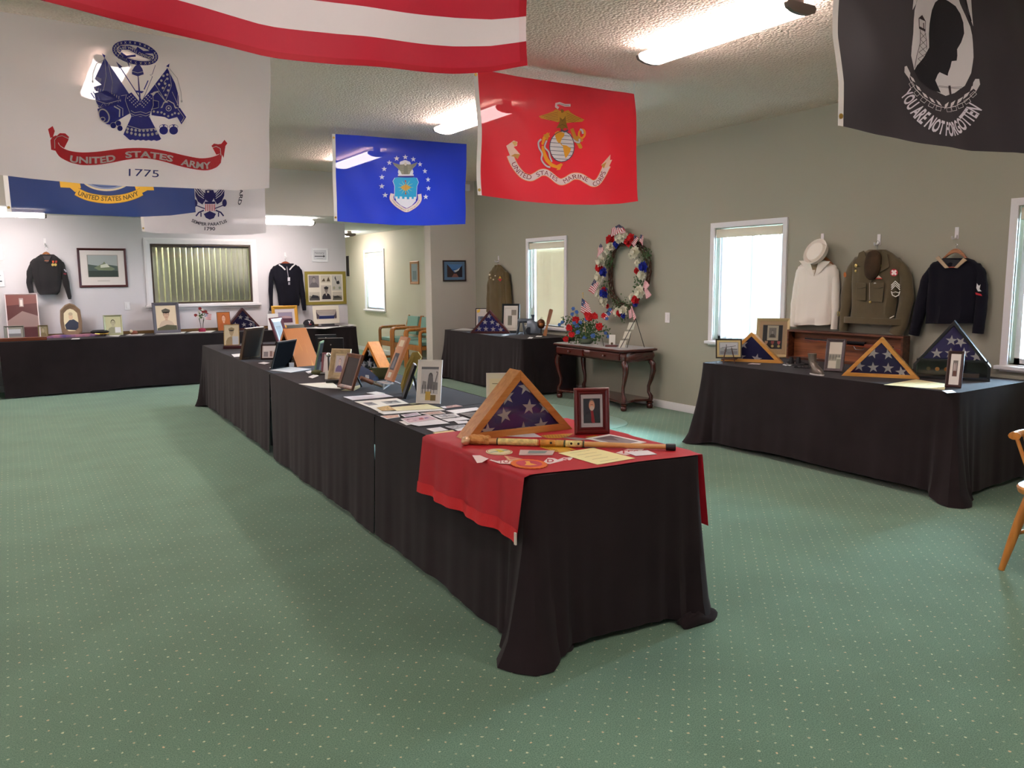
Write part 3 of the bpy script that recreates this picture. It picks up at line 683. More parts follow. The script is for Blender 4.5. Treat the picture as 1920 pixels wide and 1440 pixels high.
Py5 = Print(ZT(100, 60, 5.053, YA)); Py5.textpath('1775', [(712, 1366), (800, 1368), (900, 1376), (995, 1380)], 72, '#2b3070', .0, -1)
flag('army_flag', 'white flag with blue armor emblem and red ribbon reading UNITED STATES ARMY 1775', YA,
     wpts([(-60, 322), (0, 327), (60, 335), (150, 345), (250, 350), (350, 353), (440, 356), (506, 352)], YA), [(.045, 3.03), (1.56, 3.02)], [0, .012, .015, .01, 0], '#e4dddc', [('emblem', P), ('ribbon', Pr), ('lettering', Py5)], 4, amp=.02, tr=.4, thin=.03)
# ---- marine flag
YM = 5.17; P = Print(ZT(820, 130, 4.8, YM)); G1 = '#c9982e'; G2 = '#8a6a1c'; OR = '#e8a32a'; DK = '#5a4210'
P.line([(1090, 350), (1068, 335), (1070, 312), (1100, 305), (1150, 322), (1205, 322)], 24, WH); P.line([(1078, 318), (1110, 312), (1150, 322), (1190, 325)], 4, '#7a6a70')
for sx in (-1, 1):
    q = lambda x, y: (1125+sx*x, y+(x*.07*sx))
    P.poly([q(5, 390), q(30, 370), q(60, 362), q(80, 380), q(130, 405), q(208, 435), q(190, 455), q(120, 465), q(90, 470), q(40, 480), q(10, 460)], G1)
    for k in range(5): P.line([q(40, 388+k*17), q(100, 408+k*14), q(180-k*16, 432+k*9)], 3, DK)
P.poly([(1100, 420), (1155, 420), (1165, 490), (1185, 535), (1150, 525), (1125, 545), (1095, 525), (1068, 532), (1098, 480)], G2); P.ell(1124, 410, 26, 40, G1); P.ell(1122, 375, 17, 17, G2); P.poly([(1108, 372), (1096, 380), (1110, 386)], OR)
P.line([(1110, 440), (1125, 470), (1145, 440)], 4, DK); P.line([(1095, 510), (1125, 495), (1160, 512)], 4, DK)
# anchor behind the globe
P.line([(945, 690), (950, 740), (985, 815), (1035, 860), (1090, 875), (1140, 850)], [26, 40, 44, 36, 30, 24], OR); P.poly([(1080, 905), (1115, 870), (1150, 840), (1120, 900)], OR)
P.line([(1005, 585), (960, 620), (940, 680)], [44, 34, 22], OR); P.poly([(950, 590), (1015, 568), (995, 645)], G1)
P.line([(1222, 530), (1255, 600), (1310, 690)], 34, G1); P.ring(1320, 575, 26, 38, 18, OR); P.line([(1275, 600), (1330, 640)], 24, G1); P.ell(1310, 695, 18, 14, G1)
for pa in ([(930, 630), (900, 660), (905, 710), (935, 760), (925, 810), (950, 850), (985, 875), (1018, 880)], [(985, 640), (965, 700), (1005, 740), (1020, 790), (1040, 830)], [(1200, 575), (1225, 615), (1265, 645), (1300, 650), (1300, 620)], [(1300, 535), (1320, 545), (1330, 575)]):
    P.line(sm(pa), 20, '#7d7c86'); P.line(sm(pa), 15, '#d9d4d6')
P.ell(1133, 692, 121, 140, '#6d6a78'); P.ell(1133, 692, 114, 133, '#efe9ea')
for k in range(7): yy = 590+k*35; hw = 112*math.sqrt(max(0, 1-((yy-692)/133)**2)); P.line([(1133-hw, yy-2), (1133+hw, yy+8)], 5, '#6d6a78')
P.poly([(1058, 570), (1085, 552), (1110, 560), (1150, 572), (1148, 600), (1128, 620), (1118, 655), (1100, 660), (1082, 640), (1066, 605)], OR); P.line([(1110, 655), (1140, 685)], 8, OR); P.poly([(1140, 678), (1175, 682), (1218, 708), (1210, 740), (1195, 765), (1170, 798), (1158, 760)], OR)
P.ring(1133, 692, 117, 136, 6, '#4f4b5a'); P.line([(1110, 545), (1150, 560), (1185, 545)], 16, '#55505f')
Pr = Print(ZT(820, 130, 4.8, YM)); rp = [(648, 775), (672, 840), (705, 900), (755, 958), (820, 980), (870, 960), (920, 932), (975, 932), (1030, 962), (1080, 998), (1125, 1012), (1175, 995), (1230, 962), (1290, 965), (1345, 1000), (1400, 1028), (1450, 1010), (1490, 950), (1520, 880), (1530, 862)]
Pr.line(sm(rp), 66, '#e8a05a'); Pr.line(sm(rp), 56, '#ead9d6')
Pr.poly([(640, 780), (690, 760), (735, 768), (712, 812), (690, 790)], '#c99a4a'); Pr.poly([(615, 690), (650, 665), (680, 642), (712, 655), (708, 690), (680, 700), (735, 768), (690, 762), (650, 785)], '#f0dcc8'); Pr.poly([(665, 655), (700, 650), (712, 675), (690, 695)], '#e3ba74')
Pr.poly([(1478, 862), (1510, 820), (1550, 768), (1548, 818), (1565, 815), (1540, 880), (1500, 892)], '#ead0b4'); Pr.poly([(1478, 862), (1520, 835), (1500, 892)], '#c99a4a')
def sh(a, b): return [(x, y) for x, y in rp[a:b]]
Pr.textpath('UNITED', [(655, 850), (690, 920), (745, 972), (825, 998)], 46, '#7a1828', .0, -1)
Pr.textpath('STATES', [(888, 972), (920, 955), (975, 955), (1020, 978), (1075, 1012)], 42, '#7a1828', 0, -1)
Pr.textpath('MARINE', [(1158, 1026), (1195, 1005), (1240, 985), (1290, 988), (1345, 1012)], 42, '#7a1828', 0, -1)
Pr.textpath('CORPS', [(1400, 1052), (1450, 1040), (1495, 990), (1520, 925)], 42, '#7a1828', 0, -1)
flag('marine_flag', 'red flag with eagle, globe and anchor and white UNITED STATES MARINE CORPS ribbon', YM,
     wpts([(905, 366), (966, 377), (1049, 383), (1112, 384), (1170, 381), (1197, 377)], YM), [(2.95, 3.02), (4.40, 3.01)], [-.0, .0, .0, 0, 0], '#d4202e', [('emblem', P), ('ribbon', Pr)], 9, amp=.019, tr=.35, thin=.02)
# ---- air force flag
YF = 8.06; P = Print(ZT(600, 240, 6.4, YF)); W2 = '#e6e8ee'
for a, b in ((1017, 352), (917, 367), (1113, 377), (832, 417), (1195, 437), (768, 493), (1256, 519), (740, 591), (1295, 620), (740, 700), (1300, 725), (780, 806), (1265, 827)): P.star(a, b, 34, W2, -90, .42)
P.ell(1012, 440, 56, 52, W2); P.ell(975, 425, 26, 26, W2); P.ell(1050, 430, 28, 28, W2); P.ell(960, 530, 32, 40, W2); P.ell(1072, 530, 34, 40, W2)
for sx in (-1, 1):
    q = lambda x, y: (1015+sx*x, y)
    P.poly([q(0, 430), q(30, 440), q(70, 440), q(148, 412), q(125, 455), q(95, 480), q(60, 520), q(40, 570), q(0, 575)], '#9a9a86')
    for k in range(4): P.line([q(20, 450+k*22), q(70, 452+k*18), q(125-k*18, 432+k*20)], 4, '#62645a')
P.poly([(995, 450), (1015, 420), (1035, 450), (1045, 575), (990, 575)], '#7f8072'); P.ell(1015, 435, 15, 20, '#d9d6c8'); P.rect(925, 560, 1108, 580, W2); P.rect(925, 578, 1105, 596, '#3a2c7a')
sh_ = [(890, 600), (940, 595), (1015, 600), (1095, 598), (1140, 602), (1165, 655), (1148, 700), (1148, 850), (885, 850), (885, 700), (865, 640)]
P.poly([(x+(6 if x > 1015 else -6), y) for x, y in sh_], W2); P.poly(sh_, '#2fa8d6')
for k in range(12):
    a = math.radians(30*k); P.line([(1015+30*math.cos(a), 715+30*math.sin(a)), (1015+92*math.cos(a), 715+88*math.sin(a))], [10, 3], '#a5c9b0')
P.poly([(945, 715), (1015, 680), (1085, 715), (1015, 760)], '#d8a84a'); P.ell(1010, 640, 10, 10, '#c04a4a'); P.ell(1018, 790, 10, 10, '#c04a4a'); P.line([(1015, 650), (1018, 790)], 8, '#d8954a')
P.poly([(890, 825), (920, 825), (920, 850), (945, 850), (945, 825), (975, 825), (975, 852), (1005, 852), (1005, 830), (1035, 830), (1035, 855), (1065, 855), (1065, 830), (1095, 830), (1095, 852), (1120, 852), (1120, 828), (1148, 828), (1145, 880), (1100, 930), (1035, 965), (960, 930), (905, 880)], '#f4f4f4')
s1 = [(858, 790), (850, 850), (900, 915), (970, 965), (1032, 990), (1100, 960), (1160, 915), (1192, 860), (1185, 795)]
P.line(sm(s1), 46, '#d9a0a8'); P.line(sm(s1), 38, '#efe6e2'); P.textpath('DEPARTMENT', [(858, 868), (895, 925), (965, 975), (1022, 1000)], 17, '#9a7a3a', 0, -1); P.textpath('OF THE AIR FORCE', [(1042, 1002), (1100, 975), (1160, 930), (1195, 868)], 15, '#9a7a3a', 0, -1)
flag('air_force_flag', 'bright blue flag with a teal shield, eagle and ring of thirteen white stars', YF,
     wpts([(632, 415), (680, 418), (740, 422), (800, 423), (873, 420)], YF), wpts([(629, 251), (875, 270)], YF), [0, 0, 0, 0, 0], '#1c3ac8', [('emblem', P)], 15, amp=.017, tr=.35, thin=.03)
# ---- navy flag
P = Print(ZT(0, 340, 3.69, YF)); GY = '#e9b23c'
P.ring(738, -60, 190, 122, 14, '#d9c9a4', 60); P.ring(738, -60, 178, 110, 12, '#8a93b0', 60); P.ell(738, -60, 170, 100, '#5a6c96', 30)
P.poly([(410, -10), (548, -8), (560, 45), (520, 75), (485, 45), (418, 42)], GY); P.poly([(930, 32), (1062, 38), (1066, 62), (1020, 62), (985, 80), (940, 60)], GY)
bp_ = [(528, 70), (590, 100), (660, 118), (750, 128), (850, 118), (930, 95), (978, 72)]
P.line(sm(bp_), 56, '#b8862a'); P.line(sm(bp_), 50, GY); P.textpath('UNITED STATES NAVY', [(536, 92), (600, 118), (680, 132), (750, 138), (830, 133), (900, 120), (962, 94)], 32, '#5a4a2a', .02, -1)
flag('navy_flag', 'navy blue flag with gold ribbon reading UNITED STATES NAVY behind the army flag', YF,
     wpts([(22, 398), (60, 399), (150, 403), (250, 407), (320, 404), (367, 398)], YF), [(.06, 3.03), (1.55, 3.02)], [0, 0, 0], '#1c3268', [('emblem', P)], 21, amp=.012, tr=.3, thin=.04)
# ---- coast guard flag
YC = 10.9; P = Print(ZT(0, 340, 3.69, YC)); N2 = '#2a2560'
P.textpath('UNITED STATES COAST GUARD', [(1450+205*math.cos(math.radians(a)), 90-205*math.sin(math.radians(a))) for a in range(200, -21, -20)], 24, '#3d3a4a', .02, -1)
for sx in (-1, 1):
    q = lambda x, y: (1452+sx*x, y)
    P.poly([q(20, 90), q(60, 60), q(85, 20), q(115, -40), q(135, 0), q(110, 40), q(100, 60), q(98, 100), q(80, 140), q(50, 160), q(30, 130)], N2)
    for k in range(4): P.line([q(40, 120-k*14), q(75, 95-k*22), q(105, 50-k*18)], 4, WH)
    P.line([q(40, 200), q(75, 215), q(95, 240)], 10, N2); P.line([q(30, 190), q(95, 165)], 7, N2); P.ell(*q(100, 150), 16, 26, N2); P.line([q(60, 215), q(60, 245)], 8, N2)
P.ring(1450, 25, 40, 28, 8, N2, 20); P.ell(1450, 20, 16, 14, N2); P.poly([(1420, 60), (1475, 60), (1490, 100), (1460, 150), (1425, 130)], N2); P.ell(1440, 72, 8, 6, WH)
P.poly([(1418, 140), (1488, 140), (1486, 205), (1452, 215), (1420, 205)], '#ece4e6'); P.rect(1418, 140, 1488, 156, N2)
for k in range(6): P.rect(1422+k*12, 158, 1427+k*12, 206, '#c8404a')
P.poly([(1410, 225), (1452, 205), (1495, 225), (1480, 255), (1452, 265), (1425, 252)], N2)
P.textpath('SEMPER PARATUS', [(1324, 278), (1370, 298), (1420, 306), (1480, 306), (1530, 298), (1572, 282)], 22, '#3d3a4a', .02, -1)
P.textpath('1790', [(1414, 338), (1450, 340), (1490, 338)], 24, '#3d3a4a', .02, -1)
flag('coast_guard_flag', 'white flag with dark eagle and striped shield reading SEMPER PARATUS 1790', YC,
     wpts([(272, 434), (290, 437), (350, 438), (420, 441), (470, 440), (498, 437)], YC), [(1.44, 3.03), (2.98, 3.03)], [0, 0, 0], '#dcd8dc', [('emblem', P)], 27, amp=.012, tr=.35, thin=.006)
# ---- black remembrance flag
YP = 2.17; P = Print(ZT(1540, 0, 4.8, YP)); BK = '#211f24'
P.poly([(885, -60), (870, 10), (845, 90), (835, 180), (828, 300), (815, 420), (812, 500), (850, 632), (930, 700), (1060, 820), (1145, 858), (1225, 832), (1300, 770), (1340, 660), (1352, 520), (1345, 320), (1335, 240), (1300, 130), (1262, 30), (1240, -60)], WH)
P.poly([(1110, -30), (1060, 10), (1035, 80), (1015, 200), (1005, 300), (1000, 420), (940, 510), (870, 590), (848, 632), (900, 720), (1000, 800), (1060, 820), (1100, 830), (1052, 718), (1078, 665), (1098, 642), (1168, 676), (1172, 650), (1188, 600), (1198, 545), (1232, 542), (1236, 500), (1234, 440), (1262, 380), (1285, 300), (1282, 200), (1262, 120), (1225, 50), (1170, 5)], BK)
P.poly([(930, 128), (888, 160), (970, 182)], '#3c2c30'); P.line([(890, 160), (892, 250), (962, 275), (968, 182), (890, 158)], 7, '#3c2c30'); P.line([(892, 245), (962, 268)], 22, '#3c2c30'); P.line([(942, 200), (944, 262)], 10, '#3c2c30')
P.line([(905, 265), (900, 380), (865, 500), (850, 610)], 5, '#3c2c30'); P.line([(955, 275), (970, 350), (970, 440)], 5, '#3c2c30')
for k in range(5): y_ = 290+k*60; P.line([(903-k*8, y_), (968-k*4, y_+62)], 4, '#3c2c30'); P.line([(966-k*2, y_+5), (896-k*9, y_+60)], 4, '#3c2c30')
P.line([(1080, 765), (1180, 778), (1280, 780)], 3, '#3c2c30'); P.line([(1075, 775), (1270, 795)], 3, '#3c2c30'); P.line([(1180, 765), (1188, 850)], 18, '#3c2c30')
P.poly([(822, 90), (832, 0), (840, -60), (880, -60), (862, 30)], WH); P.poly([(1300, -60), (1355, -60), (1358, 240), (1325, 110)], WH); P.line([(1300, -60), (1345, 190)], 8, BK)
P.poly([(750, 600), (772, 592), (812, 655), (808, 710), (750, 650)], WH); P.poly([(1362, 745), (1378, 712), (1412, 712), (1425, 760), (1395, 820), (1360, 790)], WH)
Lf = [(822, 690), (880, 770), (940, 835), (1000, 880), (1060, 905)]; Rt = [(1380, 780), (1330, 850), (1280, 895), (1220, 925), (1160, 940)]
for a, b in Lf: P.poly([(a-12, b-12), (a+22, b+12), (a+42, b+48), (a+8, b+30)], WH)
for a, b in Rt: P.poly([(a-28, b-2), (a+12, b-28), (a-5, b+12), (a-38, b+42)], WH)
bw = [(800, 705), (860, 790), (930, 865), (1010, 930), (1080, 960), (1150, 968), (1230, 950), (1310, 910), (1390, 820)]
P.line(bw, 5, WH)
for i, (a, b) in enumerate([(828, 760), (880, 835), (938, 897), (1002, 945), (1063, 975), (1163, 985), (1213, 975), (1268, 950), (1322, 910), (1368, 850)]):
    th = [(.95), .85, .7, .5, .25, -.05, -.2, -.35, -.6, -.8][i]; c, s_ = math.cos(th), math.sin(th); P.line([(a+x*c-y*s_, b+x*s_+y*c) for x, y in ((-22, -18), (22, -18), (22, 18), (-22, 18), (-22, -18))], 5, WH)
tpth = [(710, 855), (790, 975), (880, 1085), (980, 1170), (1080, 1215), (1180, 1222), (1280, 1185), (1370, 1105), (1448, 985)]
P.textpath('YOU ARE NOT FORGOTTEN', tpth, 128, '#f0eaf0', .03, -1)
flag('remembrance_flag', 'black flag with white oval, bowed head silhouette and YOU ARE NOT FORGOTTEN', YP,
     wpts([(1575, 238), (1640, 253), (1700, 264), (1760, 274), (1830, 282), (1900, 286), (1925, 287)], YP)[:-1]+[(4.42, 2.15)], [(2.87, 3.03), (4.38, 3.03)], [0, .01, -.008, .006, -.004, 0], '#322d31', [('emblem', P)], 33, amp=.014, tr=.15, thin=.01)
# ---- stars and stripes
YU = 2.0
def us(t, surf, bottom, top):
    xs = [p[0] for p in bottom]; x0, x1 = xs[0], xs[-1]
    def T(u, v): X = x0+(x1-x0)*u; b = float(np.interp(X, xs, [p[1] for p in bottom])); X2 = X+(-.02*u)*v; return (X2, b+(3.03-b)*v)
    def band(P, u0, u1, v0, v1, col):
        n = 40; P._put([(u0+(u1-u0)*i/n, v) for v in (v0, v1) for i in range(n+1)], [(i, i+1, n+2+i) for i in range(n)]+[(i, n+2+i, n+1+i) for i in range(n)], col)
    P = Print(T)
    for k in range(13): band(P, .0 if k < 6 else .4, 1, k/13, (k+1)/13, '#c02038' if k % 2 == 0 else '#ece4e4')
    P.build('stripes', surf, t, FLAGPRINT, cut=.03, base=0, step=0)
    Q = Print(T); band(Q, 0, .4, 6/13, 1, '#23306e'); Q.build('canton', surf, t, FLAGPRINT, cut=.03, base=0, step=0)
    S = Print(lambda a, b: T(a, b)); H_ = .9; W_ = x1-x0
    for r in range(9):
        for c in range(6 if r % 2 == 0 else 5):
            cx, cy = .4*(c*2+1+(r % 2))/12, 6/13+(7/13)*(r+1)/10; S.poly([(cx+(.026 if i % 2 == 0 else .011)*math.cos(math.radians(90+36*i))/W_, cy+(.026 if i % 2 == 0 else .011)*math.sin(math.radians(90+36*i))/H_) for i in range(10)], '#ece4e4')
    S.build('stars', surf, t, FLAGPRINT, cut=.03, base=.001, step=0)
    Hm = Print(T); band(Hm, 0, 1, 0, .016, '#b00f24')
    for k in range(13): band(Hm, .985, 1, k/13, (k+1)/13, '#a81024' if k % 2 == 0 else '#e6d6d6')
    Hm.build('hem', surf, t, cloth_mat('hem_cloth', attr=True, tr=.1, thin=0), cut=.03, base=.0012, step=0)
flag('national_flag', 'large red and white striped flag hanging nearest, cut by the top of the frame', YU,
     [(-.22, 2.17), (.067, 2.123), (.3, 2.10), (.568, 2.075), (.75, 2.08), (.925, 2.095), (1.1, 2.11), (1.2, 2.125), (1.32, 2.157)], [(-.22, 3.03), (1.30, 3.03)], [0, 0], '#ffffff', [], 41, amp=.02, strip=False, stripes=us)
# ================================================================== GENERIC BUILDERS FOR THE EXHIBITS
def base2(bl, br, z=TZ):
    a, b = Pz(*bl, z), Pz(*br, z); c = (a+b)/2; return c, math.degrees(math.atan2(b.y-a.y, b.x-a.x)), (b-a).length
def face_rz(p): return -math.degrees(math.atan2(p.x, p.y))
def base1(cx, by, wpx, rz=None, drz=0, z=TZ):
    c = Pz(cx, by, z); r = face_rz(c) if rz is None else rz; r += drz
    d = Vector((math.cos(math.radians(r)), math.sin(math.radians(r)), 0))*.05
    k = abs(proj(c+d)[0]-proj(c-d)[0])/.1; return c, r, wpx/k
def height(c, rz, ty, lean=0):
    lo, hi = .01, 1.6; b = Vector((-math.sin(math.radians(rz)), math.cos(math.radians(rz)), 0))
    for _ in range(30):
        m = (lo+hi)/2; p = c+b*(m*math.sin(math.radians(lean)))+Vector((0, 0, m*math.cos(math.radians(lean))))
        if proj(p)[1] > ty: lo = m
        else: hi = m
    return m
def tilt(o, lean):
    """lean a group of parts back about their base line"""
    o.rotation_euler = (math.radians(-lean), 0, o.rotation_euler.z); return o
def rect(w, h, z0=0): return [(-w/2, z0), (w/2, z0), (w/2, z0+h), (-w/2, z0+h)]
def photo_frame(name, label, cat, c, rz, w, h, lean=12, d=.018, bw=.02, mat=None, pr=None, prmat=None, back=None, easel=True, glass=False, outline=None, group=None, prof=None, wall=False, lab2=None):
    if name.endswith('_frame'): name = 'framed_photo'
    t = thing(name, label, cat, tuple(c), rz, group); mat = mat or M('#2b1a14', .4)
    if lean: tilt(t, lean)
    ol = outline or rect(w, h)
    pf = prof or [(0, 0), (0, -d*.85), (bw*.25, -d), (bw*.6, -d*.8), (bw, -d*.55), (bw, 0)]
    obj('frame', MB().mould(ol, pf), mat, t)
    if outline:
        k = 1-bw/inradius(ol, incenter(ol)); cx, cz = incenter(ol); inn = [(cx+(p[0]-cx)*k*1.01, cz+(p[1]-cz)*k*1.01) for p in ol]
        obj('backing', MB().prism(inn, -d*.3, 0), back or M('#5a4632', .8), t)
    else: obj('backing', MB().b2((-w/2+bw*.6, -d*.35, bw*.6), (w/2-bw*.6, .002, h-bw*.6)), back or M('#3a3230', .8), t)
    if pr: pr.build('photo', flat_surf(w-2*bw, h-2*bw, -d*.36, z0=bw), t, prmat or PRINT_G)
    if glass: obj('glass', MB().b2((-w/2+bw*.8, -d*.5, bw*.8), (w/2-bw*.8, -d*.46, h-bw*.8)), GLASS, t)
    if easel and lean:
        s_ = math.sin(math.radians(lean)); hh = h*.62; rr = Matrix.Rotation(math.radians(lean*2.3), 3, 'X')
        obj('easel_strut', MB().add([rr @ Vector((a*k, .001+e, z))+Vector((0, (hh)*0, 0)) for z, k in ((0, .1), (hh, .06)) for a, e in ((-.5*w, 0), (.5*w, 0), (.5*w, .004), (-.5*w, .004))], [(0, 1, 5, 4), (1, 2, 6, 5), (2, 3, 7, 6), (3, 0, 4, 7), (0, 3, 2, 1), (4, 5, 6, 7)]) if False else
            MB().tube([(0, .003, hh), (0, (hh*s_+hh*.4)*math.cos(math.radians(lean)), (hh*s_+hh*.4)*s_+.008)], [.008, .008], 6), M('#1d1b1b', .7), t)
    return t
def portrait(P, bg='#cfc6b4', skin='#c9a487', coat='#5b5548', hair='#3a2c22', hat=None, tie=None, cx=.5, sc=1, shirt=None, frame=(0, 0, 1, 1)):
    x0, y0, x1, y1 = frame; W, H = x1-x0, y1-y0
    X = lambda a: x0+a*W
    Y = lambda b: y0+b*H
    P.rect(x0, y0, x1, y1, bg); e = sc
    P.poly([(X(max(0, cx-.42*e)), Y(0)), (X(max(.01, cx-.40*e)), Y(.2*e)), (X(cx-.28*e), Y(.36*e)), (X(cx-.1*e), Y(.43*e)), (X(cx+.1*e), Y(.43*e)), (X(cx+.28*e), Y(.36*e)), (X(min(.99, cx+.40*e)), Y(.2*e)), (X(min(1, cx+.42*e)), Y(0))], coat)
    if shirt: P.poly([(X(cx-.09*e), Y(.44*e)), (X(cx+.09*e), Y(.44*e)), (X(cx), Y(.22*e))], shirt)
    if tie: P.poly([(X(cx-.03*e), Y(.42*e)), (X(cx+.03*e), Y(.42*e)), (X(cx+.04*e), Y(.05)), (X(cx-.04*e), Y(.05))], tie)
    P.rect(X(cx-.065*e), Y(.40*e), X(cx+.065*e), Y(.52*e), skin)
    P.ell(X(cx), Y(.69*e), .155*e*W, .19*e*H, hair); P.ell(X(cx), Y(.645*e), .135*e*W, .18*e*H, skin)
    for s in (-1, 1): P.ell(X(cx+s*.05*e), Y(.67*e), .017*e*W, .012*e*H, '#3b2b24'); P.line([(X(cx+s*.025*e), Y(.70*e)), (X(cx+s*.08*e), Y(.70*e))], .008*H, '#4a372c')
    P.line([(X(cx), Y(.66*e)), (X(cx+.012*e), Y(.61*e))], .008*W, '#9a7760'); P.line([(X(cx-.045*e), Y(.555*e)), (X(cx+.045*e), Y(.555*e))], .012*H, '#8a4f44')
    if hat:
        P.poly([(X(cx-.2*e), Y(.76*e)), (X(cx-.22*e), Y(.86*e)), (X(cx), Y(.93*e)), (X(cx+.22*e), Y(.86*e)), (X(cx+.2*e), Y(.76*e))], hat); P.poly([(X(cx-.17*e), Y(.74*e)), (X(cx), Y(.71*e)), (X(cx+.17*e), Y(.74*e)), (X(cx+.18*e), Y(.78*e)), (X(cx-.18*e), Y(.78*e))], '#26221f')
    return P
def matted(col, mat, fr=(.16, .14, .84, .86)):
    P = Print(); P.rect(0, 0, 1, 1, mat); P.fr = fr; P.rect(fr[0]-.012, fr[1]-.01, fr[2]+.012, fr[3]+.01, '#8d857a'); P.rect(*fr, col); return P
def landscape(P, fr, sky='#a9b4b8', mid='#5b6a66', low='#3a4644', extra=None):
    x0, y0, x1, y1 = fr; W, H = x1-x0, y1-y0
    P.rect(x0, y0, x1, y1, sky); P.poly([(x0, y0), (x1, y0), (x1, y0+.5*H), (x0+.7*W, y0+.56*H), (x0+.4*W, y0+.5*H), (x0, y0+.58*H)], mid); P.rect(x0, y0, x1, y0+.28*H, low); return P
def sheet(label, quad, col='#efece8', marks=None, z=None, name='paper_sheet', cat='paper', group='loose papers on the centre row', zz=0, T=.0012):
    """a sheet lying on the cloth, corners given in picture order"""
    z = TZ+.001+zz; P4 = [Pz(a, b, z) for a, b in quad]; c = sum(P4, Vector())/4; t = thing(name, label, cat, tuple(c), 0, group)
    loc = [(p.x-c.x, p.y-c.y) for p in P4]; obj('paper', MB().prismz(loc, 0, T), M(col, .6), t)
    if marks:
        def S(a, b, off):
            x = (loc[0][0]*(1-a)+loc[1][0]*a)*(1-b)+(loc[3][0]*(1-a)+loc[2][0]*a)*b; y = (loc[0][1]*(1-a)+loc[1][1]*a)*(1-b)+(loc[3][1]*(1-a)+loc[2][1]*a)*b; return (x, y, T+off)
        marks.build('print', S, t, PRINT, base=.0003)
    return t
def lines_print(n=8, col='#8d8a88', x0=.1, x1=.9, y0=.12, y1=.88, seed=0, wd=.012):
    P = Print(); r = random.Random(seed)
    for i in range(n): y = y0+(y1-y0)*i/(n-1); P.line([(x0, y), (x0+(x1-x0)*r.uniform(.6, 1), y)], wd, col)
    return P
# ---- flag display case
def star_flag(parent, tri, y, stars, r, col='#2d2a63'):
    """folded flag seen through the glass; slightly puffed triangle with stars printed on it"""
    cx, cz = incenter(tri); ins = inradius(tri, (cx, cz))
    rings = []
    for k, yy in ((1, y), (.93, y-.006), (.6, y-.011), (.15, y-.013)): rings.append([(cx+(p[0]-cx)*k, yy, cz+(p[1]-cz)*k) for p in tri])
    fo = obj('folded_flag', MB().loft(rings), M(col, .8, bump=.15, bscale=500, sheen=.3), parent, smooth=True)
    P = Print()
    def inside(p):
        for i in range(3):
            a, b = tri[i], tri[(i+1) % 3]
            if (b[0]-a[0])*(p[1]-a[1])-(b[1]-a[1])*(p[0]-a[0]) < .003*math.hypot(b[0]-a[0], b[1]-a[1]): return False
        return True
    for sx, sz, rot in stars:
        pts = [(sx+(r if i % 2 == 0 else r*.385)*math.cos(math.radians(rot+36*i)), sz+(r if i % 2 == 0 else r*.385)*math.sin(math.radians(rot+36*i))) for i in range(10)]
        # clip against the triangle
        for i in range(3):
            a, b = tri[i], tri[(i+1) % 3]; out = []; f = lambda p: (b[0]-a[0])*(p[1]-a[1])-(b[1]-a[1])*(p[0]-a[0])
            for j in range(len(pts)):
                p, q = pts[j], pts[(j+1) % len(pts)]; fp, fq = f(p), f(q)
                if fp >= 0: out.append(p)
                if (fp >= 0) != (fq >= 0): s = fp/(fp-fq); out.append((p[0]+(q[0]-p[0])*s, p[1]+(q[1]-p[1])*s))
            pts = out
            if len(pts) < 3: break
        if len(pts) >= 3: P.poly(pts, '#f2eef0')
    if P.it: P.build('star', lambda a, b, off: (a, y-.0145-off, b), parent, PRINT)
def flag_case(label, c, rz, W, Hh, D, wood, t=.028, star_r=.034, rows=None, group='flag display cases', flagcol='#2d2a63', lean=0, name='flag_case'):
    T0 = thing(name, label, 'flag case', tuple(c), rz, group)
    if lean: tilt(T0, lean)
    o = [(-W/2, 0), (W/2, 0), (0, Hh)]; ic = incenter(o); ins = inradius(o, ic)
    sc = lambda k: [(ic[0]+(p[0]-ic[0])*(ins-k)/ins, ic[1]+(p[1]-ic[1])*(ins-k)/ins) for p in o]
    a, b = o, sc(.012)
    for i, nm in enumerate(('bottom_board', 'side_board', 'side_board')):
        j = (i+1) % 3; q = [a[i], a[j], b[j], b[i]]; obj(nm, MB().prism(q, -D/2, D/2), wood, T0, bevel=.0015)
    a2, b2 = sc(-.001), sc(t)
    for i in range(3):
        j = (i+1) % 3; q = [a2[i], a2[j], b2[j], b2[i]]; obj('face_rail', MB().prism(q, -D/2-.012, -D/2), wood, T0, bevel=.002)
    obj('back_board', MB().prism(sc(.013), D/2-.012, D/2-.006), wood, T0)
    tri = sc(t-.004); H2 = tri[2][1]-tri[0][1]; z0 = tri[0][1]
    if rows is None: rows = [(-.30, .17, 95), (-.09, .17, 88), (.12, .17, 92), (.32, .17, 85), (-.1, .62, 95), (.1, .6, 80)]
    star_flag(T0, tri, -D/2+.012, [(x*W, z0+z*H2, r) for x, z, r in rows], star_r, flagcol)
    obj('glass', MB().prism(sc(t-.006), -D/2-.004, -D/2-.001), GLASS, T0)
    return T0
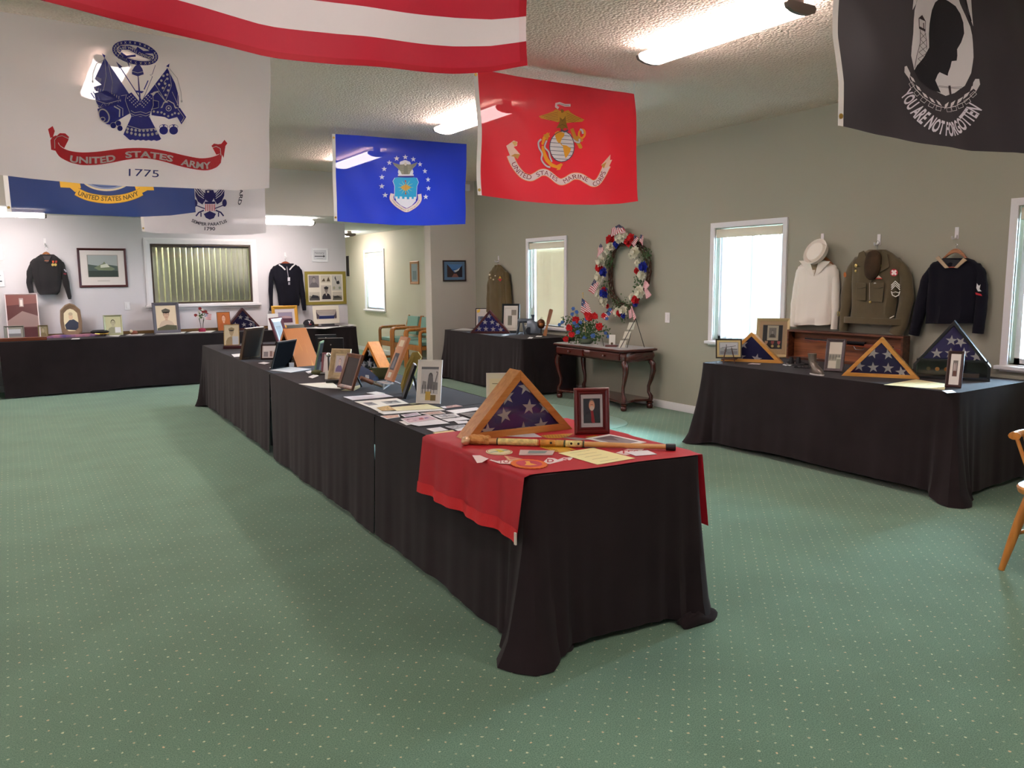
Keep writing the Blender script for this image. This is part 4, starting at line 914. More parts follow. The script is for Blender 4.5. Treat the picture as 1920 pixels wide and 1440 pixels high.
# ================================================================== GARMENTS ON THE WALLS
class Wall:
    def __init__(s, side, cpx, off):
        s.side = side; s.off = off
        p = s.w(*cpx); s.o = p
        s.rz = -90 if side == 'r' else 0
        s.origin = Vector((WX, p.y, 0)) if side == 'r' else Vector((p.x, WY, 0))
    def w(s, a, b): return Px(a, b, WX-s.off) if s.side == 'r' else Py(a, b, WY-s.off)
    def l(s, a, b):
        p = s.w(a, b); return (-(p.y-s.o.y), p.z) if s.side == 'r' else (p.x-s.o.x, p.z)
def garment(name, label, cat, side, cpx, secs, sleeves, mat, off=.07, dep=.055, seed=0, group=None):
    """secs: [(y_px, xl_px, xr_px)] top to bottom; sleeves: [[(x, y, half_px)]]"""
    Wl = Wall(side, cpx, off); t = thing(name, label, cat, tuple(Wl.origin), Wl.rz, group); r = random.Random(seed); ph = [r.uniform(0, 6.28) for _ in range(5)]
    rings = []; n = 36; pts = []
    for k, (y, a, b) in enumerate(secs): (x0, z0), (x1, z1) = Wl.l(a, y), Wl.l(b, y); pts.append(((x0+x1)/2, (z0+z1)/2, (x1-x0)/2, (z1-z0)/(x1-x0+1e-6)))
    # resample vertically
    P2 = []
    for i in range(len(pts)-1):
        m_ = 3
        for j in range(m_): f = j/m_; P2.append([pts[i][q]*(1-f)+pts[i+1][q]*f for q in range(4)])
    P2.append(list(pts[-1])); tot = len(P2)
    for i, (cx, cz, hw, sl) in enumerate(P2):
        f = i/(tot-1); dd = dep*min(1, .35+f*2.5); ring = []
        for j in range(n):
            a = 2*math.pi*j/n; c, s_ = math.cos(a), math.sin(a); x = hw*math.copysign(abs(c)**.75, c); y = -off+dd*math.copysign(abs(s_)**.75, s_)
            if s_ < 0: y += -.007*(f+.2)*math.sin(x*42+ph[0]+f*2)-.005*math.sin(x*75+ph[1]-f*5)-.004*math.sin(f*19+x*12+ph[2])
            ring.append((cx+x, y, cz+x*sl*0.9+.004*math.sin(x*30+ph[3])*f))
        rings.append(ring)
    obj('body', MB().loft(rings), mat, t, smooth=True)
    for sl in sleeves:
        sg = 1 if sl[0][0] > cpx[0] else -1; h0 = sl[0][2]; sl = [(sl[0][0]-sg*h0*1.3, sl[0][1]-h0*.25, h0*.35), (sl[0][0]-sg*h0*.4, sl[0][1]+h0*.1, h0*.8)]+[(sl[0][0], sl[0][1]+h0*.8, h0)]+list(sl[1:])
        Q = []; R = []
        for i in range(len(sl)-1):
            for j in range(4):
                f = j/4; x, y, h = [sl[i][q]*(1-f)+sl[i+1][q]*f for q in range(3)]; Q.append((x, y)); R.append(h)
        Q.append(sl[-1][:2]); R.append(sl[-1][2]); mb = MB(); rr = []
        P3 = [Wl.l(*q) for q in Q]
        for i, (x, z) in enumerate(P3):
            hw = abs(Wl.l(Q[i][0]+R[i], Q[i][1])[0]-x); nx = P3[min(i+1, len(P3)-1)]; pv = P3[max(i-1, 0)]; dx, dz = nx[0]-pv[0], nx[1]-pv[1]; L_ = math.hypot(dx, dz) or 1; px_, pz_ = -dz/L_, dx/L_
            f = i/(len(P3)-1); wob = 1+.05*math.sin(f*23+ph[4])+.03*math.sin(f*51+ph[1]); ring = []
            for j in range(18):
                a = 2*math.pi*j/18; u, v = hw*wob*math.cos(a), dep*.7*math.sin(a); ring.append((x+px_*u, -off*.85+v+.003*math.sin(a*3+f*30), z+pz_*u))
            rr.append(ring)
        obj('sleeve', MB().loft(rr), mat, t, smooth=True)
    t['_'] = 1; del t['_']
    return t, Wl
def on_wall_print(P, name, Wl, t, y, mat=None, label=None, cut=None):
    """P in picture pixels"""
    return P.build(name, lambda a, b, off: (Wl.l(a, b)[0], y-off, Wl.l(a, b)[1]), t, mat or PRINT, label=label, base=.001)
def hanger(label, side, hook, tip, ends, off, wood='#a4673a', group='wooden coat hangers'):
    Wl = Wall(side, tip, off); t = thing('coat_hanger', label, 'hanger', tuple(Wl.origin), Wl.rz, group)
    a, b, c = Wl.l(*ends[0]), Wl.l(*tip), Wl.l(*ends[1]); hk = Wl.l(*hook)
    pts = [(a[0], -off, a[1]), ((a[0]+b[0])/2, -off, (a[1]+b[1])/2+.018), (b[0], -off, b[1]), ((c[0]+b[0])/2, -off, (c[1]+b[1])/2+.018), (c[0], -off, c[1])]
    up_ = [(a[0]+(c[0]-a[0])*k/12, a[1]+(c[1]-a[1])*k/12+(b[1]-(a[1]+c[1])/2)*(math.sin(math.pi*k/12)**1.15)) for k in range(13)]
    th_ = [.012+.022*math.sin(math.pi*k/12) for k in range(13)]; poly = up_+[(x, z-h_) for (x, z), h_ in reversed(list(zip(up_, th_)))]
    obj('arm', MB().prism(poly, -off-.009, -off+.009), WOOD(wood, '#7d4522'), t, bevel=.003)
    hh = max(.03, hk[1]-b[1]); r = min(.018, hh*.3)
    hp = [(b[0], -off, b[1]), (b[0], -off, b[1]+hh*.45)]+[(b[0]+r*math.sin(q), -off+.0, b[1]+hh*.45+r+(-r)*math.cos(q)) for q in [k*math.pi/6 for k in range(1, 9)]]
    obj('hook_wire', MB().tube(hp, .0025, 8), M('#b9bcc2', .25, 1), t, smooth=True)
    obj('trouser_bar', MB().tube([(a[0]*.55+b[0]*.45, -off, a[1]-.03), (c[0]*.55+b[0]*.45, -off, c[1]-.03)], .006, 8), WOOD('#a8432a', '#7a2a18'), t)
    return t
def wall_hook(label, side, px, off=0):
    Wl = Wall(side, px, .01); z = Wl.o.z; t = thing('wall_hook', label, 'hook', (Wl.origin.x, Wl.origin.y, z), Wl.rz, 'adhesive wall hooks')
    obj('back_plate', MB().b2((-.016, -.006, -.035), (.016, 0, .06)), TRIM, t, bevel=.003)
    obj('prong', MB().tube([(0, -.006, -.005), (0, -.02, -.03), (0, -.06, -.034), (0, -.07, -.015)], [.008, .008, .007, .006], 8), TRIM, t, smooth=True)
    return t
# ================================================================== UNIFORMS
wall_hook('white adhesive hook above the white jumper and cap', 'r', (1541, 450)); wall_hook('small clear hook above the olive army jacket', 'r', (1647, 452)); wall_hook('large white adhesive hook above the navy sailor jumper, nearest the right window', 'r', (1793, 440))
hanger('hanger under the white jumper, hidden by the cap', 'r', (1541, 452), (1538, 478), [(1506, 500), (1570, 503)], .05)
hanger('pale wooden hanger with chrome hook holding the olive jacket', 'r', (1646, 448), (1645, 469), [(1612, 494), (1680, 500)], .06, '#c8843c')
hanger('wooden hanger in the navy sailor jumper on the right wall', 'r', (1793, 458), (1793, 466), [(1768, 484), (1818, 489)], .06, '#b57a4c')
WJ = M('#f3ebe0', .85, bump=.15, bscale=180, sheen=.2, name='white_cotton')
t, Wl = garment('sailor_jumper', 'white cotton sailor jumper hanging on the right wall under a white cap', 'jumper', 'r', (1530, 520),
    [(490, 1519, 1544), (494, 1510, 1556), (500, 1499, 1567), (512, 1496, 1571), (530, 1498, 1568), (560, 1496, 1563), (590, 1493, 1559), (603, 1491, 1558), (609, 1492, 1556)],
    [[(1502, 502, 9), (1497, 530, 9), (1491, 570, 8), (1487, 612, 7)], [(1562, 502, 8), (1565, 530, 7), (1566, 575, 6), (1563, 617, 5)]], WJ, seed=1)
P = Print(); P.poly([(1524, 492), (1544, 492), (1534, 518)], '#8c7758'); P.poly([(1530, 506), (1536, 506), (1534, 517)], '#d8cdbc'); on_wall_print(P, 'neckline', Wl, t, -.128)
P = Print(); P.poly([(1506, 489), (1526, 488), (1534, 516), (1530, 518)], '#efe7dc'); P.poly([(1543, 489), (1565, 490), (1540, 516), (1535, 518)], '#efe7dc'); on_wall_print(P, 'collar', Wl, t, -.13, M('#efe7dc', .85))
# cap hung over the hook
Wc = Wall('r', (1532, 474), .12); t = thing('sailor_hat', 'white round sailor cap hung over the white jumper', 'cap', tuple(Wc.o), -90)
t.rotation_euler = (math.radians(62), math.radians(-14), math.radians(-90))
obj('crown', MB().lathe([(.0, .05), (.06, .047), (.088, .035), (.095, .01), (.095, -.01)], n=28), WJ, t, smooth=True); obj('brim', MB().lathe([(.097, -.02), (.112, -.015), (.124, .028), (.128, .034), (.122, .036), (.105, .0), (.095, -.015)], n=28), WJ, t, smooth=True)
OD = M('#5d5138', .9, bump=.12, bscale=260, sheen=.3, name='olive_wool', var=.15, vscale=6)
t, Wl = garment('army_jacket', 'olive wool army jacket with patches and sergeant chevrons on the right wall', 'jacket', 'r', (1640, 540),
    [(468, 1628, 1662), (474, 1618, 1672), (485, 1604, 1686), (494, 1597, 1693), (515, 1598, 1692), (545, 1598, 1686), (575, 1597, 1680), (592, 1595, 1678), (602, 1596, 1677), (606, 1597, 1675)],
    [[(1604, 488, 10), (1594, 515, 11), (1586, 560, 10), (1582, 600, 8), (1580, 620, 7)], [(1684, 490, 11), (1697, 520, 13), (1699, 560, 13), (1690, 600, 13), (1678, 627, 13)]], OD, seed=2)
obj('waistband', MB().loft([[(Wl.l(1637, 602)[0]+.285*math.copysign(abs(math.cos(2*math.pi*j/30))**.75, math.cos(2*math.pi*j/30)), -.07+.062*math.copysign(abs(math.sin(2*math.pi*j/30))**.75, math.sin(2*math.pi*j/30)), z) for j in range(30)] for z in (Wl.l(1637, 603)[1]-.02, Wl.l(1637, 600)[1]+.02)]), OD, t, smooth=True)
def flatpiece(nm, px, col, y, th=.008, lb=None):
    o = obj(nm, MB().prism([Wl.l(*p) for p in px], y-th, y), col if not isinstance(col, str) else M(col, .8), t, bevel=.002)
    if lb: o['label'] = lb
    return o
flatpiece('lapel', [(1619, 474), (1628, 470), (1641, 500), (1636, 518), (1624, 500), (1612, 497)], OD, -.128); flatpiece('lapel', [(1662, 470), (1672, 476), (1676, 500), (1656, 512), (1641, 530), (1640, 518)], OD, -.128)
flatpiece('pocket', [(1614, 532), (1632, 534), (1632, 563), (1613, 562)], OD, -.128); flatpiece('pocket', [(1646, 534), (1666, 534), (1663, 566), (1645, 565)], OD, -.128); flatpiece('pocket_flap', [(1613, 529), (1633, 531), (1633, 538), (1623, 541), (1613, 537)], OD, -.135); flatpiece('pocket_flap', [(1645, 532), (1667, 530), (1667, 537), (1656, 541), (1645, 539)], OD, -.135)
P = Print()
P.ell(1684, 511, 7.5, 7, '#b8303a'); 
for a in range(4): q = math.radians(45+90*a); P.ell(1684+3.6*math.cos(q), 511+3.6*math.sin(q), 2.3, 2.3, '#f4e6e6', 10)
P.ell(1684, 511, 1.8, 1.8, '#f4e6e6', 8)
for k in range(3): P.line([(1679, 543-k*4), (1686.5, 535-k*4), (1695, 543-k*4)], 2, '#e4e2d6')
P.line([(1679, 546), (1681, 553), (1687, 556), (1693, 553), (1695, 546)], 1.8, '#e4e2d6'); P.line([(1680, 549), (1687, 547), (1694, 549)], 1.2, '#e4e2d6'); P.line([(1676, 596), (1684, 592)], 1.6, '#e6dccb')
on_wall_print(P, 'sleeve_patch', Wl, t, -.128)
P = Print(); P.rect(1651, 521, 1663, 523, '#c83a2a'); P.poly([(1652, 521), (1657, 516), (1662, 521)], '#e8d8c8'); P.ell(1650, 532, 2.5, 2.5, '#b9b9b4'); on_wall_print(P, 'ribbon_bar', Wl, t, -.14)
P = Print(); P.ell(1589, 515, 2.6, 5, '#b8662a'); P.ring(1577, 588, 2.2, 4, 1, '#b8a04a', 14); on_wall_print(P, 'shoulder_patch', Wl, t, -.105)
for px in ((1614.5, 498), (1658.5, 498), (1614, 508), (1641, 566)):
    a = Wl.l(*px); obj('button', MB().lathe([(.0, -.008), (.010, -.006), (.012, 0)], (a[0], -.14, a[1]), 14, 'y') if px[1] > 500 else MB().lathe([(.0, -.008), (.014, -.006), (.017, 0)], (a[0], -.14, a[1]), 14, 'y'), M('#c8b070', .3, 1), t)
a = Wl.l(1641, 530); b = Wl.l(1641, 562); obj('tag_string', MB().tube([(a[0], -.15, a[1]), (b[0], -.15, b[1])], .002, 5), M('#a99f96', .6), t)
# garrison cap pinned over the collar
Wc = Wall('r', (1635, 500), .16); t = thing('garrison_hat', 'dark brown garrison cap hung over the olive jacket collar', 'cap', tuple(Wc.origin), -90)
ol = [(1628, 470), (1641, 467), (1652, 474), (1651, 492), (1648, 510), (1640, 524), (1628, 527), (1620, 518), (1619, 500), (1622, 482)]
cc = Wc.l(1636, 497); rr = []
for k, y in ((.85, -.13), (1, -.145), (1, -.16), (.8, -.178), (.35, -.186)): rr.append([(cc[0]+(Wc.l(*p)[0]-cc[0])*k, y, cc[1]+(Wc.l(*p)[1]-cc[1])*k) for p in ol])
obj('body', MB().loft(rr), M('#43301c', .9, bump=.2, bscale=200, var=.3, vscale=12), t, smooth=True, sub=1)
NY = M('#11101b', .9, bump=.1, bscale=260, sheen=.04, spec=.2, name='navy_wool')
t, Wl = garment('navy_jumper', 'dark navy sailor jumper with tan edged collar, nearest the right window', 'jumper', 'r', (1780, 540),
    [(484, 1770, 1815), (488, 1760, 1826), (494, 1749, 1832), (504, 1742, 1838), (525, 1741, 1838), (560, 1740, 1834), (590, 1738, 1828), (606, 1737, 1824)],
    [[(1750, 498, 12), (1736, 530, 12), (1727, 570, 12), (1718, 605, 10), (1712, 628, 9)], [(1834, 500, 11), (1840, 535, 11), (1838, 580, 11), (1832, 625, 10)]], NY, seed=3)
TAN = M('#b9a184', .8)
obj('collar_tape', MB().prism([Wl.l(*p) for p in [(1763, 484), (1769, 480), (1788, 502), (1781, 503)]], -.142, -.132), TAN, t, bevel=.002); obj('collar_tape', MB().prism([Wl.l(*p) for p in [(1815, 484), (1822, 488), (1804, 503), (1798, 502)]], -.142, -.132), TAN, t, bevel=.002)
P = Print(); P.poly([(1772, 485), (1812, 488), (1799, 502), (1786, 502)], '#0e0d14'); on_wall_print(P, 'neck_lining', Wl, t, -.129); P = Print(); P.line([(1782, 501), (1798, 501)], 1.6, '#b04428'); on_wall_print(P, 'tag', Wl, t, -.131)
P = Print(); P.poly([(1838, 531), (1842, 536), (1845, 533), (1843, 542), (1847, 546), (1840, 546), (1837, 540)], '#d8d8dc'); P.poly([(1835, 548), (1846, 551), (1848, 555), (1836, 552)], '#b8202a'); on_wall_print(P, 'rank_badge', Wl, t, -.118)
# --- uniforms on the white back wall
wall_hook('white hook above the dark sailor jacket on the white back wall', 'b', (84, 455)); wall_hook('white hook above the navy jumper beside the notary sign', 'b', (535, 480))
hanger('wooden hanger in the dark jacket with two medals', 'b', (86, 462), (87, 472), [(74, 482), (100, 482)], .05)
hanger('reddish wooden hanger in the navy jumper beside the notary sign', 'b', (536, 480), (535, 490), [(520, 500), (551, 500)], .05, '#8a3a22')
BKW = M('#1a171a', .9, bump=.12, bscale=200, sheen=.1, name='black_wool')
t, Wl = garment('dark_jacket', 'short dark sailor jacket with two medals hanging on the white back wall', 'jacket', 'b', (88, 515),
    [(477, 76, 101), (481, 70, 107), (487, 62, 114), (495, 58, 118), (515, 60, 117), (535, 66, 115), (547, 70, 112), (552, 74, 108)],
    [[(64, 488, 8), (57, 510, 7), (55, 530, 6), (59, 549, 5)], [(114, 490, 7), (120, 512, 6), (125, 535, 6), (130, 555, 4), (131, 561, 3)]], BKW, dep=.05, seed=4)
P = Print(); P.poly([(97, 489), (101, 489), (100.5, 493), (98, 493)], '#c8502a'); P.poly([(103, 489), (107, 489), (106, 493), (103, 493)], '#a8362a'); P.ell(98.5, 496.5, 2.6, 2.6, '#b9a25a', 12); P.ell(103.5, 496.5, 2.6, 2.6, '#b9a25a', 12); on_wall_print(P, 'medal', Wl, t, -.135)
P = Print(); P.line([(120, 505), (124, 510)], 2, '#b9b4c0'); P.line([(119, 513), (124, 514)], 2.4, '#7a2634'); on_wall_print(P, 'sleeve_badge', Wl, t, -.11); P = Print(); P.poly([(80, 480), (96, 480), (90, 492), (86, 492)], '#3a3436'); P.line([(83, 489), (91, 489)], 1.5, '#9a5a3a'); on_wall_print(P, 'neckline', Wl, t, -.13)
t, Wl = garment('navy_pullover', 'dark navy jumper with white collar edge and tag left of the notary sign', 'jumper', 'b', (537, 530),
    [(494, 524, 549), (497, 518, 556), (502, 511, 562), (512, 510, 564), (530, 515, 562), (550, 520, 561), (567, 522, 562), (573, 523, 561)],
    [[(514, 503, 7), (509, 520, 5), (508, 545, 4), (509, 575, 3), (508, 583, 3)], [(560, 503, 7), (564, 525, 5), (567, 550, 5), (570, 570, 4), (571, 582, 3)]], NY, dep=.045, seed=5)
P = Print(); P.line([(521, 496), (527, 500), (533, 506)], 2.4, '#d9d3d6'); P.line([(551, 496), (546, 500), (541, 506)], 2.4, '#d9d3d6'); P.line([(536, 500), (539, 522)], 1, '#a9a5ac'); P.rect(537.5, 520, 542, 527, '#d9d6de'); P.rect(538.5, 529, 542, 534, '#8d8a96'); on_wall_print(P, 'collar_trim', Wl, t, -.125)
# --- olive coat in the corner
wall_hook('hook above the long olive coat in the sage corner', 'r', (934, 487)); hanger('hanger in the long olive coat in the corner', 'r', (934, 488), (934, 496), [(926, 508), (943, 508)], .06, '#9a4a32')
OB = M('#5a4a26', .85, bump=.1, bscale=200, sheen=.2, var=.2, vscale=5, name='olive_serge')
t, Wl = garment('olive_coat', 'long olive uniform coat with medals in the corner beside the column', 'coat', 'r', (935, 540),
    [(497, 929, 938), (503, 925, 943), (511, 920, 949), (520, 918, 951), (540, 919, 951), (565, 917, 953), (590, 915, 955), (608, 914, 956)],
    [[(921, 513, 3), (918, 535, 4), (917, 560, 4), (916, 585, 3)], [(948, 513, 4), (951, 535, 4), (953, 560, 4), (955, 590, 4)]], OB, dep=.06, seed=6)
P = Print(); P.ell(926, 515, 1.8, 1.8, '#e8e0c8', 10); P.ell(936.5, 517, 1.3, 1.3, '#d8d0b8', 10); P.ell(928, 521, 1.3, 1.3, '#c8b888', 10); P.ell(933, 524, 1.6, 1.6, '#c8c0a0', 10); P.poly([(943, 522), (945.5, 517), (948, 522)], '#d8a83a'); P.poly([(941, 523), (950, 523), (946, 528)], '#a8242e'); on_wall_print(P, 'medals', Wl, t, -.145)
# ================================================================== THINGS ON THE WALLS
def wall_pic(name, label, cat, side, tl, br, bw, mat, pr, d=.02, group=None, outl=None, prmat=None):
    Wl = Wall(side, ((tl[0]+br[0])/2, br[1]), .01); a, b = Wl.l(*tl), Wl.l(*br); w, h = b[0]-a[0], a[1]-b[1]
    return photo_frame(name, label, cat, (Wl.origin.x, Wl.origin.y, b[1]) if side == 'b' else (WX, Wl.origin.y, b[1]), Wl.rz, w, h, 0, d, bw, mat, pr, prmat, easel=False, group=group)
P = matted('#9aa4a6', '#e4dcd8', (.17, .24, .84, .86)); landscape(P, P.fr, '#a9b0b0', '#56645f', '#3f4a46'); P.poly([(.3, .5), (.4, .56), (.5, .62), (.54, .68), (.58, .60), (.74, .5), (.78, .46), (.7, .42), (.4, .43)], '#7f8a70'); P.poly([(.45, .58), (.6, .62), (.66, .52), (.45, .5)], '#d8dccc'); P.line([(.36, .12), (.64, .12)], .012, '#9a938c')
wall_pic('ship_picture', 'dark framed photograph of a grey ship at sea on the white back wall', 'picture', 'b', (147, 465), (244, 538), .032, M('#46171a', .35), P)
# column landscape
P = Print(); P.rect(0, 0, 1, 1, '#5f7d9c'); P.rect(.14, .15, .88, .86, '#3f6fae'); P.rect(.14, .6, .88, .86, '#5a86c0'); P.poly([(.14, .86), (.2, .8), (.42, .5), (.5, .38), (.5, .15), (.14, .15)], '#3a2a2c'); P.poly([(.88, .8), (.72, .6), (.5, .4), (.5, .15), (.88, .15)], '#2c2630'); P.poly([(.45, .5), (.62, .56), (.78, .68), (.7, .52), (.55, .42)], '#d8dce0'); P.poly([(.36, .15), (.46, .34), (.6, .34), (.7, .15)], '#8a5a52')
a, b = Py(829.7, 488, HY), Py(873.3, 527.2, HY)
photo_frame('landscape_picture', 'small framed mountain lake picture on the grey column', 'picture', ((a.x+b.x)/2, HY, b.z), 0, b.x-a.x, a.z-b.z, 0, .02, .022, M('#2e1c18', .4), P, easel=False)
wall_pic('hall_picture', 'small wood framed picture on the hallway wall right of the bright window', 'picture', 'r', (769, 490), (786, 533), .05, M('#a9713f', .4), Print().rect(0, 0, 1, 1, '#8d9aa0').rect(.2, .1, .8, .6, '#6c7f86'))
wall_pic('hall_notice', 'thin black frame edge on the hallway wall beside the white corner', 'picture', 'r', (650, 480), (655, 518), .02, M('#15131a', .4), None)
# notary sign
P = Print(); P.rect(0, 0, 1, 1, '#efeff2'); P.rect(.06, .1, .92, .9, '#d3d4da'); P.text('Notary', .16, .58, .2, '#7c7f88', .0, wid=.62); P.line([(.13, .4), (.72, .4)], .06, '#2c2c34'); P.poly([(.72, .3), (.72, .5), (.84, .4)], '#2c2c34'); P.line([(.25, .22), (.7, .22)], .03, '#a9abb4')
wall_pic('notary_sign', 'small white sign reading Notary over a black arrow pointing right', 'sign', 'b', (585, 465), (616.5, 491), .012, M('#e9e9ee', .5), P, .012)
# collage
P = Print(); P.rect(0, 0, 1, 1, '#9a8a3a'); P.rect(.07, .09, .92, .91, '#e9e1d2')
portrait(P, '#8d8588', '#a59a98', '#6f686c', '#2f2a2c', frame=(.09, .52, .34, .88)); portrait(P, '#c9c0b4', '#8d8580', '#37313a', '#2c2830', hat='#2c2a33', frame=(.38, .16, .63, .58), shirt='#d8d2cc')
P.rect(.38, .66, .62, .88, '#d0c8b8'); P.poly([(.40, .7), (.46, .8), (.49, .7)], '#5a4c3a'); P.poly([(.52, .7), (.57, .84), (.61, .7)], '#5a4c3a'); P.rect(.65, .42, .89, .88, '#c8c4bc'); P.poly([(.74, .86), (.78, .64), (.84, .62), (.83, .72), (.77, .7), (.72, .8)], '#33323a'); P.ell(.80, .66, .04, .05, '#1f1e24'); P.ell(.7, .5, .03, .05, '#a9a58c'); P.ell(.84, .5, .03, .04, '#8f9a86')
landscape(P, (.09, .13, .34, .38), '#cfc6b8', '#8a8578', '#5f5c58'); P.poly([(.12, .2), (.17, .3), (.3, .27), (.33, .19)], '#33323a'); landscape(P, (.66, .13, .89, .38), '#cfc6b8', '#8a8578', '#6f6c60'); P.poly([(.67, .24), (.78, .27), (.88, .2), (.7, .18)], '#3a3836')
wl = Wall('b', (611, 570), .01); a, b = wl.l(571, 509), wl.l(650, 570); t = thing('photo_collage', 'mustard bordered board of old portraits and ships right of the navy jumper', 'poster', (wl.origin.x, WY, b[1]), 0)
obj('board', MB().b2((a[0], -.008, 0), (b[0], 0, a[1]-b[1])), M('#9a8a3a', .7), t); P.build('print', flat_surf(b[0]-a[0], a[1]-b[1], -.008, a[0]), t)
for lb, tl, br in (('upper framed paper cut by the left edge of the frame', (-22, 457), (8, 488)), ('lower framed paper with black bar cut by the left edge', (-20, 507), (12, 537))):
    P = Print().rect(0, 0, 1, 1, '#e6e6ea'); P.line([(.2, .7), (.8, .7)], .06, '#a0a0aa'); P.line([(.3, .3), (.85, .3)], .07, '#33333a' if 'bar' in lb else '#b0b0b8'); wall_pic('wall_notice', lb, 'notice', 'b', tl, br, .012, M('#e2e2e6', .5), P, .012)
# ================================================================== WREATH
Wl = Wall('r', (1166, 517), .06); t = thing('wreath', 'oval wreath of red, white and blue flowers with little flags on the sage wall', 'wreath', tuple(Wl.origin), -90)
ZW = lambda a, b: Wl.l(1090+a/6.857, 410+b/6.857)
wctr = [(610, 330), (500, 330), (420, 420), (380, 560), (370, 700), (375, 850), (400, 990), (480, 1090), (580, 1130), (690, 1090), (780, 980), (840, 850), (870, 700), (860, 540), (800, 400), (720, 320), (610, 330)]
vine = M('#4a3022', .9, bump=.6, bscale=60)
rv = random.Random(5)
for k in range(5):
    pts = []; 
    for i in range(49):
        f = i/48*16; j = int(min(f, 15)); g = f-j; a = ZW(wctr[j][0]*(1-g)+wctr[j+1][0]*g, wctr[j][1]*(1-g)+wctr[j+1][1]*g); th = i*.55+k*1.256; pts.append((a[0]+.028*math.cos(th), -.055+.022*math.sin(th), a[1]+.02*math.sin(th+1)))
    pts[-1] = pts[0]; obj('vine', MB().tube(pts, .008, 6), vine, t, smooth=True)
def blossom(name, c, r, mat, parent, petals=9, layers=3, seed=0, ax='y'):
    rr = random.Random(seed); mb = MB(); mb.ball((c[0], c[1]-r*.15, c[2]), r*.4, 6, 4)
    for L_ in range(layers):
        for p in range(petals):
            a = 2*math.pi*(p+L_*.5)/petals+rr.uniform(-.15, .15); R1_ = r*(1-.25*L_)*rr.uniform(.85, 1.1); dy = -r*(.15+.28*L_); ca, sa = math.cos(a), math.sin(a); w_ = r*.36
            q = [(0, -r*.1, 0), (R1_*.6*ca-w_*sa, dy*.8-r*.08, R1_*.6*sa+w_*ca), (R1_*ca, dy+rr.uniform(-.1, .1)*r, R1_*sa), (R1_*.6*ca+w_*sa, dy*.8-r*.08, R1_*.6*sa-w_*ca)]
            mb.add([(c[0]+x, c[1]+y, c[2]+z) for x, y, z in q], [(0, 1, 2, 3)])
    return obj(name, mb, mat, parent)
PW = M('#e8e4d0', .8, trans=.2); PR = M('#c8141c', .8, trans=.15); PB = M('#1c2c9c', .8, trans=.15); LG = M('#4c6a3a', .7, hx2='#33502c', vscale=30, trans=.15); LG2 = M('#7d9668', .75, trans=.15)
W_F = [(560, 230, 55), (515, 265, 40), (425, 350, 42), (370, 415, 38), (300, 550, 62), (285, 755, 58), (250, 965, 40), (340, 1040, 55), (350, 1090, 35), (495, 1195, 48), (585, 1180, 55), (745, 430, 62), (750, 565, 32), (820, 720, 55), (810, 945, 70), (690, 1010, 45), (610, 220, 40), (690, 470, 35)]
R_F = [(415, 275, 58), (285, 630, 55), (690, 250, 50), (640, 300, 50), (755, 670, 35), (345, 915, 35), (370, 1125, 24), (745, 1040, 52), (540, 1210, 38)]
B_F = [(485, 325, 42), (330, 690, 48), (345, 960, 55), (835, 620, 60), (740, 1095, 35), (590, 1240, 32), (615, 262, 26)]
for i, (L_, mt, nm) in enumerate(((W_F, PW, 'white_flower'), (R_F, PR, 'red_flower'), (B_F, PB, 'blue_flower'))):
    for j, (a, b, r) in enumerate(L_):
        q = ZW(a, b); s = abs(ZW(a+r, b)[0]-q[0])*1.05; blossom(nm, (q[0], -.095-.01*(j % 3), q[1]), max(.028, s*.95), mt, t, 9, 3, j+i*40)
def leafpatch(mb, c, r, n, rr):
    for _ in range(n):
        a = rr.uniform(0, 6.28); d = r*rr.uniform(.1, 1); x, z = c[0]+d*math.cos(a), c[2]+d*math.sin(a); y = c[1]+rr.uniform(-.02, .02); L_ = rr.uniform(.02, .035); b = rr.uniform(0, 6.28); tz = rr.uniform(-.01, .015)
        ux, uz = math.cos(b), math.sin(b); mb.add([(x, y, z), (x+ux*L_*.5-uz*L_*.35, y-tz, z+uz*L_*.5+ux*L_*.35), (x+ux*L_, y-tz*.5, z+uz*L_), (x+ux*L_*.5+uz*L_*.35, y-tz, z+uz*L_*.5-ux*L_*.35)], [(0, 1, 2, 3)])
mb = MB(); rr = random.Random(3)
for a, b, r in ((400, 470, 70), (390, 560, 50), (320, 860, 60), (380, 900, 50), (270, 1030, 50), (450, 1080, 60), (540, 1090, 70), (640, 1080, 70), (560, 1280, 50), (830, 490, 90), (860, 550, 60), (750, 780, 60), (770, 850, 60), (720, 920, 50), (680, 380, 45), (870, 440, 40), (250, 560, 30), (480, 1140, 50), (620, 1140, 50), (360, 600, 40)):
    q = ZW(a, b); leafpatch(mb, (q[0], -.085, q[1]), abs(ZW(a+r, b)[0]-q[0]), 26, rr)
obj('foliage', mb, LG, t, kind='stuff')
def small_flag(parent, pts4, y, col2='#ece2e2', st='#b8404a', ca='#3a3f5c', name='stick_flag', n=13, T=None):
    """pts4: canton-corner, fly top, fly bottom, hoist bottom, in local (x, z)"""
    P = Print(); a, b, c, d = pts4
    def S(u, v, off): x = (a[0]*(1-u)+b[0]*u)*v+(d[0]*(1-u)+c[0]*u)*(1-v); z = (a[1]*(1-u)+b[1]*u)*v+(d[1]*(1-u)+c[1]*u)*(1-v); return (x, y-off+.008*math.sin(u*5), z)
    for k in range(n): P.rect(0, k/n, 1, (k+1)/n, st if k % 2 == 0 else col2)
    P.rect(0, .46, .42, 1, ca)
    for i in range(4):
        for j in range(3): P.ell(.06+i*.1, .54+j*.15, .014, .02, col2, 5)
    return P.build(name, S, parent, PRINT, cut=.2)
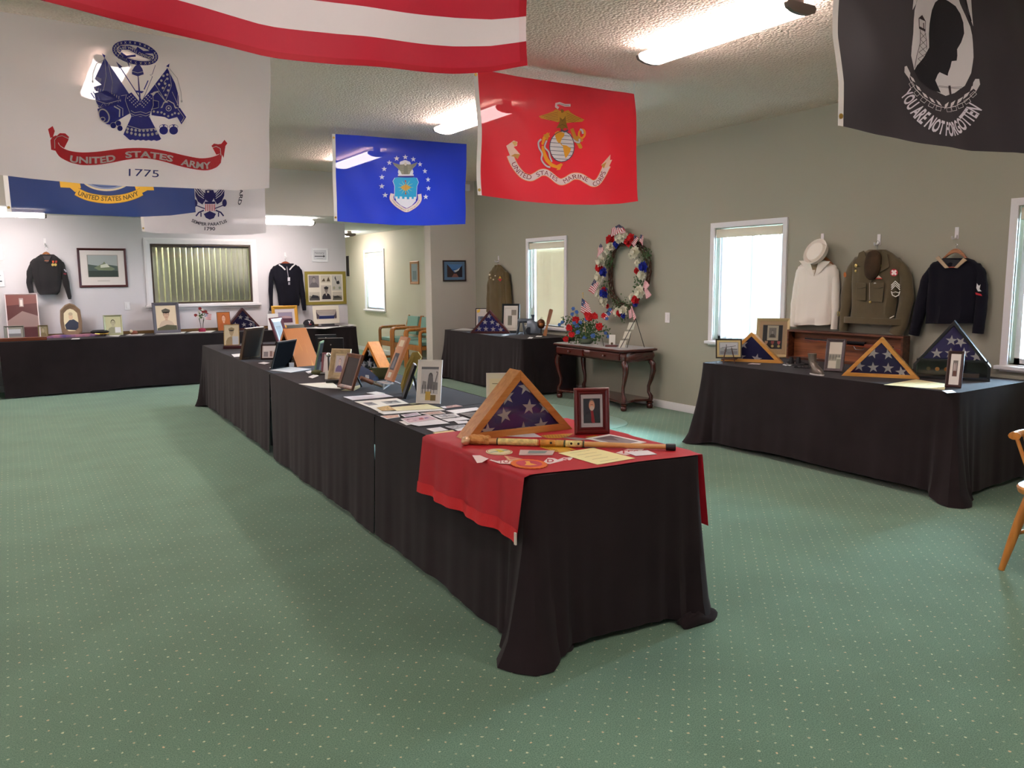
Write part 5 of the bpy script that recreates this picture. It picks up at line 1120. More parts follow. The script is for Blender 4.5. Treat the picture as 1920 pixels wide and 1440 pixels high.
for q4 in ([(540, 75), (625, 150), (430, 240), (440, 130)], [(585, 100), (635, 180), (560, 205), (530, 130)], [(300, 320), (350, 410), (260, 500), (262, 390)], [(225, 765), (285, 840), (220, 970), (140, 925)], [(440, 1140), (470, 1190), (370, 1305), (295, 1265)], [(740, 215), (800, 250), (740, 370), (675, 310)], [(815, 205), (862, 225), (850, 355), (800, 295)], [(870, 790), (940, 850), (890, 925), (845, 880)], [(860, 900), (915, 905), (965, 980), (890, 1030)], [(690, 1120), (720, 1150), (765, 1265), (730, 1305)], [(660, 1180), (700, 1150), (715, 1260), (670, 1285)]):
    pale = q4[0][0] > 650 and q4[0][1] > 700
    small_flag(t, [ZW(*p) for p in q4], -.125, st='#d08890' if pale else '#b8404a', col2='#e4c4c6' if pale else '#ece2e2', ca='#d39aa0' if pale else '#3a3f5c')
# ================================================================== CENTRE ROW: NEAR END
# red flag draped across the near end of the table
RF = cloth_mat('red_drape_cloth', '#b8202c', .08, 0); RH = M('#d0141c', .6, bump=.2, bscale=120)
t = thing('draped_red_flag', 'red flag laid over the near end of the centre table, hanging down its side', 'flag', (0, 0, 0))
Yb, Yf = 3.62, 2.66
def rf(u, v):     # u across (left hem .. right hem) in metres, v 0 front .. 1 back
    y = Yf+(Yb-Yf)*v; xl, xr = ctl(y)[0]-.022, ctr(y)[0]+.022; zl = .475+.02*(1-v)-.0*v; Lh = TZ-zl; w_ = xr-xl; zr = .39+.06*v
    f = math.sin(y*19+1)+.5*math.sin(y*41)
    if u < Lh: d = Lh-u; return (xl-.008-.034*d/Lh-.014*f*(d/Lh), y-.035*(1-v)-.02*(d/Lh)*(1-v), TZ+.005-d)
    fy = lambda q: -(.035+.105*q/.9)*(1-v)
    if u < Lh+w_:
        q = u-Lh; e = min(q, w_-q); return (xl+q, y+fy(q)+.006*math.sin(q*14)*(1 if v < .05 else 0), TZ+.0055-.002*math.exp(-(e/.02)**2)+.002*math.exp(-((q-.03)/.1)**2)*f)
    d = u-Lh-w_; return (xr-.012+.055*d/.35+.01*f*d, y-.135*(1-v)+d*.03*(1-v), TZ+.005-d)
mb = MB(); nu, nv = 70, 34; vs = []; fs = []
for j in range(nv+1):
    y = Yf+(Yb-Yf)*j/nv; Lt = (TZ-(.475+.02*(1-j/nv)))+(ctr(y)[0]-ctl(y)[0]+.024)+(TZ-(.39+.06*j/nv))
    for i in range(nu+1): vs.append(rf(Lt*i/nu, j/nv))
for j in range(nv):
    for i in range(nu): k = j*(nu+1)+i; fs.append((k, k+1, k+nu+2, k+nu+1))
o = obj('cloth', MB().add(vs, fs), RF, t)
for p in o.data.polygons: p.use_smooth = True
hm_v = []; 
for j in range(nv+1):
    for u in (-.004, .02, .05): a = rf(max(0, u), j/nv); hm_v.append((a[0]-.004, a[1], a[2]+(u if u < 0 else 0)))
hf = [(j*3+i, j*3+i+1, j*3+i+4, j*3+i+3) for j in range(nv) for i in range(2)]
o = obj('satin_hem', MB().add(hm_v, hf), RH, t)
for p in o.data.polygons: p.use_smooth = True
a = rf(0, 0); obj('canvas_corner', MB().box((a[0]-.006, a[1]-.002, a[2]+.02), (.006, .012, .05)), M('#e0d6c8', .8), t)
zt = lambda px, py: Pz(px, py, TZ+.006)
def TT(ox, oy, sc):
    def f(a, b): p = zt(ox+a/sc, oy+b/sc); return (p.x, p.y)
    return f
P = Print(TT(900, 790, 5.486))
top_s = lambda a, b, off: (a, b, TZ+.006+off)
P.poly([(-80, 350), (0, 350), (60, 375), (90, 385), (20, 425), (-30, 430)], '#ead0cc'); P.poly([(95, 400), (170, 375), (260, 385), (340, 410), (320, 440), (200, 435)], '#ead0cc')
P.text('TO', 190, 430, 34, '#b03040', .02, -1, 110); P.poly([(640, 430), (700, 375), (760, 380), (800, 395), (860, 372), (960, 372), (930, 400), (860, 405), (780, 425), (720, 440)], '#ead8d4'); P.text('D', 690, 422, 34, '#b8283a', .03, -1, 70); P.text('S', 850, 404, 28, '#b8283a', .02, -1, 60)
P.poly([(1395, 325), (1520, 285), (1690, 285), (1640, 320), (1500, 350)], '#e8cfcc'); P.text('TES', 1440, 332, 34, '#b8283a', .02, -1, 190)
P.poly([(610, 265), (640, 225), (700, 235), (760, 215), (780, 240), (900, 265), (1000, 300), (900, 290), (960, 312), (830, 320), (760, 312), (700, 290)], '#d8a020')
for k in range(8): P.line([(630+k*22, 245+k*7), (650+k*22, 268+k*7)], 5, '#8a6010')
P.poly([(620, 150), (700, 140), (860, 130), (960, 125), (900, 160), (820, 175), (700, 175)], '#b8861c'); P.poly([(1080, 160), (1180, 145), (1230, 155), (1150, 172)], '#b8861c')
for k in range(9): P.line([(650+k*30, 142), (665+k*30, 170)], 4, '#6a4a10')
P.poly([(250, 155), (420, 125), (560, 125), (640, 165), (480, 165)], '#cfc9cc'); P.poly([(780, 235), (900, 238), (1220, 262), (1180, 275), (900, 262)], '#9a989e'); P.poly([(850, 170), (980, 170), (1200, 190), (1000, 195)], '#9a8a86')
P.build('emblem_print', top_s, t, PRINT, base=.0006, step=.0001)
# patches
def patch(label, cx, cy, rx, ry, fn, h=.003):
    c = zt(cx, cy); p1, p2 = zt(cx-rx, cy), zt(cx+rx, cy); q1, q2 = zt(cx, cy-ry), zt(cx, cy+ry); R1_ = (p2-p1).length/2; R2_ = (q2-q1).length/2
    tt = thing('cloth_patch', label, 'patch', (c.x, c.y, TZ+.007), 0, 'embroidered patches on the red flag'); fn(tt, R1_, R2_, h); return tt
def pround(tt, a, b, h):
    obj('base', MB().prismz([(a*math.cos(i*math.pi/18), b*math.sin(i*math.pi/18)) for i in range(36)], 0, h), M('#e2d9b0', .8), tt)
    P = Print(); P.ring(0, 0, a*.9, b*.9, a*.08, '#b8704a', 30); P.poly([(-a*.8, -b*.1), (a*.8, -b*.1), (a*.8, b*.1), (-a*.8, b*.1)], '#8fa890'); P.poly([(-a*.2, -b*.4), (a*.3, -b*.3), (a*.25, b*.4), (0, b*.6), (-a*.1, b*.1)], '#d8c83a'); P.build('stitching', lambda x, y, o_: (x, y, h+o_), tt, PRINT)
patch('round cream patch on the red flag left of the grey patch', 936, 848, 24, 6, pround)
def pgear(tt, a, b, h):
    obj('base', MB().prismz([((1+.05*(i % 2))*a*math.cos(i*math.pi/24), (1+.05*(i % 2))*b*math.sin(i*math.pi/24)) for i in range(48)], 0, h), M('#e0702a', .8), tt)
    P = Print(); P.ell(0, 0, a*.74, b*.74, '#c02840', 30); P.poly([(-a*.5, -b*.2), (-a*.1, b*.1), (a*.1, b*.5), (a*.35, b*.4), (a*.1, 0), (a*.2, -b*.5), (-a*.2, -b*.4)], '#e8a03a'); P.build('stitching', lambda x, y, o_: (x, y, h+o_), tt, PRINT)
patch('round red patch with scalloped orange edge near the corner of the red flag', 992, 871, 31, 9, pgear)
def ptri(tt, a, b, h):
    obj('base', MB().prismz([(-a, -b*.8), (a, -b), (0, b)], 0, h), M('#d8a880', .8), tt)
    P = Print(); P.poly([(-a*.6, -b*.6), (a*.5, -b*.7), (0, b*.5)], '#c86a5a'); P.build('stitching', lambda x, y, o_: (x, y, h+o_), tt, PRINT)
patch('small triangular tan patch between the round patches', 957, 860, 14, 5, ptri)
def prect(tt, a, b, h):
    obj('base', MB().prismz([(-a, 0), (-a*.35, b), (a, -b*.2), (a*.35, -b)], 0, h), M('#c8b0a8', .8), tt)
    P = Print(); P.poly([(-a*.5, 0), (-a*.1, b*.5), (a*.6, -b*.15), (a*.2, -b*.55)], '#7a8a86'); P.build('stitching', lambda x, y, o_: (x, y, h+o_), tt, PRINT)
patch('rectangular grey embroidered patch right of the round cream patch', 1005, 849.5, 38, 7.5, prect)
RZ = .0065
sheet('pale yellow handwritten sheet at the near edge of the red flag', [(1047, 850), (1112, 840), (1191, 859.5), (1120, 871.5)], '#efe6a4', lines_print(5, '#8f8a5a', .2, .8), zz=RZ, group='papers on the red flag')
P = Print(); P.rect(0, 0, 1, 1, '#e9e2dc'); P.rect(.12, .12, .88, .88, '#8a7c7c'); P.poly([(.2, .2), (.5, .6), (.7, .3), (.85, .5), (.85, .14), (.2, .14)], '#5a4246')
sheet('white bordered photograph lying behind the carved cane on the red flag', [(1098, 822.5), (1142, 814.5), (1212, 829.5), (1166, 838)], '#e9e4de', P, zz=RZ, group='papers on the red flag')
sheet('small white card lying near the black tip of the cane', [(1172, 848), (1214, 844.5), (1232, 852), (1192, 855)], '#e8e4e6', zz=RZ, group='papers on the red flag')
# oak flag case at the near end
ca, cb = Pz(872, 826, TZ+.006), Pz(1071, 803.5, TZ+.006); c = (ca+cb)/2; rz = math.degrees(math.atan2(cb.y-ca.y, cb.x-ca.x)); W = (cb-ca).length
OAK = WOOD('#cf9250', '#b87838', 'x', .35); n_ = Vector((-math.sin(math.radians(rz)), math.cos(math.radians(rz)), 0)); D = .105; c = c+n_*D/2
flag_case('oak triangular flag case at the near end of the centre table beside the framed portrait', c, rz, W, height(c-n_*D/2, rz, 694), D, OAK, .034, .043,
          [(-.145, .30, 100), (.085, .42, 85), (.24, .40, 80), (.05, .83, 96), (-.30, .02, 90), (.03, -.03, 90), (.2, .02, 95), (-.12, .66, 100)], flagcol='#4d3c92')
# framed portrait
c, rz, w_ = base2((1077, 814), (1142.3, 812.5), TZ+.006); h_ = height(c, rz, 727, 8)
P = matted('#1c2230', '#ece6e6', (.12, .13, .88, .87)); fr = P.fr
portrait(P, '#1d2434', '#cf9a80', '#171b28', '#8c7a70', frame=fr, shirt='#9a1c26', tie='#a81c28', sc=1.12); P.poly([(.44, .5), (.56, .5), (.64, .13), (.5, .13)], '#a01c28'); P.ell(.5, .655, .135, .15, '#cf9a80'); P.ell(.5, .58, .105, .07, '#cbb8a8'); P.line([(.44, .69), (.56, .69)], .012, '#5a4438')
photo_frame('framed_portrait', 'mahogany framed portrait of a man in a dark jacket and red shirt', 'picture frame', c, rz, w_, h_, 8, .026, .034, M('#5e1a1a', .28, coat=.5), P, prof=[(0, 0), (0, -.016), (.004, -.022), (.012, -.026), (.022, -.016), (.028, -.02), (.034, -.012), (.034, 0)], glass=True, group='photo frames on the centre row')
# carved cane
a, b = Pz(886, 823, TZ+.03), Pz(1267, 840, TZ+.018); t = thing('carved_cane', 'carved wooden cane with bark head and black rubber tip lying across the red flag', 'cane', tuple(a), math.degrees(math.atan2(b.y-a.y, b.x-a.x))); L_ = (b-a).length
CW = M('#d8a868', .45, hx2='#c89050', wood=(1.5, 20, 20), vscale=2, coat=.2); st = -.012/L_
ln = lambda s_, r: (s_*L_, 0, st*s_*L_*0-.0*s_)
obj('shaft', MB().lathe([(.0145, .08), (.0145, .42*L_), (.0125, .7*L_), (.0115, L_*.955)], (0, 0, -.008), 16, 'x'), CW, t, smooth=True)
mb = MB(); rr = random.Random(2); rings = []
for i in range(7):
    x = -.012+.095*i/6; rings.append([(x+rr.uniform(-.003, .003), (.026+rr.uniform(-.004, .005))*math.cos(q*.524), -.004+(.024+rr.uniform(-.004, .005))*math.sin(q*.524)) for q in range(12)])
obj('bark_head', mb.loft(rings), M('#d29a58', .8, bump=.5, bscale=60, hx2='#b8783a', vscale=30), t)
obj('knob', MB().ball((-.024, -.036, -.002), .026, 12, 8, (.8, 1.5, .85)), M('#d8b488', .25, .3, coat=.5), t, smooth=True)
for x0, x1, cc in ((.13, .33, '#e6d68a'), (.345, .42, '#d8963a'), (.42, .46, '#c8a050'), (.47, .55, '#e8d890')):
    obj('carved_band', MB().lathe([(.0145, x0*L_), (.0165, x0*L_+.004), (.0165, x1*L_-.004), (.0145, x1*L_)], (0, 0, -.008), 16, 'x'), M(cc, .55, bump=.3, bscale=150, var=.25, vscale=50), t)
for x in (.125, .338, .462, .555): obj('ring', MB().lathe([(.0145, x*L_), (.018, x*L_+.002), (.018, x*L_+.005), (.0145, x*L_+.007)], (0, 0, -.008), 16, 'x'), M('#3a4a30' if x != .338 else '#c0301c', .5), t)
for x in (.40, .50, .535): obj('inlay', MB().ball((x*L_, -.015, -.004), .006, 8, 5), M('#2c2416', .5), t)
obj('rubber_tip', MB().lathe([(.0125, .953*L_), (.0155, .955*L_), (.016, .995*L_), (.014, L_)], (0, 0, -.008), 18, 'x'), M('#1b1b20', .5), t, smooth=True)
# yellow certificate standing behind the case
c = Py(938, 750, 4.15); c.z = TZ; rz = face_rz(c); w_ = .17; P = Print().rect(0, 0, 1, 1, '#f0ecd0'); P.rect(.1, .1, .9, .85, '#f3ecc0'); P.line([(.2, .7), (.8, .7)], .02, '#9a946a')
photo_frame('certificate_stand', 'pale yellow certificate standing behind the oak flag case', 'certificate', c, rz, w_, height(c, rz, 699, 10), 10, .006, .004, M('#eeeadc', .5), P, group='photo frames on the centre row')
# ------------------------------------------------------------------ loose papers
Zs = lambda l: [(640+a/7.385, 720+b/7.385) for a, b in l]
def phot(seed, cols, border='#eeeae6', bw_=.07):
    r = random.Random(seed); P = Print(); P.rect(0, 0, 1, 1, border); P.rect(bw_, bw_, 1-bw_, 1-bw_, cols[0])
    for i in range(6): x, y = r.uniform(.12, .75), r.uniform(.12, .7); P.poly([(x, y), (x+r.uniform(.08, .2), y+r.uniform(-.05, .06)), (x+r.uniform(.05, .16), y+r.uniform(.08, .2)), (x+r.uniform(-.04, .05), y+r.uniform(.05, .18))], cols[1+i % (len(cols)-1)])
    return P
def twoimg(seed):
    P = Print(); P.rect(.08, .3, .3, .75, '#8d8f92'); P.rect(.5, .35, .88, .8, '#a9adac'); P.poly([(.55, .4), (.65, .7), (.75, .5), (.85, .7), (.85, .4)], '#5f6464'); P.poly([(.1, .35), (.2, .6), (.28, .4)], '#5a5c60'); return P
L = lines_print
sheet('small blank white slip between the acrylic stand and the typed sheet', Zs([(350, 125), (480, 105), (605, 130), (480, 148)]), zz=.0016)
sheet('long typed white sheet, farthest of the flat papers on the centre table', Zs([(30, 178), (600, 138), (725, 175), (155, 225)]), '#eceaf0', L(7, '#c0bcc8', seed=1))
sheet('white sheet with two grey printed pictures beside the typed sheet', Zs([(183, 245), (770, 198), (938, 272), (395, 326)]), '#f0efe4', twoimg(1))
sheet('olive strip of card tucked beside the easel photograph', Zs([(920, 275), (1060, 258), (1120, 265), (985, 288)]), '#8d8c66')
sheet('white page partly covered by a small orange photograph', Zs([(398, 325), (620, 306), (760, 365), (520, 388)]), '#ecebe2', zz=.0002)
sheet('small orange and olive photograph lying on a white page', Zs([(490, 330), (645, 302), (770, 362), (560, 372)]), '#b8a070', phot(5, ['#c8a868', '#8a8a4a', '#e0c8a0', '#6a6a50'], '#c8b080', .03), zz=.002)
sheet('large cream letter in the middle of the flat papers', Zs([(690, 325), (1190, 280), (1405, 340), (770, 372)]), '#f1ecc0', L(6, '#b4ae84', seed=2), zz=.0035)
sheet('blank white sheet below the cream letter', Zs([(508, 392), (770, 374), (872, 402), (590, 423)]), '#efeee8', zz=.0004)
sheet('white sheet edge peeking out below the cream letter', Zs([(770, 374), (1400, 345), (1440, 362), (875, 400)]), '#efeee8', zz=.001)
sheet('narrow orange photograph at the left edge of the flat photographs', Zs([(538, 447), (800, 427), (812, 460), (632, 486)]), '#eee8e4', phot(6, ['#d8a890', '#e0c0a0', '#a87060', '#c8c0b8']), zz=.0005)
sheet('small dark photograph behind the purple photograph', Zs([(822, 430), (1050, 398), (1110, 430), (880, 462)]), '#e8e4e2', phot(7, ['#b8a8b0', '#5a3c50', '#8a7080', '#d8d0d0']), zz=.0018)
sheet('large photograph of purple and red figures', Zs([(820, 486), (1210, 430), (1342, 490), (922, 546)]), '#e8e4e4', phot(8, ['#c8a8b0', '#5a3c7c', '#a83848', '#7a4858', '#e0c8c8'], '#e8e0e0', .05), zz=.0032)
sheet('white page with faint print in front of the purple photograph', Zs([(915, 548), (1342, 490), (1502, 545), (1072, 584)]), '#efedf0', L(4, '#a0a8a8', .1, .9, seed=3), zz=.002)
sheet('small blank white card at the table edge near the purple photograph', Zs([(798, 520), (905, 514), (1000, 555), (900, 572)]), zz=.0008)
sheet('orange and grey photograph behind the figures photograph', Zs([(1090, 405), (1370, 378), (1448, 408), (1210, 432)]), '#e4dcd8', phot(9, ['#b89888', '#c86a4a', '#6a5a5a', '#d8c0b0']), zz=.0045)
sheet('grey photograph with white margin in the middle row', Zs([(1268, 440), (1580, 410), (1642, 450), (1380, 482)]), '#eceaea', phot(10, ['#a8aaac', '#4a4c50', '#c8cacc'], '#eceaea', .12))
sheet('white captioned page right of the purple photograph', Zs([(1390, 490), (1680, 455), (1782, 490), (1480, 522)]), '#eceaec', L(3, '#b0b0b4', seed=4), zz=.0014)
sheet('large white sheet behind the oak case', Zs([(1448, 370), (1870, 325), (1960, 350), (1590, 412)]), '#efeeee')
sheet('dark grey photograph beside the oak case', Zs([(1640, 412), (1850, 395), (1910, 440), (1800, 468)]), '#55524f', phot(11, ['#6a6663', '#3c3a38', '#8a8683'], '#b8b4b0', .05), zz=.0016)
sheet('square white card at the table edge near the oak case', Zs([(1178, 622), (1370, 598), (1482, 640), (1290, 667)]), '#edeceb', L(3, '#c4c4c4', seed=5))
sheet('tan envelope against the red flag edge', Zs([(1262, 677), (1540, 640), (1640, 690), (1400, 727)]), '#dcc48c', zz=.0006)
sheet('grey postcard touching the oak case', Zs([(1438, 592), (1700, 565), (1745, 590), (1560, 628)]), '#c0c2c4', phot(12, ['#9a9c9e', '#6a6c70', '#c0c2c4'], '#dadada', .05))
sheet('small captioned card beside the oak case', Zs([(1565, 516), (1740, 510), (1762, 540), (1620, 553)]), '#e8e8ea', L(2, '#a0a0a4', seed=6))
sheet('white strip beneath the grey postcard', Zs([(1570, 632), (1700, 600), (1740, 620), (1650, 665)]), '#ecebea', zz=.0018)
sheet('small pinkish photograph beside the easel photograph', Zs([(1440, 312), (1590, 290), (1682, 310), (1460, 337)]), '#b08a80', phot(13, ['#b8948a', '#7a5a58', '#d8c0b8'], '#a8908c', .05))
sheet('white slip at the left of the pink photograph', Zs([(1372, 315), (1440, 308), (1470, 335), (1425, 340)]), '#e4e4e4')
# papers farther along
sheet('grey printed page lying in front of the cedar flag case', [(506, 694), (545, 688), (584, 692), (545, 698.5)], '#d8dadc', L(4, '#a0a4a8', seed=7))
for q, lb in (([(434, 664.5), (457, 662.5), (460, 667.5), (439, 669.5)], 'white card beside the dark frame at the far end'), ([(484, 681), (494, 678.8), (506, 680.5), (496, 683)], 'white slip in front of the small house photograph'), ([(505, 689.5), (514, 686), (518, 688.5), (509, 690.5)], 'white tab under the black frame back'), ([(573, 697), (583, 694.5), (586, 699), (578, 700.5)], 'white slip before the green edged frame'), ([(578, 707), (590, 701.5), (598, 704.5), (586, 709.5)], 'folded white card by the small canvas pouch')):
    sheet(lb, q, '#eeeeee')
sheet('cream sheet under the fountain pen case', [(560, 720), (622, 716.5), (640, 729), (600, 727)], '#f0efe0', L(5, '#c8c6b0', seed=8))
sheet('tan folder under the brown leather frame', [(640, 732), (675, 722), (675, 727), (663, 733)], '#b8b48c')
# ================================================================== CENTRE ROW: STANDING THINGS
BLKW = M('#141316', .35, name='black_frame')
PB_ = Print
# white framed beach photograph
c, rz, w_ = base2((783, 753), (824, 761)); rz = -42; w_ = base1(803, 757, 46, rz)[2]; h_ = height(c, rz, 675, 16)
P = Print(); P.rect(0, 0, 1, 1, '#ebe8e2'); P.rect(.12, .2, .9, .86, '#c9c9c9'); P.rect(.12, .8, .9, .86, '#6a6c70'); P.ell(.55, .62, .1, .1, '#4c4c50'); P.poly([(.4, .32), (.44, .6), (.55, .68), (.66, .6), (.7, .32)], '#6a6a6e'); P.line([(.74, .4), (.82, .62), (.86, .72), (.8, .74)], .05, '#7a7a7c'); P.poly([(.16, .32), (.2, .52), (.36, .5), (.38, .32)], '#8a8a8c'); P.poly([(.62, .3), (.66, .5), (.88, .48), (.88, .3)], '#77777a')
for k in range(5): P.line([(.2+k*.13, .22), (.2+k*.13, .42)], .03, '#55565a')
P.rect(.35, .05, .58, .26, '#c8a850'); P.rect(.58, .04, .82, .18, '#7a6a3a'); P.rect(.12, .02, .34, .12, '#f0eee8')
photo_frame('beach_photo', 'white framed black and white photograph of figures with a camel on the centre table', 'picture frame', c, rz, w_, h_, 16, .01, .008, M('#efece6', .45), P, group='photo frames on the centre row')
# khaki garrison cap on its corner
c = Pz(782, 737); t = thing('khaki_hat', 'olive khaki garrison cap leaning on the white framed photograph', 'cap', (c.x-.03, c.y+.05, TZ), -42); ti = [(-.045, 0), (-.055, .06), (-.01, .2), (.035, .285), (.075, .29), (.10, .255), (.06, .16), (.01, .03), (-.01, 0)]
rr = []
for k, y in ((.8, .012), (1, .0), (1, -.022), (.85, -.032)): rr.append([(.02+(p[0]-.02)*k, y-.02, .13+(p[1]-.13)*k) for p in ti])
obj('body', MB().loft(rr), M('#8c7836', .85, bump=.1, bscale=260), t, smooth=True); obj('fold_edge', MB().tube([(-.042, -.05, .03), (-.0, -.055, .16), (.05, -.055, .26)], .004, 6), M('#a08c46', .85), t)
# black album edge-on
c = Pz(757, 745); t = thing('black_album', 'closed black album standing edge-on between the acrylic stand and the khaki cap', 'album', tuple(c), -111); tilt(t, 20)
obj('cover', MB().b2((-.075, -.010, 0), (.075, .010, .235)), BLKW, t, bevel=.003); obj('lit_top_strip', MB().b2((-.071, -.008, .233), (.071, .008, .238)), M('#cfcfd4', .6), t); obj('easel_strut', MB().tube([(0, .014, .16), (0, .09, .04)], .008, 6), BLKW, t)  # pale strip on the cover paints in light falling on its top edge
sheet('pale blue pointed card behind the black album', [(770, 714), (774, 709), (779, 718), (776, 724)], '#c8d4e4', zz=.001)
# wooden plaque on acrylic stand
c = Pz(730, 727); rz = -92; t = thing('photo_plaque', 'tall wooden plaque with small dark photograph standing on a clear acrylic stand', 'plaque', (c.x, c.y, TZ+.05), rz); tilt(t, 24)
pw = .15; h_ = .345
obj('board', MB().prism([(-pw/2, 0), (pw/2, 0), (pw/2, h_), (-pw/2, h_)], -.012, .012), WOOD('#c8845a', '#b06c42', 'z'), t, bevel=.004); P = Print(); P.rect(0, 0, 1, 1, '#c08a64'); P.rect(.22, .78, .8, .93, '#d8c8a8'); P.rect(.2, .22, .78, .62, '#3c3a40'); P.poly([(.3, .26), (.4, .55), (.6, .5), (.66, .26)], '#77757a'); P.rect(.3, .04, .7, .16, '#d8d4c0'); P.build('print', flat_surf(pw*.92, h_*.95, -.0125, z0=.01), t, PRINT)
ACR = GLASS
t2 = thing('acrylic_stand', 'clear acrylic easel holding the wooden plaque', 'stand', (c.x, c.y, TZ), rz)
for s in (-1, 1): obj('foot', MB().tube([(s*.09, -.075, .045), (s*.09, -.08, .006), (s*.05, .02, .05), (s*.05, .12, .006)], .006, 8), M('#e4e8ee', .08, spec=.8, trans=.0), t2, smooth=True)
obj('ledge', MB().b2((-.10, -.06, .036), (.10, .0, .042)), M('#d9dde4', .1), t2, bevel=.002); obj('back_panel', MB().box((0, .05, .14), (.12, .004, .2), Matrix.Rotation(-.4, 3, 'X')), ACR, t2)
# orange wood flag case
c = Pz(712, 690); rz = -68; OR_W = WOOD('#d98a34', '#c87826', 'z', .4); flag_case('orange wooden flag case turned side-on in the middle of the centre table', (Pz(703, 700).x, Pz(703, 700).y, TZ), -86, .56, .27, .09, OR_W, .03, .045, [(-.2, .15, 95), (0, .3, 85), (.16, .12, 95), (.02, .75, 90)], flagcol='#35315f')
# cedar flag case
CED = M('#b06a36', .4, hx2='#dcae52', wood=(.5, 8, .5), vscale=1.1, coat=.2)
for nd in CED.node_tree.nodes:
    if nd.type == 'VALTORGB': nd.color_ramp.elements[0].position = .36; nd.color_ramp.elements[1].position = .44
flag_case('cedar flag case with yellow streak turned side-on near the far end of the centre table', (Pz(577, 687).x, Pz(577, 687).y+.33, TZ), -86, .62, .335, .21, CED, .03, .05, [(-.25, .15, 95), (-.02, .12, 85), (-.1, .5, 95), (.15, .2, 95)], flagcol='#35315f')
# olive canvas pouch
c = Pz(716, 712); t = thing('canvas_pouch', 'folded olive canvas pouch in front of the orange flag case', 'pouch', tuple(c), -35); OC = M('#4f5230', .9, bump=.2, bscale=150)
obj('body', MB().loft([[(a*k, b*k2, z) for a, b in ((-.09, -.045), (.09, -.045), (.1, .04), (-.08, .05))] for z, k, k2 in ((.0, 1, 1), (.03, 1.08, 1.1), (.07, 1, .9), (.1, .85, .5))]), OC, t, smooth=True, sub=1); obj('flap', MB().prism([(-.095, .1), (.09, .105), (.08, .075), (.02, .04), (-.05, .08)], -.065, -.052), OC, t, bevel=.003)
c2 = Pz(594, 703); t = thing('canvas_pouch', 'small olive cloth bundle with metal clip before the ornate frame', 'pouch', tuple(c2), -30); obj('body', MB().ball((0, 0, .022), .04, 12, 8, (1.2, .8, .55)), OC, t, smooth=True); obj('clip', MB().box((.06, -.02, .018), (.08, .016, .01), Matrix.Rotation(-.3, 3, 'Z')), M('#8a8c86', .4, .6), t)
# blue garrison cap
c = Pz(679, 712); t = thing('blue_garrison_hat', 'folded grey blue garrison cap with silver badge', 'cap', tuple(c), -62); BC = M('#3d4a68', .8, bump=.1, bscale=250)
obj('body', MB().loft([[(x, y+.05*0, z) for x, z in ((-.13, .12*k+.0), (-.04, .10*k), (.07, .07*k), (.14, .03*k), (.145, .0), (-.12, .0))] for y, k in ((-.04, .3), (-.02, 1), (.0, 1.25), (.02, 1), (.04, .3))]), BC, t, smooth=True)
P = Print(); P.poly([(-.018, .018), (.018, .018), (.02, -.005), (0, -.024), (-.02, -.005)], '#d8dce4'); P.build('badge', lambda a, b, off: (.09+a, -.043-off, .03+b), t, PRINT)
# sheathed bayonet
a, b = Pz(676, 708, TZ+.10), Pz(716, 725, TZ+.02); t = thing('sheathed_bayonet', 'brown sheathed bayonet leaning down toward the acrylic stand', 'bayonet', tuple(b), 0); d = a-b
obj('scabbard', MB().tube([tuple(d), tuple(d*.45)], [.014, .017], 10), M('#7a4a30', .6), t); obj('guard', MB().box(tuple(d*.43), (.05, .012, .02)), M('#8a8478', .4, .6), t); obj('grip', MB().tube([tuple(d*.42), (0, 0, 0)], [.012, .008], 10), M('#8c7a62', .5, .2), t)
# brown leather frame seen side-on
c = Pz(650, 731); t = photo_frame('leather_frame', 'brown leather photo frame turned away beside the blue cap', 'picture frame', (Pz(649, 730).x, Pz(649, 730).y, TZ), -86, .25, .265, 20, .02, .03, WOOD('#7a4424', '#54301c', 'z'), None, group='photo frames on the centre row')
c3 = Pz(655, 700); t = thing('knob_ornament', 'small chrome knob above the leather frame', 'ornament', (2.15, 6.25, TZ)); obj('base', MB().lathe([(.03, 0), (.03, .012), (.008, .018), (.008, .17)]), M('#3a2418', .5), t); obj('knob', MB().ball((0, 0, .185), .02, 14, 9), M('#d8dce0', .1, 1), t, smooth=True)
tag(obj('pen_case', MB().box((*Pz(628, 718)[:2], TZ+.014), (.14, .04, .022), Matrix.Rotation(-.2, 3, 'Z')), M('#26241e', .4), bevel=.006), 'flat dark pen case lying on the cream sheet', 'case')
# ornate beige frame + book frame behind
P = matted('#a89a98', '#b09a72', (.1, .1, .9, .9)); P.rect(.12, .12, .88, .88, '#b8a890'); portrait(P, '#b0a4a4', '#c8b0a8', '#5c4a78', '#7a6a64', frame=(.14, .14, .86, .86))
c = Pz(634, 712); photo_frame('ornate_frame', 'ornate beige frame holding a small portrait in uniform', 'picture frame', c, -52, .175, height(c, -52, 654.5, 18), 18, .02, .038, M('#a8906a', .6, bump=.5, bscale=90, var=.25, vscale=25), P, group='photo frames on the centre row')
c = Pz(617, 702); photo_frame('pink_frame', 'narrow pink and white frame tucked behind the ornate beige frame', 'picture frame', c, -50, .13, height(c, -50, 662, 12), 12, .03, .012, M('#a8707a', .5), Print().rect(0, 0, 1, 1, '#e4d8d4'), group='photo frames on the centre row')
c = Pz(621, 711); t = thing('caption_card', 'small white caption card propped against the ornate frame', 'card', tuple(c), -30); tilt(t, 18); obj('card', MB().b2((-.05, -.001, 0), (.05, .001, .07)), M('#ebe9e0', .6), t)
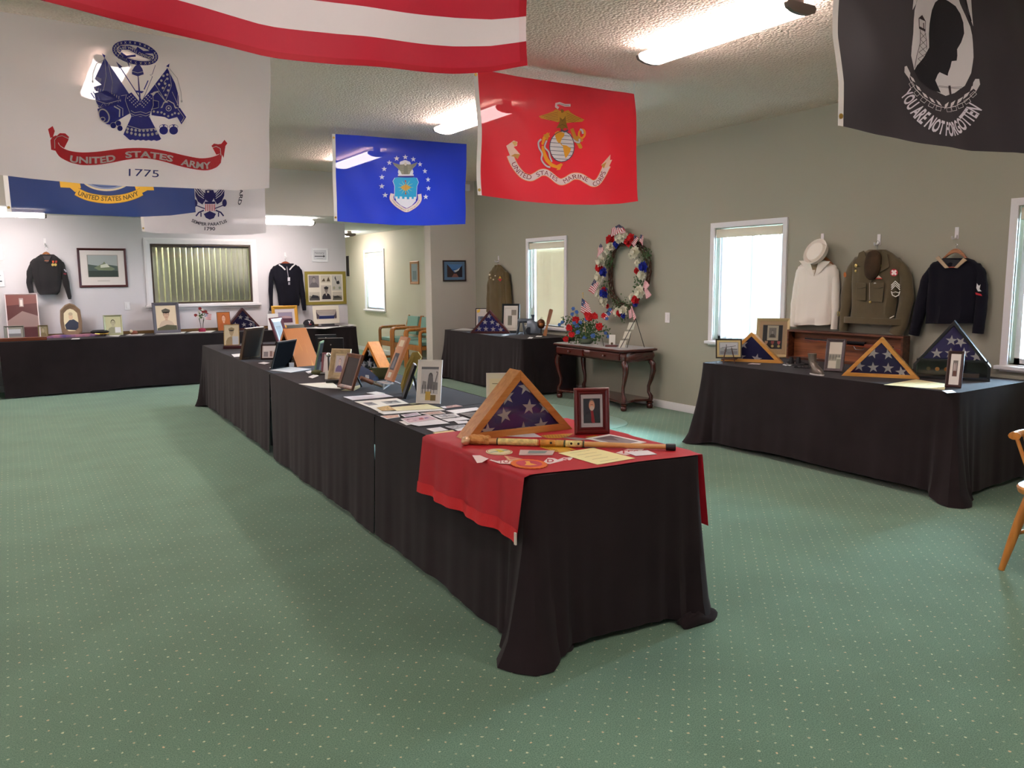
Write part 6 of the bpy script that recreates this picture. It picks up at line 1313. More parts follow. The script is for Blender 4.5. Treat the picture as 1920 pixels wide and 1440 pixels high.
# green edged frame from behind
photo_frame('green_frame', 'green edged black frame seen from behind, left of the ornate frame', 'picture frame', Pz(594, 699), -118, .2, .275, 12, .012, .02, M('#6a8060', .5), None, back=BLKW, group='photo frames on the centre row')
for (cx, by, rz, w_, ty, lb) in ((622, 678, 155, .24, 633, 'large black frame back with a hanging screw, behind the green edged frame'), (612, 662, 160, .22, 627, 'black frame back farther behind the large black one')):
    c = Pz(cx, by); t = photo_frame('black_frame', lb, 'picture frame', c, rz, w_, height(c, rz, ty), 0, .02, .02, BLKW, None, back=M('#1a1b1d', .8), easel=False, group='photo frames on the centre row'); tilt(t, 10); obj('screw', MB().lathe([(0, .006), (.006, .004), (.006, 0)], (0, .002, .17), 10, 'y'), M('#c8c8c8', .3, 1), t)
tag(obj('white_block', MB().box((*Pz(608, 677)[:2], TZ+.03), (.07, .05, .06)), M('#d8dade', .6), bevel=.004), 'small white stacked cards under the black frame back', 'cards')
# black frame back beside the cedar case
c = Pz(535, 689); t = photo_frame('black_frame', 'black frame back with small white tag in front of the cedar case', 'picture frame', (Pz(527, 690).x, Pz(527, 690).y, TZ), -136, .33, .26, 18, .015, .02, BLKW, None, back=M('#0c0c0e', .95, spec=.02), easel=False, group='photo frames on the centre row')
c = Pz(545, 684); t = thing('price_tag', 'tiny white tag at the foot of the cedar case', 'tag', (c.x-.05, c.y-.2, TZ), -15); obj('card', MB().b2((-.022, -.001, 0), (.022, .001, .04)), M('#e8e8ea', .6), t)
# small house photograph
P = matted('#c8c0bc', '#d8d4d0', (.06, .06, .94, .94)); P.rect(.06, .06, .94, .94, '#d8d4d4'); P.rect(.1, .1, .4, .5, '#8d8c90'); P.rect(.5, .1, .68, .55, '#9a8480'); P.rect(.72, .1, .9, .5, '#c8a898'); P.rect(.06, .6, .94, .94, '#e4e0e0')
c, rz, w_ = base1(506, 673.5, 33, drz=-14); photo_frame('house_photo', 'small dark framed photograph of a house at the far end of the centre table', 'picture frame', c, rz, w_, height(c, rz, 646, 15), 15, .02, .012, M('#3c2224', .4), P, group='photo frames on the centre row')
# tall burgundy frame
P = matted('#8f9296', '#a8aaac', (.2, .12, .8, .86)); P.rect(.24, .3, .76, .74, '#7d8286'); P.ell(.5, .5, .12, .06, '#9a8488')
c = Pz(524, 668); rz = -70; photo_frame('burgundy_frame', 'tall burgundy frame with grey mat behind the cedar case', 'picture frame', (Pz(541, 672).x, Pz(541, 672).y, TZ), 48, .26, .43, 18, .02, .045, M('#591a24', .35, coat=.3), P, group='photo frames on the centre row')
# wooden frame back
photo_frame('wooden_frame', 'dark brown wooden frame seen from behind near the far end', 'picture frame', (Pz(470, 672).x, Pz(470, 672).y, TZ), -138, .32, .32, 14, .03, .03, WOOD('#5c4020', '#40280f', 'z', .5), None, back=M('#38240f', .7), easel=False, group='photo frames on the centre row')
# soldier photograph
P = Print(); portrait(P, '#d4c4a2', '#b8a27e', '#9a8764', '#8a7654', hat='#8f7c58', sc=.95); P.rect(.55, 0, .98, .42, '#c0c4c8')
c, rz, w_ = base1(435, 653, 29, drz=-8); photo_frame('soldier_photo', 'sepia soldier photograph in a thin wood frame at the far end of the centre table', 'picture frame', (c.x, c.y, TZ+.035), rz, w_, height(c, rz, 608)-.035, 12, .012, .006, M('#b08a4a', .4), P, group='photo frames on the centre row')
tag(obj('display_box', MB().box((c.x+.06, c.y-.02, TZ+.018), (.30, .16, .034), Matrix.Rotation(math.radians(rz), 3, 'Z')), M('#45161a', .35), bevel=.005), 'flat dark red box under the sepia soldier photograph', 'box')
t = photo_frame('silver_frame', 'grey metal frame edge standing behind the soldier photograph', 'picture frame', (2.35, 9.3, TZ), -95, .2, .26, 10, .015, .014, M('#8a8a80', .35, .7), None, back=BLKW, group='photo frames on the centre row')
tag(obj('silver_clip', MB().tube([(2.40, 9.55, TZ), (2.40, 9.55, TZ+.30), (2.30, 9.55, TZ+.34)], .006, 6), M('#a9abae', .3, 1)), 'thin bent silver stand behind the soldier photograph', 'stand')
# ================================================================== TABLE UNDER THE UNIFORMS
RT = 'exhibits on the table under the uniforms'
P = matted('#b0b2b4', '#d8c48a', (.1, .12, .9, .88)); landscape(P, (.13, .16, .87, .84), '#cfd2d6', '#a8acb0', '#8a8e92'); P.line([(.2, .55), (.8, .66)], .03, '#5a5e62'); P.line([(.3, .4), (.85, .45)], .04, '#6a6e72'); P.line([(.4, .3), (.4, .75)], .03, '#6a6e72')
c, rz, w_ = base1(1366, 681, 49, drz=10); c.z = TZ
t = photo_frame('small_frame', 'small black and gold framed picture on a wooden easel, left end of the uniforms table', 'picture frame', (c.x, c.y, TZ+.045), rz, w_, height(c, rz, 635.5)-.045, 10, .012, .012, M('#2c2620', .4, coat=.3), P, group='picture frames under the uniforms')
t = thing('mini_easel', 'tiny dark wooden easel under the small black and gold picture', 'easel', (c.x, c.y, TZ), rz)
for s in (-1, 1): obj('leg', MB().tube([(s*.05, -.03, 0), (s*.045, -.012, .05), (s*.02, .02, .16)], .005, 6), M('#4a2418', .5), t)
obj('ledge', MB().b2((-.07, -.03, .035), (.07, -.005, .043)), M('#4a2418', .5), t)
# left flag case
c, rz, w_ = base2((1350, 678), (1466.5, 680)); n_ = Vector((-math.sin(math.radians(rz)), math.cos(math.radians(rz)), 0)); rz = -60; n_ = Vector((-math.sin(math.radians(rz)), math.cos(math.radians(rz)), 0)); c = Pz(1408, 679); w_ = base1(1408, 679, 116, rz)[2]
OAK2 = WOOD('#d9a052', '#c68a3c', 'x', .35)
flag_case('oak flag case at the left end of the uniforms table behind the small picture', c+n_*.04, rz, w_, height(c, rz, 622.5), .075, OAK2, .028, .05, [(-.14, .62, 100), (-.17, .1, 85), (.09, .04, 80)], flagcol='#2b2a66')
# gold framed medals
P = matted('#1d222c', '#d8b890', (.13, .17, .84, .88)); P.rect(.13, .17, .84, .88, '#1c2230'); P.rect(.29, .42, .70, .87, '#d9d2bc'); P.rect(.35, .50, .62, .80, '#8a8680'); portrait(P, '#8f8c86', '#b8b0a8', '#55524e', '#4a4642', frame=(.36, .51, .61, .79), sc=.9)
for k, cx_ in enumerate((.27, .5, .73)): P.poly([(cx_-.06, .40), (cx_+.06, .40), (cx_+.05, .33), (cx_, .29), (cx_-.05, .33)], ['#c89880', '#a84a50', '#d86a70'][k]); P.ell(cx_, .245, .055, .042, '#c8a868', 16); P.ell(cx_, .245, .03, .022, '#e0c890', 12)
c = Pz(1447, 670); rz = -58; w_ = base1(1447, 670, 63, rz)[2]
photo_frame('medal_frame', 'large gold framed portrait with three medals left of the rifle case', 'picture frame', c, rz, w_, height(c, rz, 597, 10), 10, .025, .03, M('#cdb98c', .3, .3, coat=.2), P, group='picture frames under the uniforms', glass=True)
# rifle display case against the wall
xl, xr = Px(1481, 618, 6.36), Px(1699, 630, 6.36); yl, yr = xl.y, xr.y; zt_ = .75+.31; zt_ = (xl.z+xr.z)/2; DW = WOOD('#6a3820', '#3c1c10', 'x', .4)
t = thing('rifle_case', 'long dark wooden display case with a rifle, under the hanging uniforms', 'display case', (6.37, (yl+yr)/2, TZ), -90); Lr = yl-yr; hz = zt_-TZ
obj('back_board', MB().b2((-Lr/2, .04, 0), (Lr/2, .05, hz)), WOOD('#9a5a34', '#6a3820', 'x', .5), t); obj('top_board', MB().b2((-Lr/2, -.05, hz-.018), (Lr/2, .05, hz)), DW, t, bevel=.002); obj('bottom_board', MB().b2((-Lr/2, -.05, 0), (Lr/2, .05, .018)), DW, t)
for s in (-1, 1): obj('side_board', MB().b2((s*Lr/2-(.018 if s > 0 else 0), -.05, .018), (s*Lr/2+(0 if s > 0 else .018), .05, hz-.018)), DW, t)
t2 = thing('rifle', 'old rifle with dark barrel and brown stock mounted in the wooden case', 'rifle', (6.335, (yl+yr)/2, TZ+hz*.6), -90)
obj('barrel', MB().tube([(-Lr*.33, 0, .035), (Lr*.42, 0, .012)], [.009, .008], 10), M('#26262a', .3, .9), t2); obj('stock', MB().prism([(-Lr*.33, .015), (Lr*.1, .0), (Lr*.38, -.02), (Lr*.47, -.09), (Lr*.49, -.09), (Lr*.49, .0), (Lr*.3, .022), (-Lr*.33, .028)], -.014, .014), WOOD('#8a3c20', '#5c2412', 'x', .3), t2, bevel=.004)
obj('receiver', MB().b2((Lr*.05, -.014, .005), (Lr*.2, .014, .04)), M('#2c2c30', .3, .9), t2, bevel=.003); obj('trigger_guard', MB().tube([(Lr*.1, 0, 0), (Lr*.12, 0, -.03), (Lr*.18, 0, -.03), (Lr*.2, 0, -.005)], .003, 6), M('#8a8a8e', .3, .9), t2)
# bronze boot
c = Pz(1527, 702); t = thing('bronze_boot', 'small bronzed child boot with pale sole in front of the rifle case', 'shoe', tuple(c), 205+35); BZ = M('#6f655c', .35, .5, coat=.3)
t.rotation_euler = (0, 0, math.radians(-105))
sh = [((.0, .01), .045, .028), ((.0, .02), .05, .032)]
rings = []
for (x, z, rx, ry) in ((.06, .006, .075, .03), (.06, .02, .075, .034), (.055, .045, .06, .034), (.025, .07, .036, .032), (.0, .10, .030, .030), (-.005, .14, .032, .032), (-.008, .165, .036, .034)): rings.append([(x-.03+rx*math.cos(a*math.pi/9), ry*math.sin(a*math.pi/9), z) for a in range(18)])
obj('upper', MB().loft(rings), BZ, t, smooth=True); obj('sole', MB().prismz([(.03+.078*math.cos(a*math.pi/10), .036*math.sin(a*math.pi/10)) for a in range(20)], 0, .010), M('#cfcbc8', .4), t); obj('laces', MB().tube([(.0, -.034, .07), (.0, .034, .09), (-.005, -.034, .11), (-.008, .034, .13)], .003, 5), M('#8a8278', .6), t)
c = Pz(1546, 672); tag(obj('brass_plate_block', MB().box((c.x+.1, c.y, TZ+.028), (.06, .09, .05), Matrix.Rotation(-.5, 3, 'Z')), M('#8a5a22', .4, hx2='#c8a050', vscale=20), bevel=.006), 'small brown block with brass plate between the boot and the pewter frame', 'paperweight')
# binoculars-like leather item with two tags
c = Pz(1490, 684); t = thing('leather_case', 'dark leather strap case with two small white tags beside the gold frame', 'case', tuple(c), -60); BLL = M('#1c1a1e', .5)
for s in (-1, 1): obj('barrel', MB().lathe([(.022, 0), (.024, .02), (.02, .05), (.016, .07)], (s*.03, .0, 0), 14), BLL, t, smooth=True)
obj('strap', MB().tube([(-.1, .02, .006), (-.07, -.03, .008), (0, -.045, .006), (.07, -.03, .008), (.11, .03, .006), (.04, .05, .03), (-.05, .04, .03), (-.1, .02, .006)], .006, 6), BLL, t)
sheet('folded white tag beside the dark leather case', [(1467, 684), (1473, 680.5), (1480, 682), (1474, 686)], '#eeeeee', group='small cards under the uniforms'); sheet('second small white tag right of the folded one', [(1475, 684.5), (1481, 682.5), (1488, 683.2), (1481, 686)], '#e8e8e8', group='small cards under the uniforms')
c = Pz(1505, 692); t = thing('round_spectacles', 'round wire rimmed glass with black cord left of the bronze boot', 'glasses', (c.x, c.y, TZ+.03), -55)
for s in (-1, 1): obj('rim', MB().mould([(s*.028+.022*math.cos(a*math.pi/10), .022*math.sin(a*math.pi/10)) for a in range(20)], [(0, 0), (0, -.004), (.004, -.004), (.004, 0)]), BLL, t)
obj('cord', MB().tube([(-.05, 0, 0), (-.07, .03, -.02), (-.04, .07, -.026), (.05, .06, -.026), (.06, .02, -.01)], .004, 6), BLL, t)
# pewter frame
P = Print(); P.rect(0, 0, 1, 1, '#cfc9ba'); P.rect(0, 0, 1, .55, '#a8a698'); P.rect(0, 0, 1, .28, '#cdc8b8')
for k in range(7): P.ell(.12+k*.12, .42, .05, .12, ['#6a6a64', '#8a887c'][k % 2], 8)
P.rect(.62, -.06, 1.04, .42, '#b8b6a4'); P.rect(.66, .0, 1.0, .36, '#8d8f80')
c, rz, w_ = base1(1563, 697, 36, drz=-12); photo_frame('pewter_frame', 'carved pewter frame with group photograph between the boot and the oak flag case', 'picture frame', c, rz, w_, height(c, rz, 636, 15), 15, .022, .026, M('#5c5254', .4, .5, bump=.5, bscale=70), P, group='picture frames under the uniforms')
# middle oak flag case
ca, cb = Pz(1578, 704), Pz(1724, 711); c = (ca+cb)/2; rz = math.degrees(math.atan2(cb.y-ca.y, cb.x-ca.x)); n_ = Vector((-math.sin(math.radians(rz)), math.cos(math.radians(rz)), 0))
flag_case('oak flag case in the middle of the uniforms table beside the yellowed certificate', c+n_*.04, rz, (cb-ca).length, height(c, rz, 632), .08, OAK2, .028, .044, [(-.27, .22, 85), (-.09, .2, 95), (.1, .2, 90), (.27, .1, 100), (-.1, .64, 75), (.09, .62, 100)], flagcol='#332668')
# black house shaped case
ca, cb = Pz(1709, 700), Pz(1850, 722); c = Pz(1782, 712); rz = -63; w_ = base1(1782, 712, 145, rz)[2]; hh = height(c, rz, 601); zb = height(c, rz, 676); BC_ = M('#17191d', .3, coat=.4)
n_ = Vector((-math.sin(math.radians(rz)), math.cos(math.radians(rz)), 0)); c = c+n_*.06
t = thing('black_flag_case', 'large black house shaped case with folded flag above medals beside the right window', 'flag case', tuple(c), rz)
D = .13; out = [(-w_/2, 0), (w_/2, 0), (w_/2, zb*.75), (0, hh), (-w_/2, zb*.75)]; inn = [(-w_/2+.02, .02), (w_/2-.02, .02), (w_/2-.02, zb*.72), (0, hh-.035), (-w_/2+.02, zb*.72)]
for i in range(5): j = (i+1) % 5; obj(['bottom_board', 'side_board', 'roof_board', 'roof_board', 'side_board'][i], MB().prism([out[i], out[j], inn[j], inn[i]], -D/2, D/2), BC_, t, bevel=.002)
obj('back_board', MB().prism(inn, D/2-.012, D/2-.004), M('#101013', .8), t); obj('shelf', MB().b2((-w_/2+.02, -D/2, zb*.95), (w_/2-.02, D/2-.012, zb*.95+.012)), BC_, t)
tri = [(-w_/2+.06, zb*.95+.014), (w_/2-.06, zb*.95+.014), (0, hh-.04)]; star_flag(t, tri, -D/2+.03, [(-.2*w_, zb+.05, 92), (-.02*w_, zb+.055, 90), (.15*w_, zb+.06, 92), (.31*w_, zb+.035, 100), (-.02*w_, zb+.15, 88), (.1*w_, zb+.14, 60)], .042, '#3a2e78')
obj('glass', MB().prism(inn, -D/2+.004, -D/2+.007), GLASS, t)
for k, cc in enumerate(('#5a5030', '#c88840', '#b87030')): obj('medal', MB().lathe([(0, -.006), (.014, -.005), (.016, 0)], (-w_*.3+k*.06, -D/2+.05, zb*.5), 14, 'y'), M(cc, .3, .8), t)
P = Print(); P.rect(0, 0, 1, 1, '#d8d2c4'); P.ell(.6, .6, .2, .2, '#6a6460'); P.rect(.45, .0, .85, .4, '#8a8480'); P.build('card', lambda a, b, off: (-.02*w_+a*.07, -D/2+.04-off, .03+b*zb*.85), t, PRINT)
obj('papers', MB().b2((w_*.1, -D/2+.02, .022), (w_*.36, -D/2+.05, .05)), M('#6a5038', .7), t)
# brown frame leaning in front
P = matted('#8a7c78', '#ece6de', (.28, .28, .74, .78)); P.rect(.28, .28, .74, .78, '#77706e'); P.ell(.42, .56, .08, .16, '#b8a8a4'); P.ell(.58, .56, .08, .16, '#a89894'); P.rect(.34, .28, .68, .45, '#6a4a44')
c, rz, w_ = base1(1787, 727, 31, drz=-8); photo_frame('brown_frame', 'brown frame with white mat leaning in front of the black case', 'picture frame', c, rz, w_, height(c, rz, 659, 16), 16, .02, .02, M('#3c2220', .4), P, group='picture frames under the uniforms')
sheet('yellowed pointed certificate lying before the oak flag case', [(1657, 721.5), (1718, 711.5), (1774, 720), (1771, 731)], '#e4d6a4', lines_print(4, '#bfae80'), group='papers under the uniforms')
sheet('small white card at the foot of the brown frame', [(1766, 732.5), (1785, 731.5), (1793, 736), (1776, 737.5)], '#efefef', group='small cards under the uniforms'); sheet('white label in front of the left oak flag case', [(1402, 682.5), (1410, 681), (1427, 682), (1424, 683.5)], '#e8dcdc', group='small cards under the uniforms')
# ================================================================== CORNER TABLE BY THE COLUMN
c, rz, w_ = base1(906, 616, 33, drz=-6); P = Print(); P.rect(0, 0, 1, 1, '#d8d2c8'); P.rect(.1, .1, .5, .6, '#6a7a8c'); P.rect(.5, .4, .9, .9, '#ded8c8'); P.ell(.3, .5, .1, .08, '#3a4450'); P.rect(.1, .1, .5, .2, '#c8a8a0'); P.poly([(.02, .92), (.2, 1), (.2, .85), (.06, .78)], '#e8c43a')
photo_frame('document_frame', 'black framed document with a yellow tag behind the mahogany flag case', 'picture frame', c+Vector((.1, .1, 0)), rz, w_*1.15, height(c+Vector((.1, .1, 0)), rz, 578, 10), 10, .015, .012, BLKW, P, group='frames on the corner table')
c = Pz(919.5, 624.5); rz = -38; w_ = base1(919.5, 624.5, 75, rz)[2]; flag_case('mahogany flag case with six stars on the corner table by the column', c, rz, w_, height(c, rz, 581), .09, WOOD('#5a1a1e', '#3c1014', 'x', .3), .03, .042, [(-.27, .15, 92), (-.1, .14, 90), (.08, .13, 90), (.27, .1, 92), (-.12, .5, 88), (.06, .5, 92), (-.02, .82, 80), (.2, .38, 70)], flagcol='#33308a')
P = matted('#cfccc0', '#dad6ca', (.1, .1, .9, .9)); P.rect(.1, .1, .9, .9, '#d9d5c8'); P.rect(.55, .62, .9, .84, '#8a8674'); P.rect(.3, .22, .6, .6, '#7d7c6c')
c = Vector((6.12, Px(957, 640, 6.12).y, TZ)); rz = face_rz(c)-10; w_ = .26; photo_frame('black_frame', 'tall black frame with cream page under the olive coat', 'picture frame', c, rz, w_, height(c, rz, 570, 12), 12, .025, .028, M('#1c2224', .35), P, group='frames on the corner table')
sheet('white paper at the column end of the corner table', [(845, 619), (868, 615.5), (888, 617), (882, 620)], '#cfcfd0', group='papers on the corner table'); sheet('white name card in front of the mahogany flag case', [(940, 628.5), (948, 627), (955, 628), (948, 629.5)], '#e8e8e8', group='papers on the corner table'); sheet('white name card at the front edge of the corner table', [(989, 634.5), (993, 631.8), (1000, 632.5), (997, 635)], '#f0f0f0', group='papers on the corner table'); sheet('long white card before the bronze helmet', [(1004, 631.5), (1007, 629.5), (1017, 629.8), (1015, 631.5)], '#f0f0f0', group='papers on the corner table')
# grey metal model machine
GM = M('#5d6670', .35, .5, name='grey_cast_metal'); c = Pz(982, 628); t = thing('metal_model', 'grey cast metal model with angled legs and small funnel beside the window', 'model', (c.x+.12, c.y+.05, TZ), -45); k = .9
obj('body', MB().loft([[(x, y*w1, z) for y, z in ((-1, .02), (1, .02), (1, .14*h1), (.5, .19*h1), (-.5, .19*h1), (-1, .14*h1))] for x, w1, h1 in ((-.02, .05, 1), (.05, .075, 1.05), (.12, .08, .9), (.18, .05, .55))]), GM, t, smooth=True)
obj('barrel', MB().lathe([(.022, -.16), (.03, -.15), (.034, -.1), (.03, .0), (.03, .05)], (0, 0, .19), 16, 'x'), GM, t, smooth=True)
for y in (-.05, .05): obj('leg', MB().tube([(-.13, y*.4, .19), (-.17, y, 0)], .008, 8), GM, t); obj('leg', MB().tube([(-.09, y*.4, .18), (-.06, y, 0)], .008, 8), GM, t)
obj('funnel', MB().lathe([(.016, .18), (.014, .24), (.03, .27), (.028, .275)], (.06, 0, 0), 14), GM, t, smooth=True); obj('wheel', MB().lathe([(.05, -.01), (.055, 0), (.05, .01)], (.02, -.06, .055), 18, 'y'), M('#33363c', .4, .5), t)
# bronze helmet trophy
BR = M('#5a3420', .35, .7); c = Pz(1009, 629); t = thing('bronze_trophy', 'bronze helmet shaped trophy on a slim stem beside the wooden club', 'trophy', (c.x+.05, c.y, TZ), -30)
obj('base', MB().lathe([(.035, 0), (.035, .012), (.010, .02), (.008, .09)], n=18), M('#2e2424', .4), t, smooth=True); obj('helmet', MB().lathe([(.012, .09), (.035, .10), (.052, .13), (.056, .17), (.048, .20), (.02, .222), (.004, .226)], n=20), BR, t, smooth=True); obj('visor', MB().ball((0, -.04, .15), .032, 12, 8, (1, .6, 1.1)), M('#a8683a', .35, .5), t, smooth=True); obj('crest', MB().tube([(-.01, 0, .225), (0, 0, .25), (.02, 0, .24)], .005, 6), M('#b8b49a', .4), t)
# wooden club
a, b = Pz(1021, 630), None; t = thing('wooden_club', 'long flat wooden club leaning upright in front of the beige blinds', 'club', tuple(a), -40); t.rotation_euler = (math.radians(-6), math.radians(14), math.radians(-40)); CL = WOOD('#b07444', '#96602f', 'z')
obj('handle', MB().loft([[(x, y, z) for x, y in ((-w1, -.010), (w1, -.010), (w1, .010), (-w1, .010))] for z, w1 in ((0, .026), (.07, .022), (.1, .014), (.16, .014))]), CL, t); obj('blade', MB().loft([[(x, y, z) for x, y in ((-w1, -.012), (w1, -.012), (w1, .012), (-w1, .012))] for z, w1 in ((.16, .014), (.2, .022), (.36, .026), (.375, .018))]), WOOD('#a86a44', '#8a5232', 'z'), t)
# ================================================================== CONSOLE TABLE
def onX(px, X, z): p = Px(px, 640, X); return Vector((X, p.y, z))
def Pb(px, py, z=TZ):
    p = Pz(px, py, z)
    if p.y > 13.05: p = Py(px, py, 13.05); p.z = z
    return p
MH = M('#4c1912', .25, hx2='#431510', wood=(14, 2, 14), vscale=1.5, coat=.5, name='mahogany'); MHd = M('#4a1813', .3, coat=.4)
c0, c1, y0, y1, zt2 = 5.88, 6.40, 7.03, 8.42, .715
t = thing('console_table', 'carved mahogany console table with white top under the wreath', 'console table', ((c0+c1)/2, (y0+y1)/2, 0), -90); hw, hd = (y1-y0)/2, (c1-c0)/2
def rr_(w, d, r, n=5): return [(sx*(w-r)+r*math.cos(q), sy*(d-r)+r*math.sin(q)) for sx, sy, q0 in ((1, 1, 0), (-1, 1, 90), (-1, -1, 180), (1, -1, 270)) for q in [math.radians(q0+90*i/n) for i in range(n+1)]]
obj('top', MB().loft([[(x, y, z) for x, y in rr_(hw+e, hd+e, .05)] for z, e in ((zt2-.03, -.006), (zt2-.022, .012), (zt2-.008, .014), (zt2, .004))]), MHd, t, smooth=True)
obj('marble_slab', MB().loft([[(x, y, z) for x, y in rr_(hw-.015+e, hd-.015+e, .05)] for z, e in ((zt2, 0), (zt2+.004, 0))]), M('#c9c9cc', .25, var=.08, vscale=6), t)
obj('apron', MB().loft([[(x, y, z) for x, y in rr_(hw-.02+e, hd-.02+e, .06)] for z, e in ((zt2-.145, -.012), (zt2-.135, 0), (zt2-.12, .006), (zt2-.085, .016), (zt2-.05, .008), (zt2-.03, -.004))]), MH, t, smooth=True)
for s in (-.5, .5): obj('drawer', MB().b2((s*hw-hw*.40, -hd-.004, zt2-.125), (s*hw+hw*.40, -hd+.01, zt2-.045)), MH, t, bevel=.006)
for s in (-.5, .5): obj('knob', MB().lathe([(.004, 0), (.012, -.01), (.014, -.018), (.0, -.024)], (s*hw, -hd-.004, zt2-.085), 14, 'y'), MHd, t, smooth=True)
for sx in (-1, 1):
    for sy in (-1, 1):
        X0, Y0 = sx*(hw-.055), sy*(hd-.06); q = [(0, zt2-.145, .036), (.035, zt2-.19, .038), (.04, zt2-.26, .034), (.015, zt2-.36, .026), (-.02, zt2-.45, .021), (-.02, zt2-.52, .02), (.015, zt2-.57, .026), (.01, .105, .028)]
        obj('leg', MB().tube([(X0+sx*d, Y0+sy*d*.25, z) for d, z, r in q], [r for d, z, r in q], 10), MH, t, smooth=True)
        obj('foot', MB().lathe([(.02, 0), (.034, .008), (.04, .03), (.034, .05), (.028, .055), (.04, .065), (.042, .08), (.03, .088)], (X0, Y0, 0), 16), MH, t, smooth=True)
sp = [(-hw+.02, -hd+.05), (-hw+.05, -hd+.02), (-.3, -hd+.1), (.3, -hd+.1), (hw-.05, -hd+.02), (hw-.02, -hd+.05), (hw-.1, 0), (hw-.02, hd-.05), (hw-.05, hd-.02), (-hw+.05, hd-.02), (-hw+.02, hd-.05), (-hw+.1, 0)]
obj('lower_shelf', MB().prismz(sp, .088, .115), MH, t, bevel=.004)
CT = zt2+.004
# medal in a case and prayer cards
c = onX(1147, 6.08, CT); t = thing('medal_box', 'small white medal box on a red wooden base on the console table', 'box', (c.x+.0, c.y, CT), -50)
obj('base', MB().b2((-.07, -.05, 0), (.07, .05, .018)), M('#5c2420', .35), t, bevel=.003); obj('lid', MB().box((0, .025, .08), (.075, .012, .12), Matrix.Rotation(-.12, 3, 'X')), M('#e4e2da', .6), t, bevel=.003); obj('medal', MB().lathe([(0, -.004), (.014, -.003), (.015, 0)], (0, .012, .035), 14, 'y'), M('#6a5c48', .35, .8), t)
obj('pen', MB().tube([(-.085, -.05, .008), (-.105, -.07, .11)], .004, 6), M('#3a2c24', .4), t)
c = onX(1174, 6.12, CT); t = thing('card_stand', 'slanting black wire stand holding three white cards on the console table', 'stand', (c.x, c.y, CT), -50); W3 = M('#1a1a1c', .4, .5)
obj('wire_leg', MB().tube([(-.06, -.04, 0), (.1, .06, .34)], .004, 6), W3, t); obj('wire_leg', MB().tube([(.1, .06, .34), (.2, .1, 0)], .004, 6), W3, t); obj('wire_leg', MB().tube([(.02, -.05, 0), (.05, .03, .17)], .004, 6), W3, t)
for k in range(3): obj('card', MB().prism([(-.055+.045*k+a, .04+.105*k+b) for a, b in ((-.035, -.04), (.04, -.04), (.065, .045), (-.01, .045))], -.016+.03*k, -.012+.03*k), M('#dedccb', .6), t)
# flower arrangement with flag
c = onX(1099, 6.10, CT); t = thing('flower_arrangement', 'arrangement of red and blue flowers with a small flag on the console table', 'flowers', (c.x, c.y, CT), -50)
obj('bowl', MB().lathe([(.06, 0), (.09, .02), (.1, .06), (.095, .065)], n=20), M('#55604c', .5), t, smooth=True)
rr = random.Random(9); mb = MB()
for _ in range(26): leafpatch(mb, (rr.uniform(-.26, .26), rr.uniform(-.09, .05), rr.uniform(.05, .27)), .09, 26, rr)
obj('foliage', mb, LG, t, kind='stuff')
mb = MB()
for _ in range(14): a = rr.uniform(-.24, .24); mb.tube([(a*.2, 0, .03), (a*.7, rr.uniform(-.05, .05), .18), (a, rr.uniform(-.08, .04), rr.uniform(.22, .4))], .003, 5)
obj('stems', mb, LG, t, kind='stuff')
for i, (x, z, r) in enumerate(((-.16, .12, .045), (-.20, .20, .05), (-.12, .30, .055), (.06, .34, .06), (.13, .35, .05), (.18, .22, .055), (.24, .36, .035), (-.24, .06, .045), (.02, .37, .04))): blossom('red_flower', (x, -.10+.02*(i % 3), z), r, PR, t, 8, 2, i)
PBL = M('#4f74b8', .8, trans=.2)
for i, (x, z, r) in enumerate(((-.14, .44, .03), (-.10, .40, .03), (-.16, .37, .03), (-.28, .27, .028), (-.32, .24, .026), (-.10, .22, .034), (-.08, .15, .034), (-.13, .26, .03), (.0, .08, .036), (.11, .11, .036), (.02, .31, .03), (.3, .38, .03), (.32, .43, .026), (.28, .32, .026), (.3, .1, .03), (.34, .05, .028), (-.05, .27, .028), (.26, .14, .026))): blossom('blue_flower', (x, -.11+.02*(i % 3), z), r, PBL, t, 6, 2, i+50)
obj('flag_stick', MB().tube([(.0, -.03, .1), (-.035, -.04, .62)], .004, 6), M('#c8a868', .5), t); obj('stick_tip', MB().ball((-.035, -.04, .63), .008, 8, 6), M('#d8b458', .3, .8), t)
small_flag(t, [(-.045, .57), (.04, .50), (.12, .30), (-.06, .40)], -.05, ca='#3c4878')
# ================================================================== BACK WALL ROW
FW = 'frames on the back row'
def bk(cx, by, wpx, ty, lean, name, label, mat, pr, bw_=.02, d=.02, drz=0, **k):
    c, rz, w_ = base1(cx, by, wpx, 0, drz)
    if c.y > 13.05: k_ = 13.05/c.y; c = Py(cx, by, 13.05); c.z = TZ; w_ *= k_
    if c.y < 12.62: k_ = 12.62/c.y; c = Py(cx, by, 12.62); c.z = TZ; w_ *= k_
    return photo_frame(name, label, 'picture frame', c, rz, w_, height(c, rz, ty, lean), lean, d, bw_, mat, pr, group=FW, **k), c
P = Print(); P.rect(0, 0, 1, 1, '#5a3434'); P.poly([(0, .75), (1, .8), (1, 1), (0, 1)], '#7a4a46'); P.poly([(0, 0), (1, 0), (1, .22), (0, .22)], '#50292c'); P.rect(.42, .72, .56, .92, '#a89490'); P.rect(.45, .74, .53, .88, '#d8ccc8'); P.poly([(0, .4), (.5, .62), (1, .5), (1, .25), (0, .25)], '#8f7672')
bk(46, 630, 62, 551, 12, 'lighthouse_photo', 'large glossy brown lighthouse photograph leaning at the left end of the back row', M('#e4d4d6', .4), P, .014)
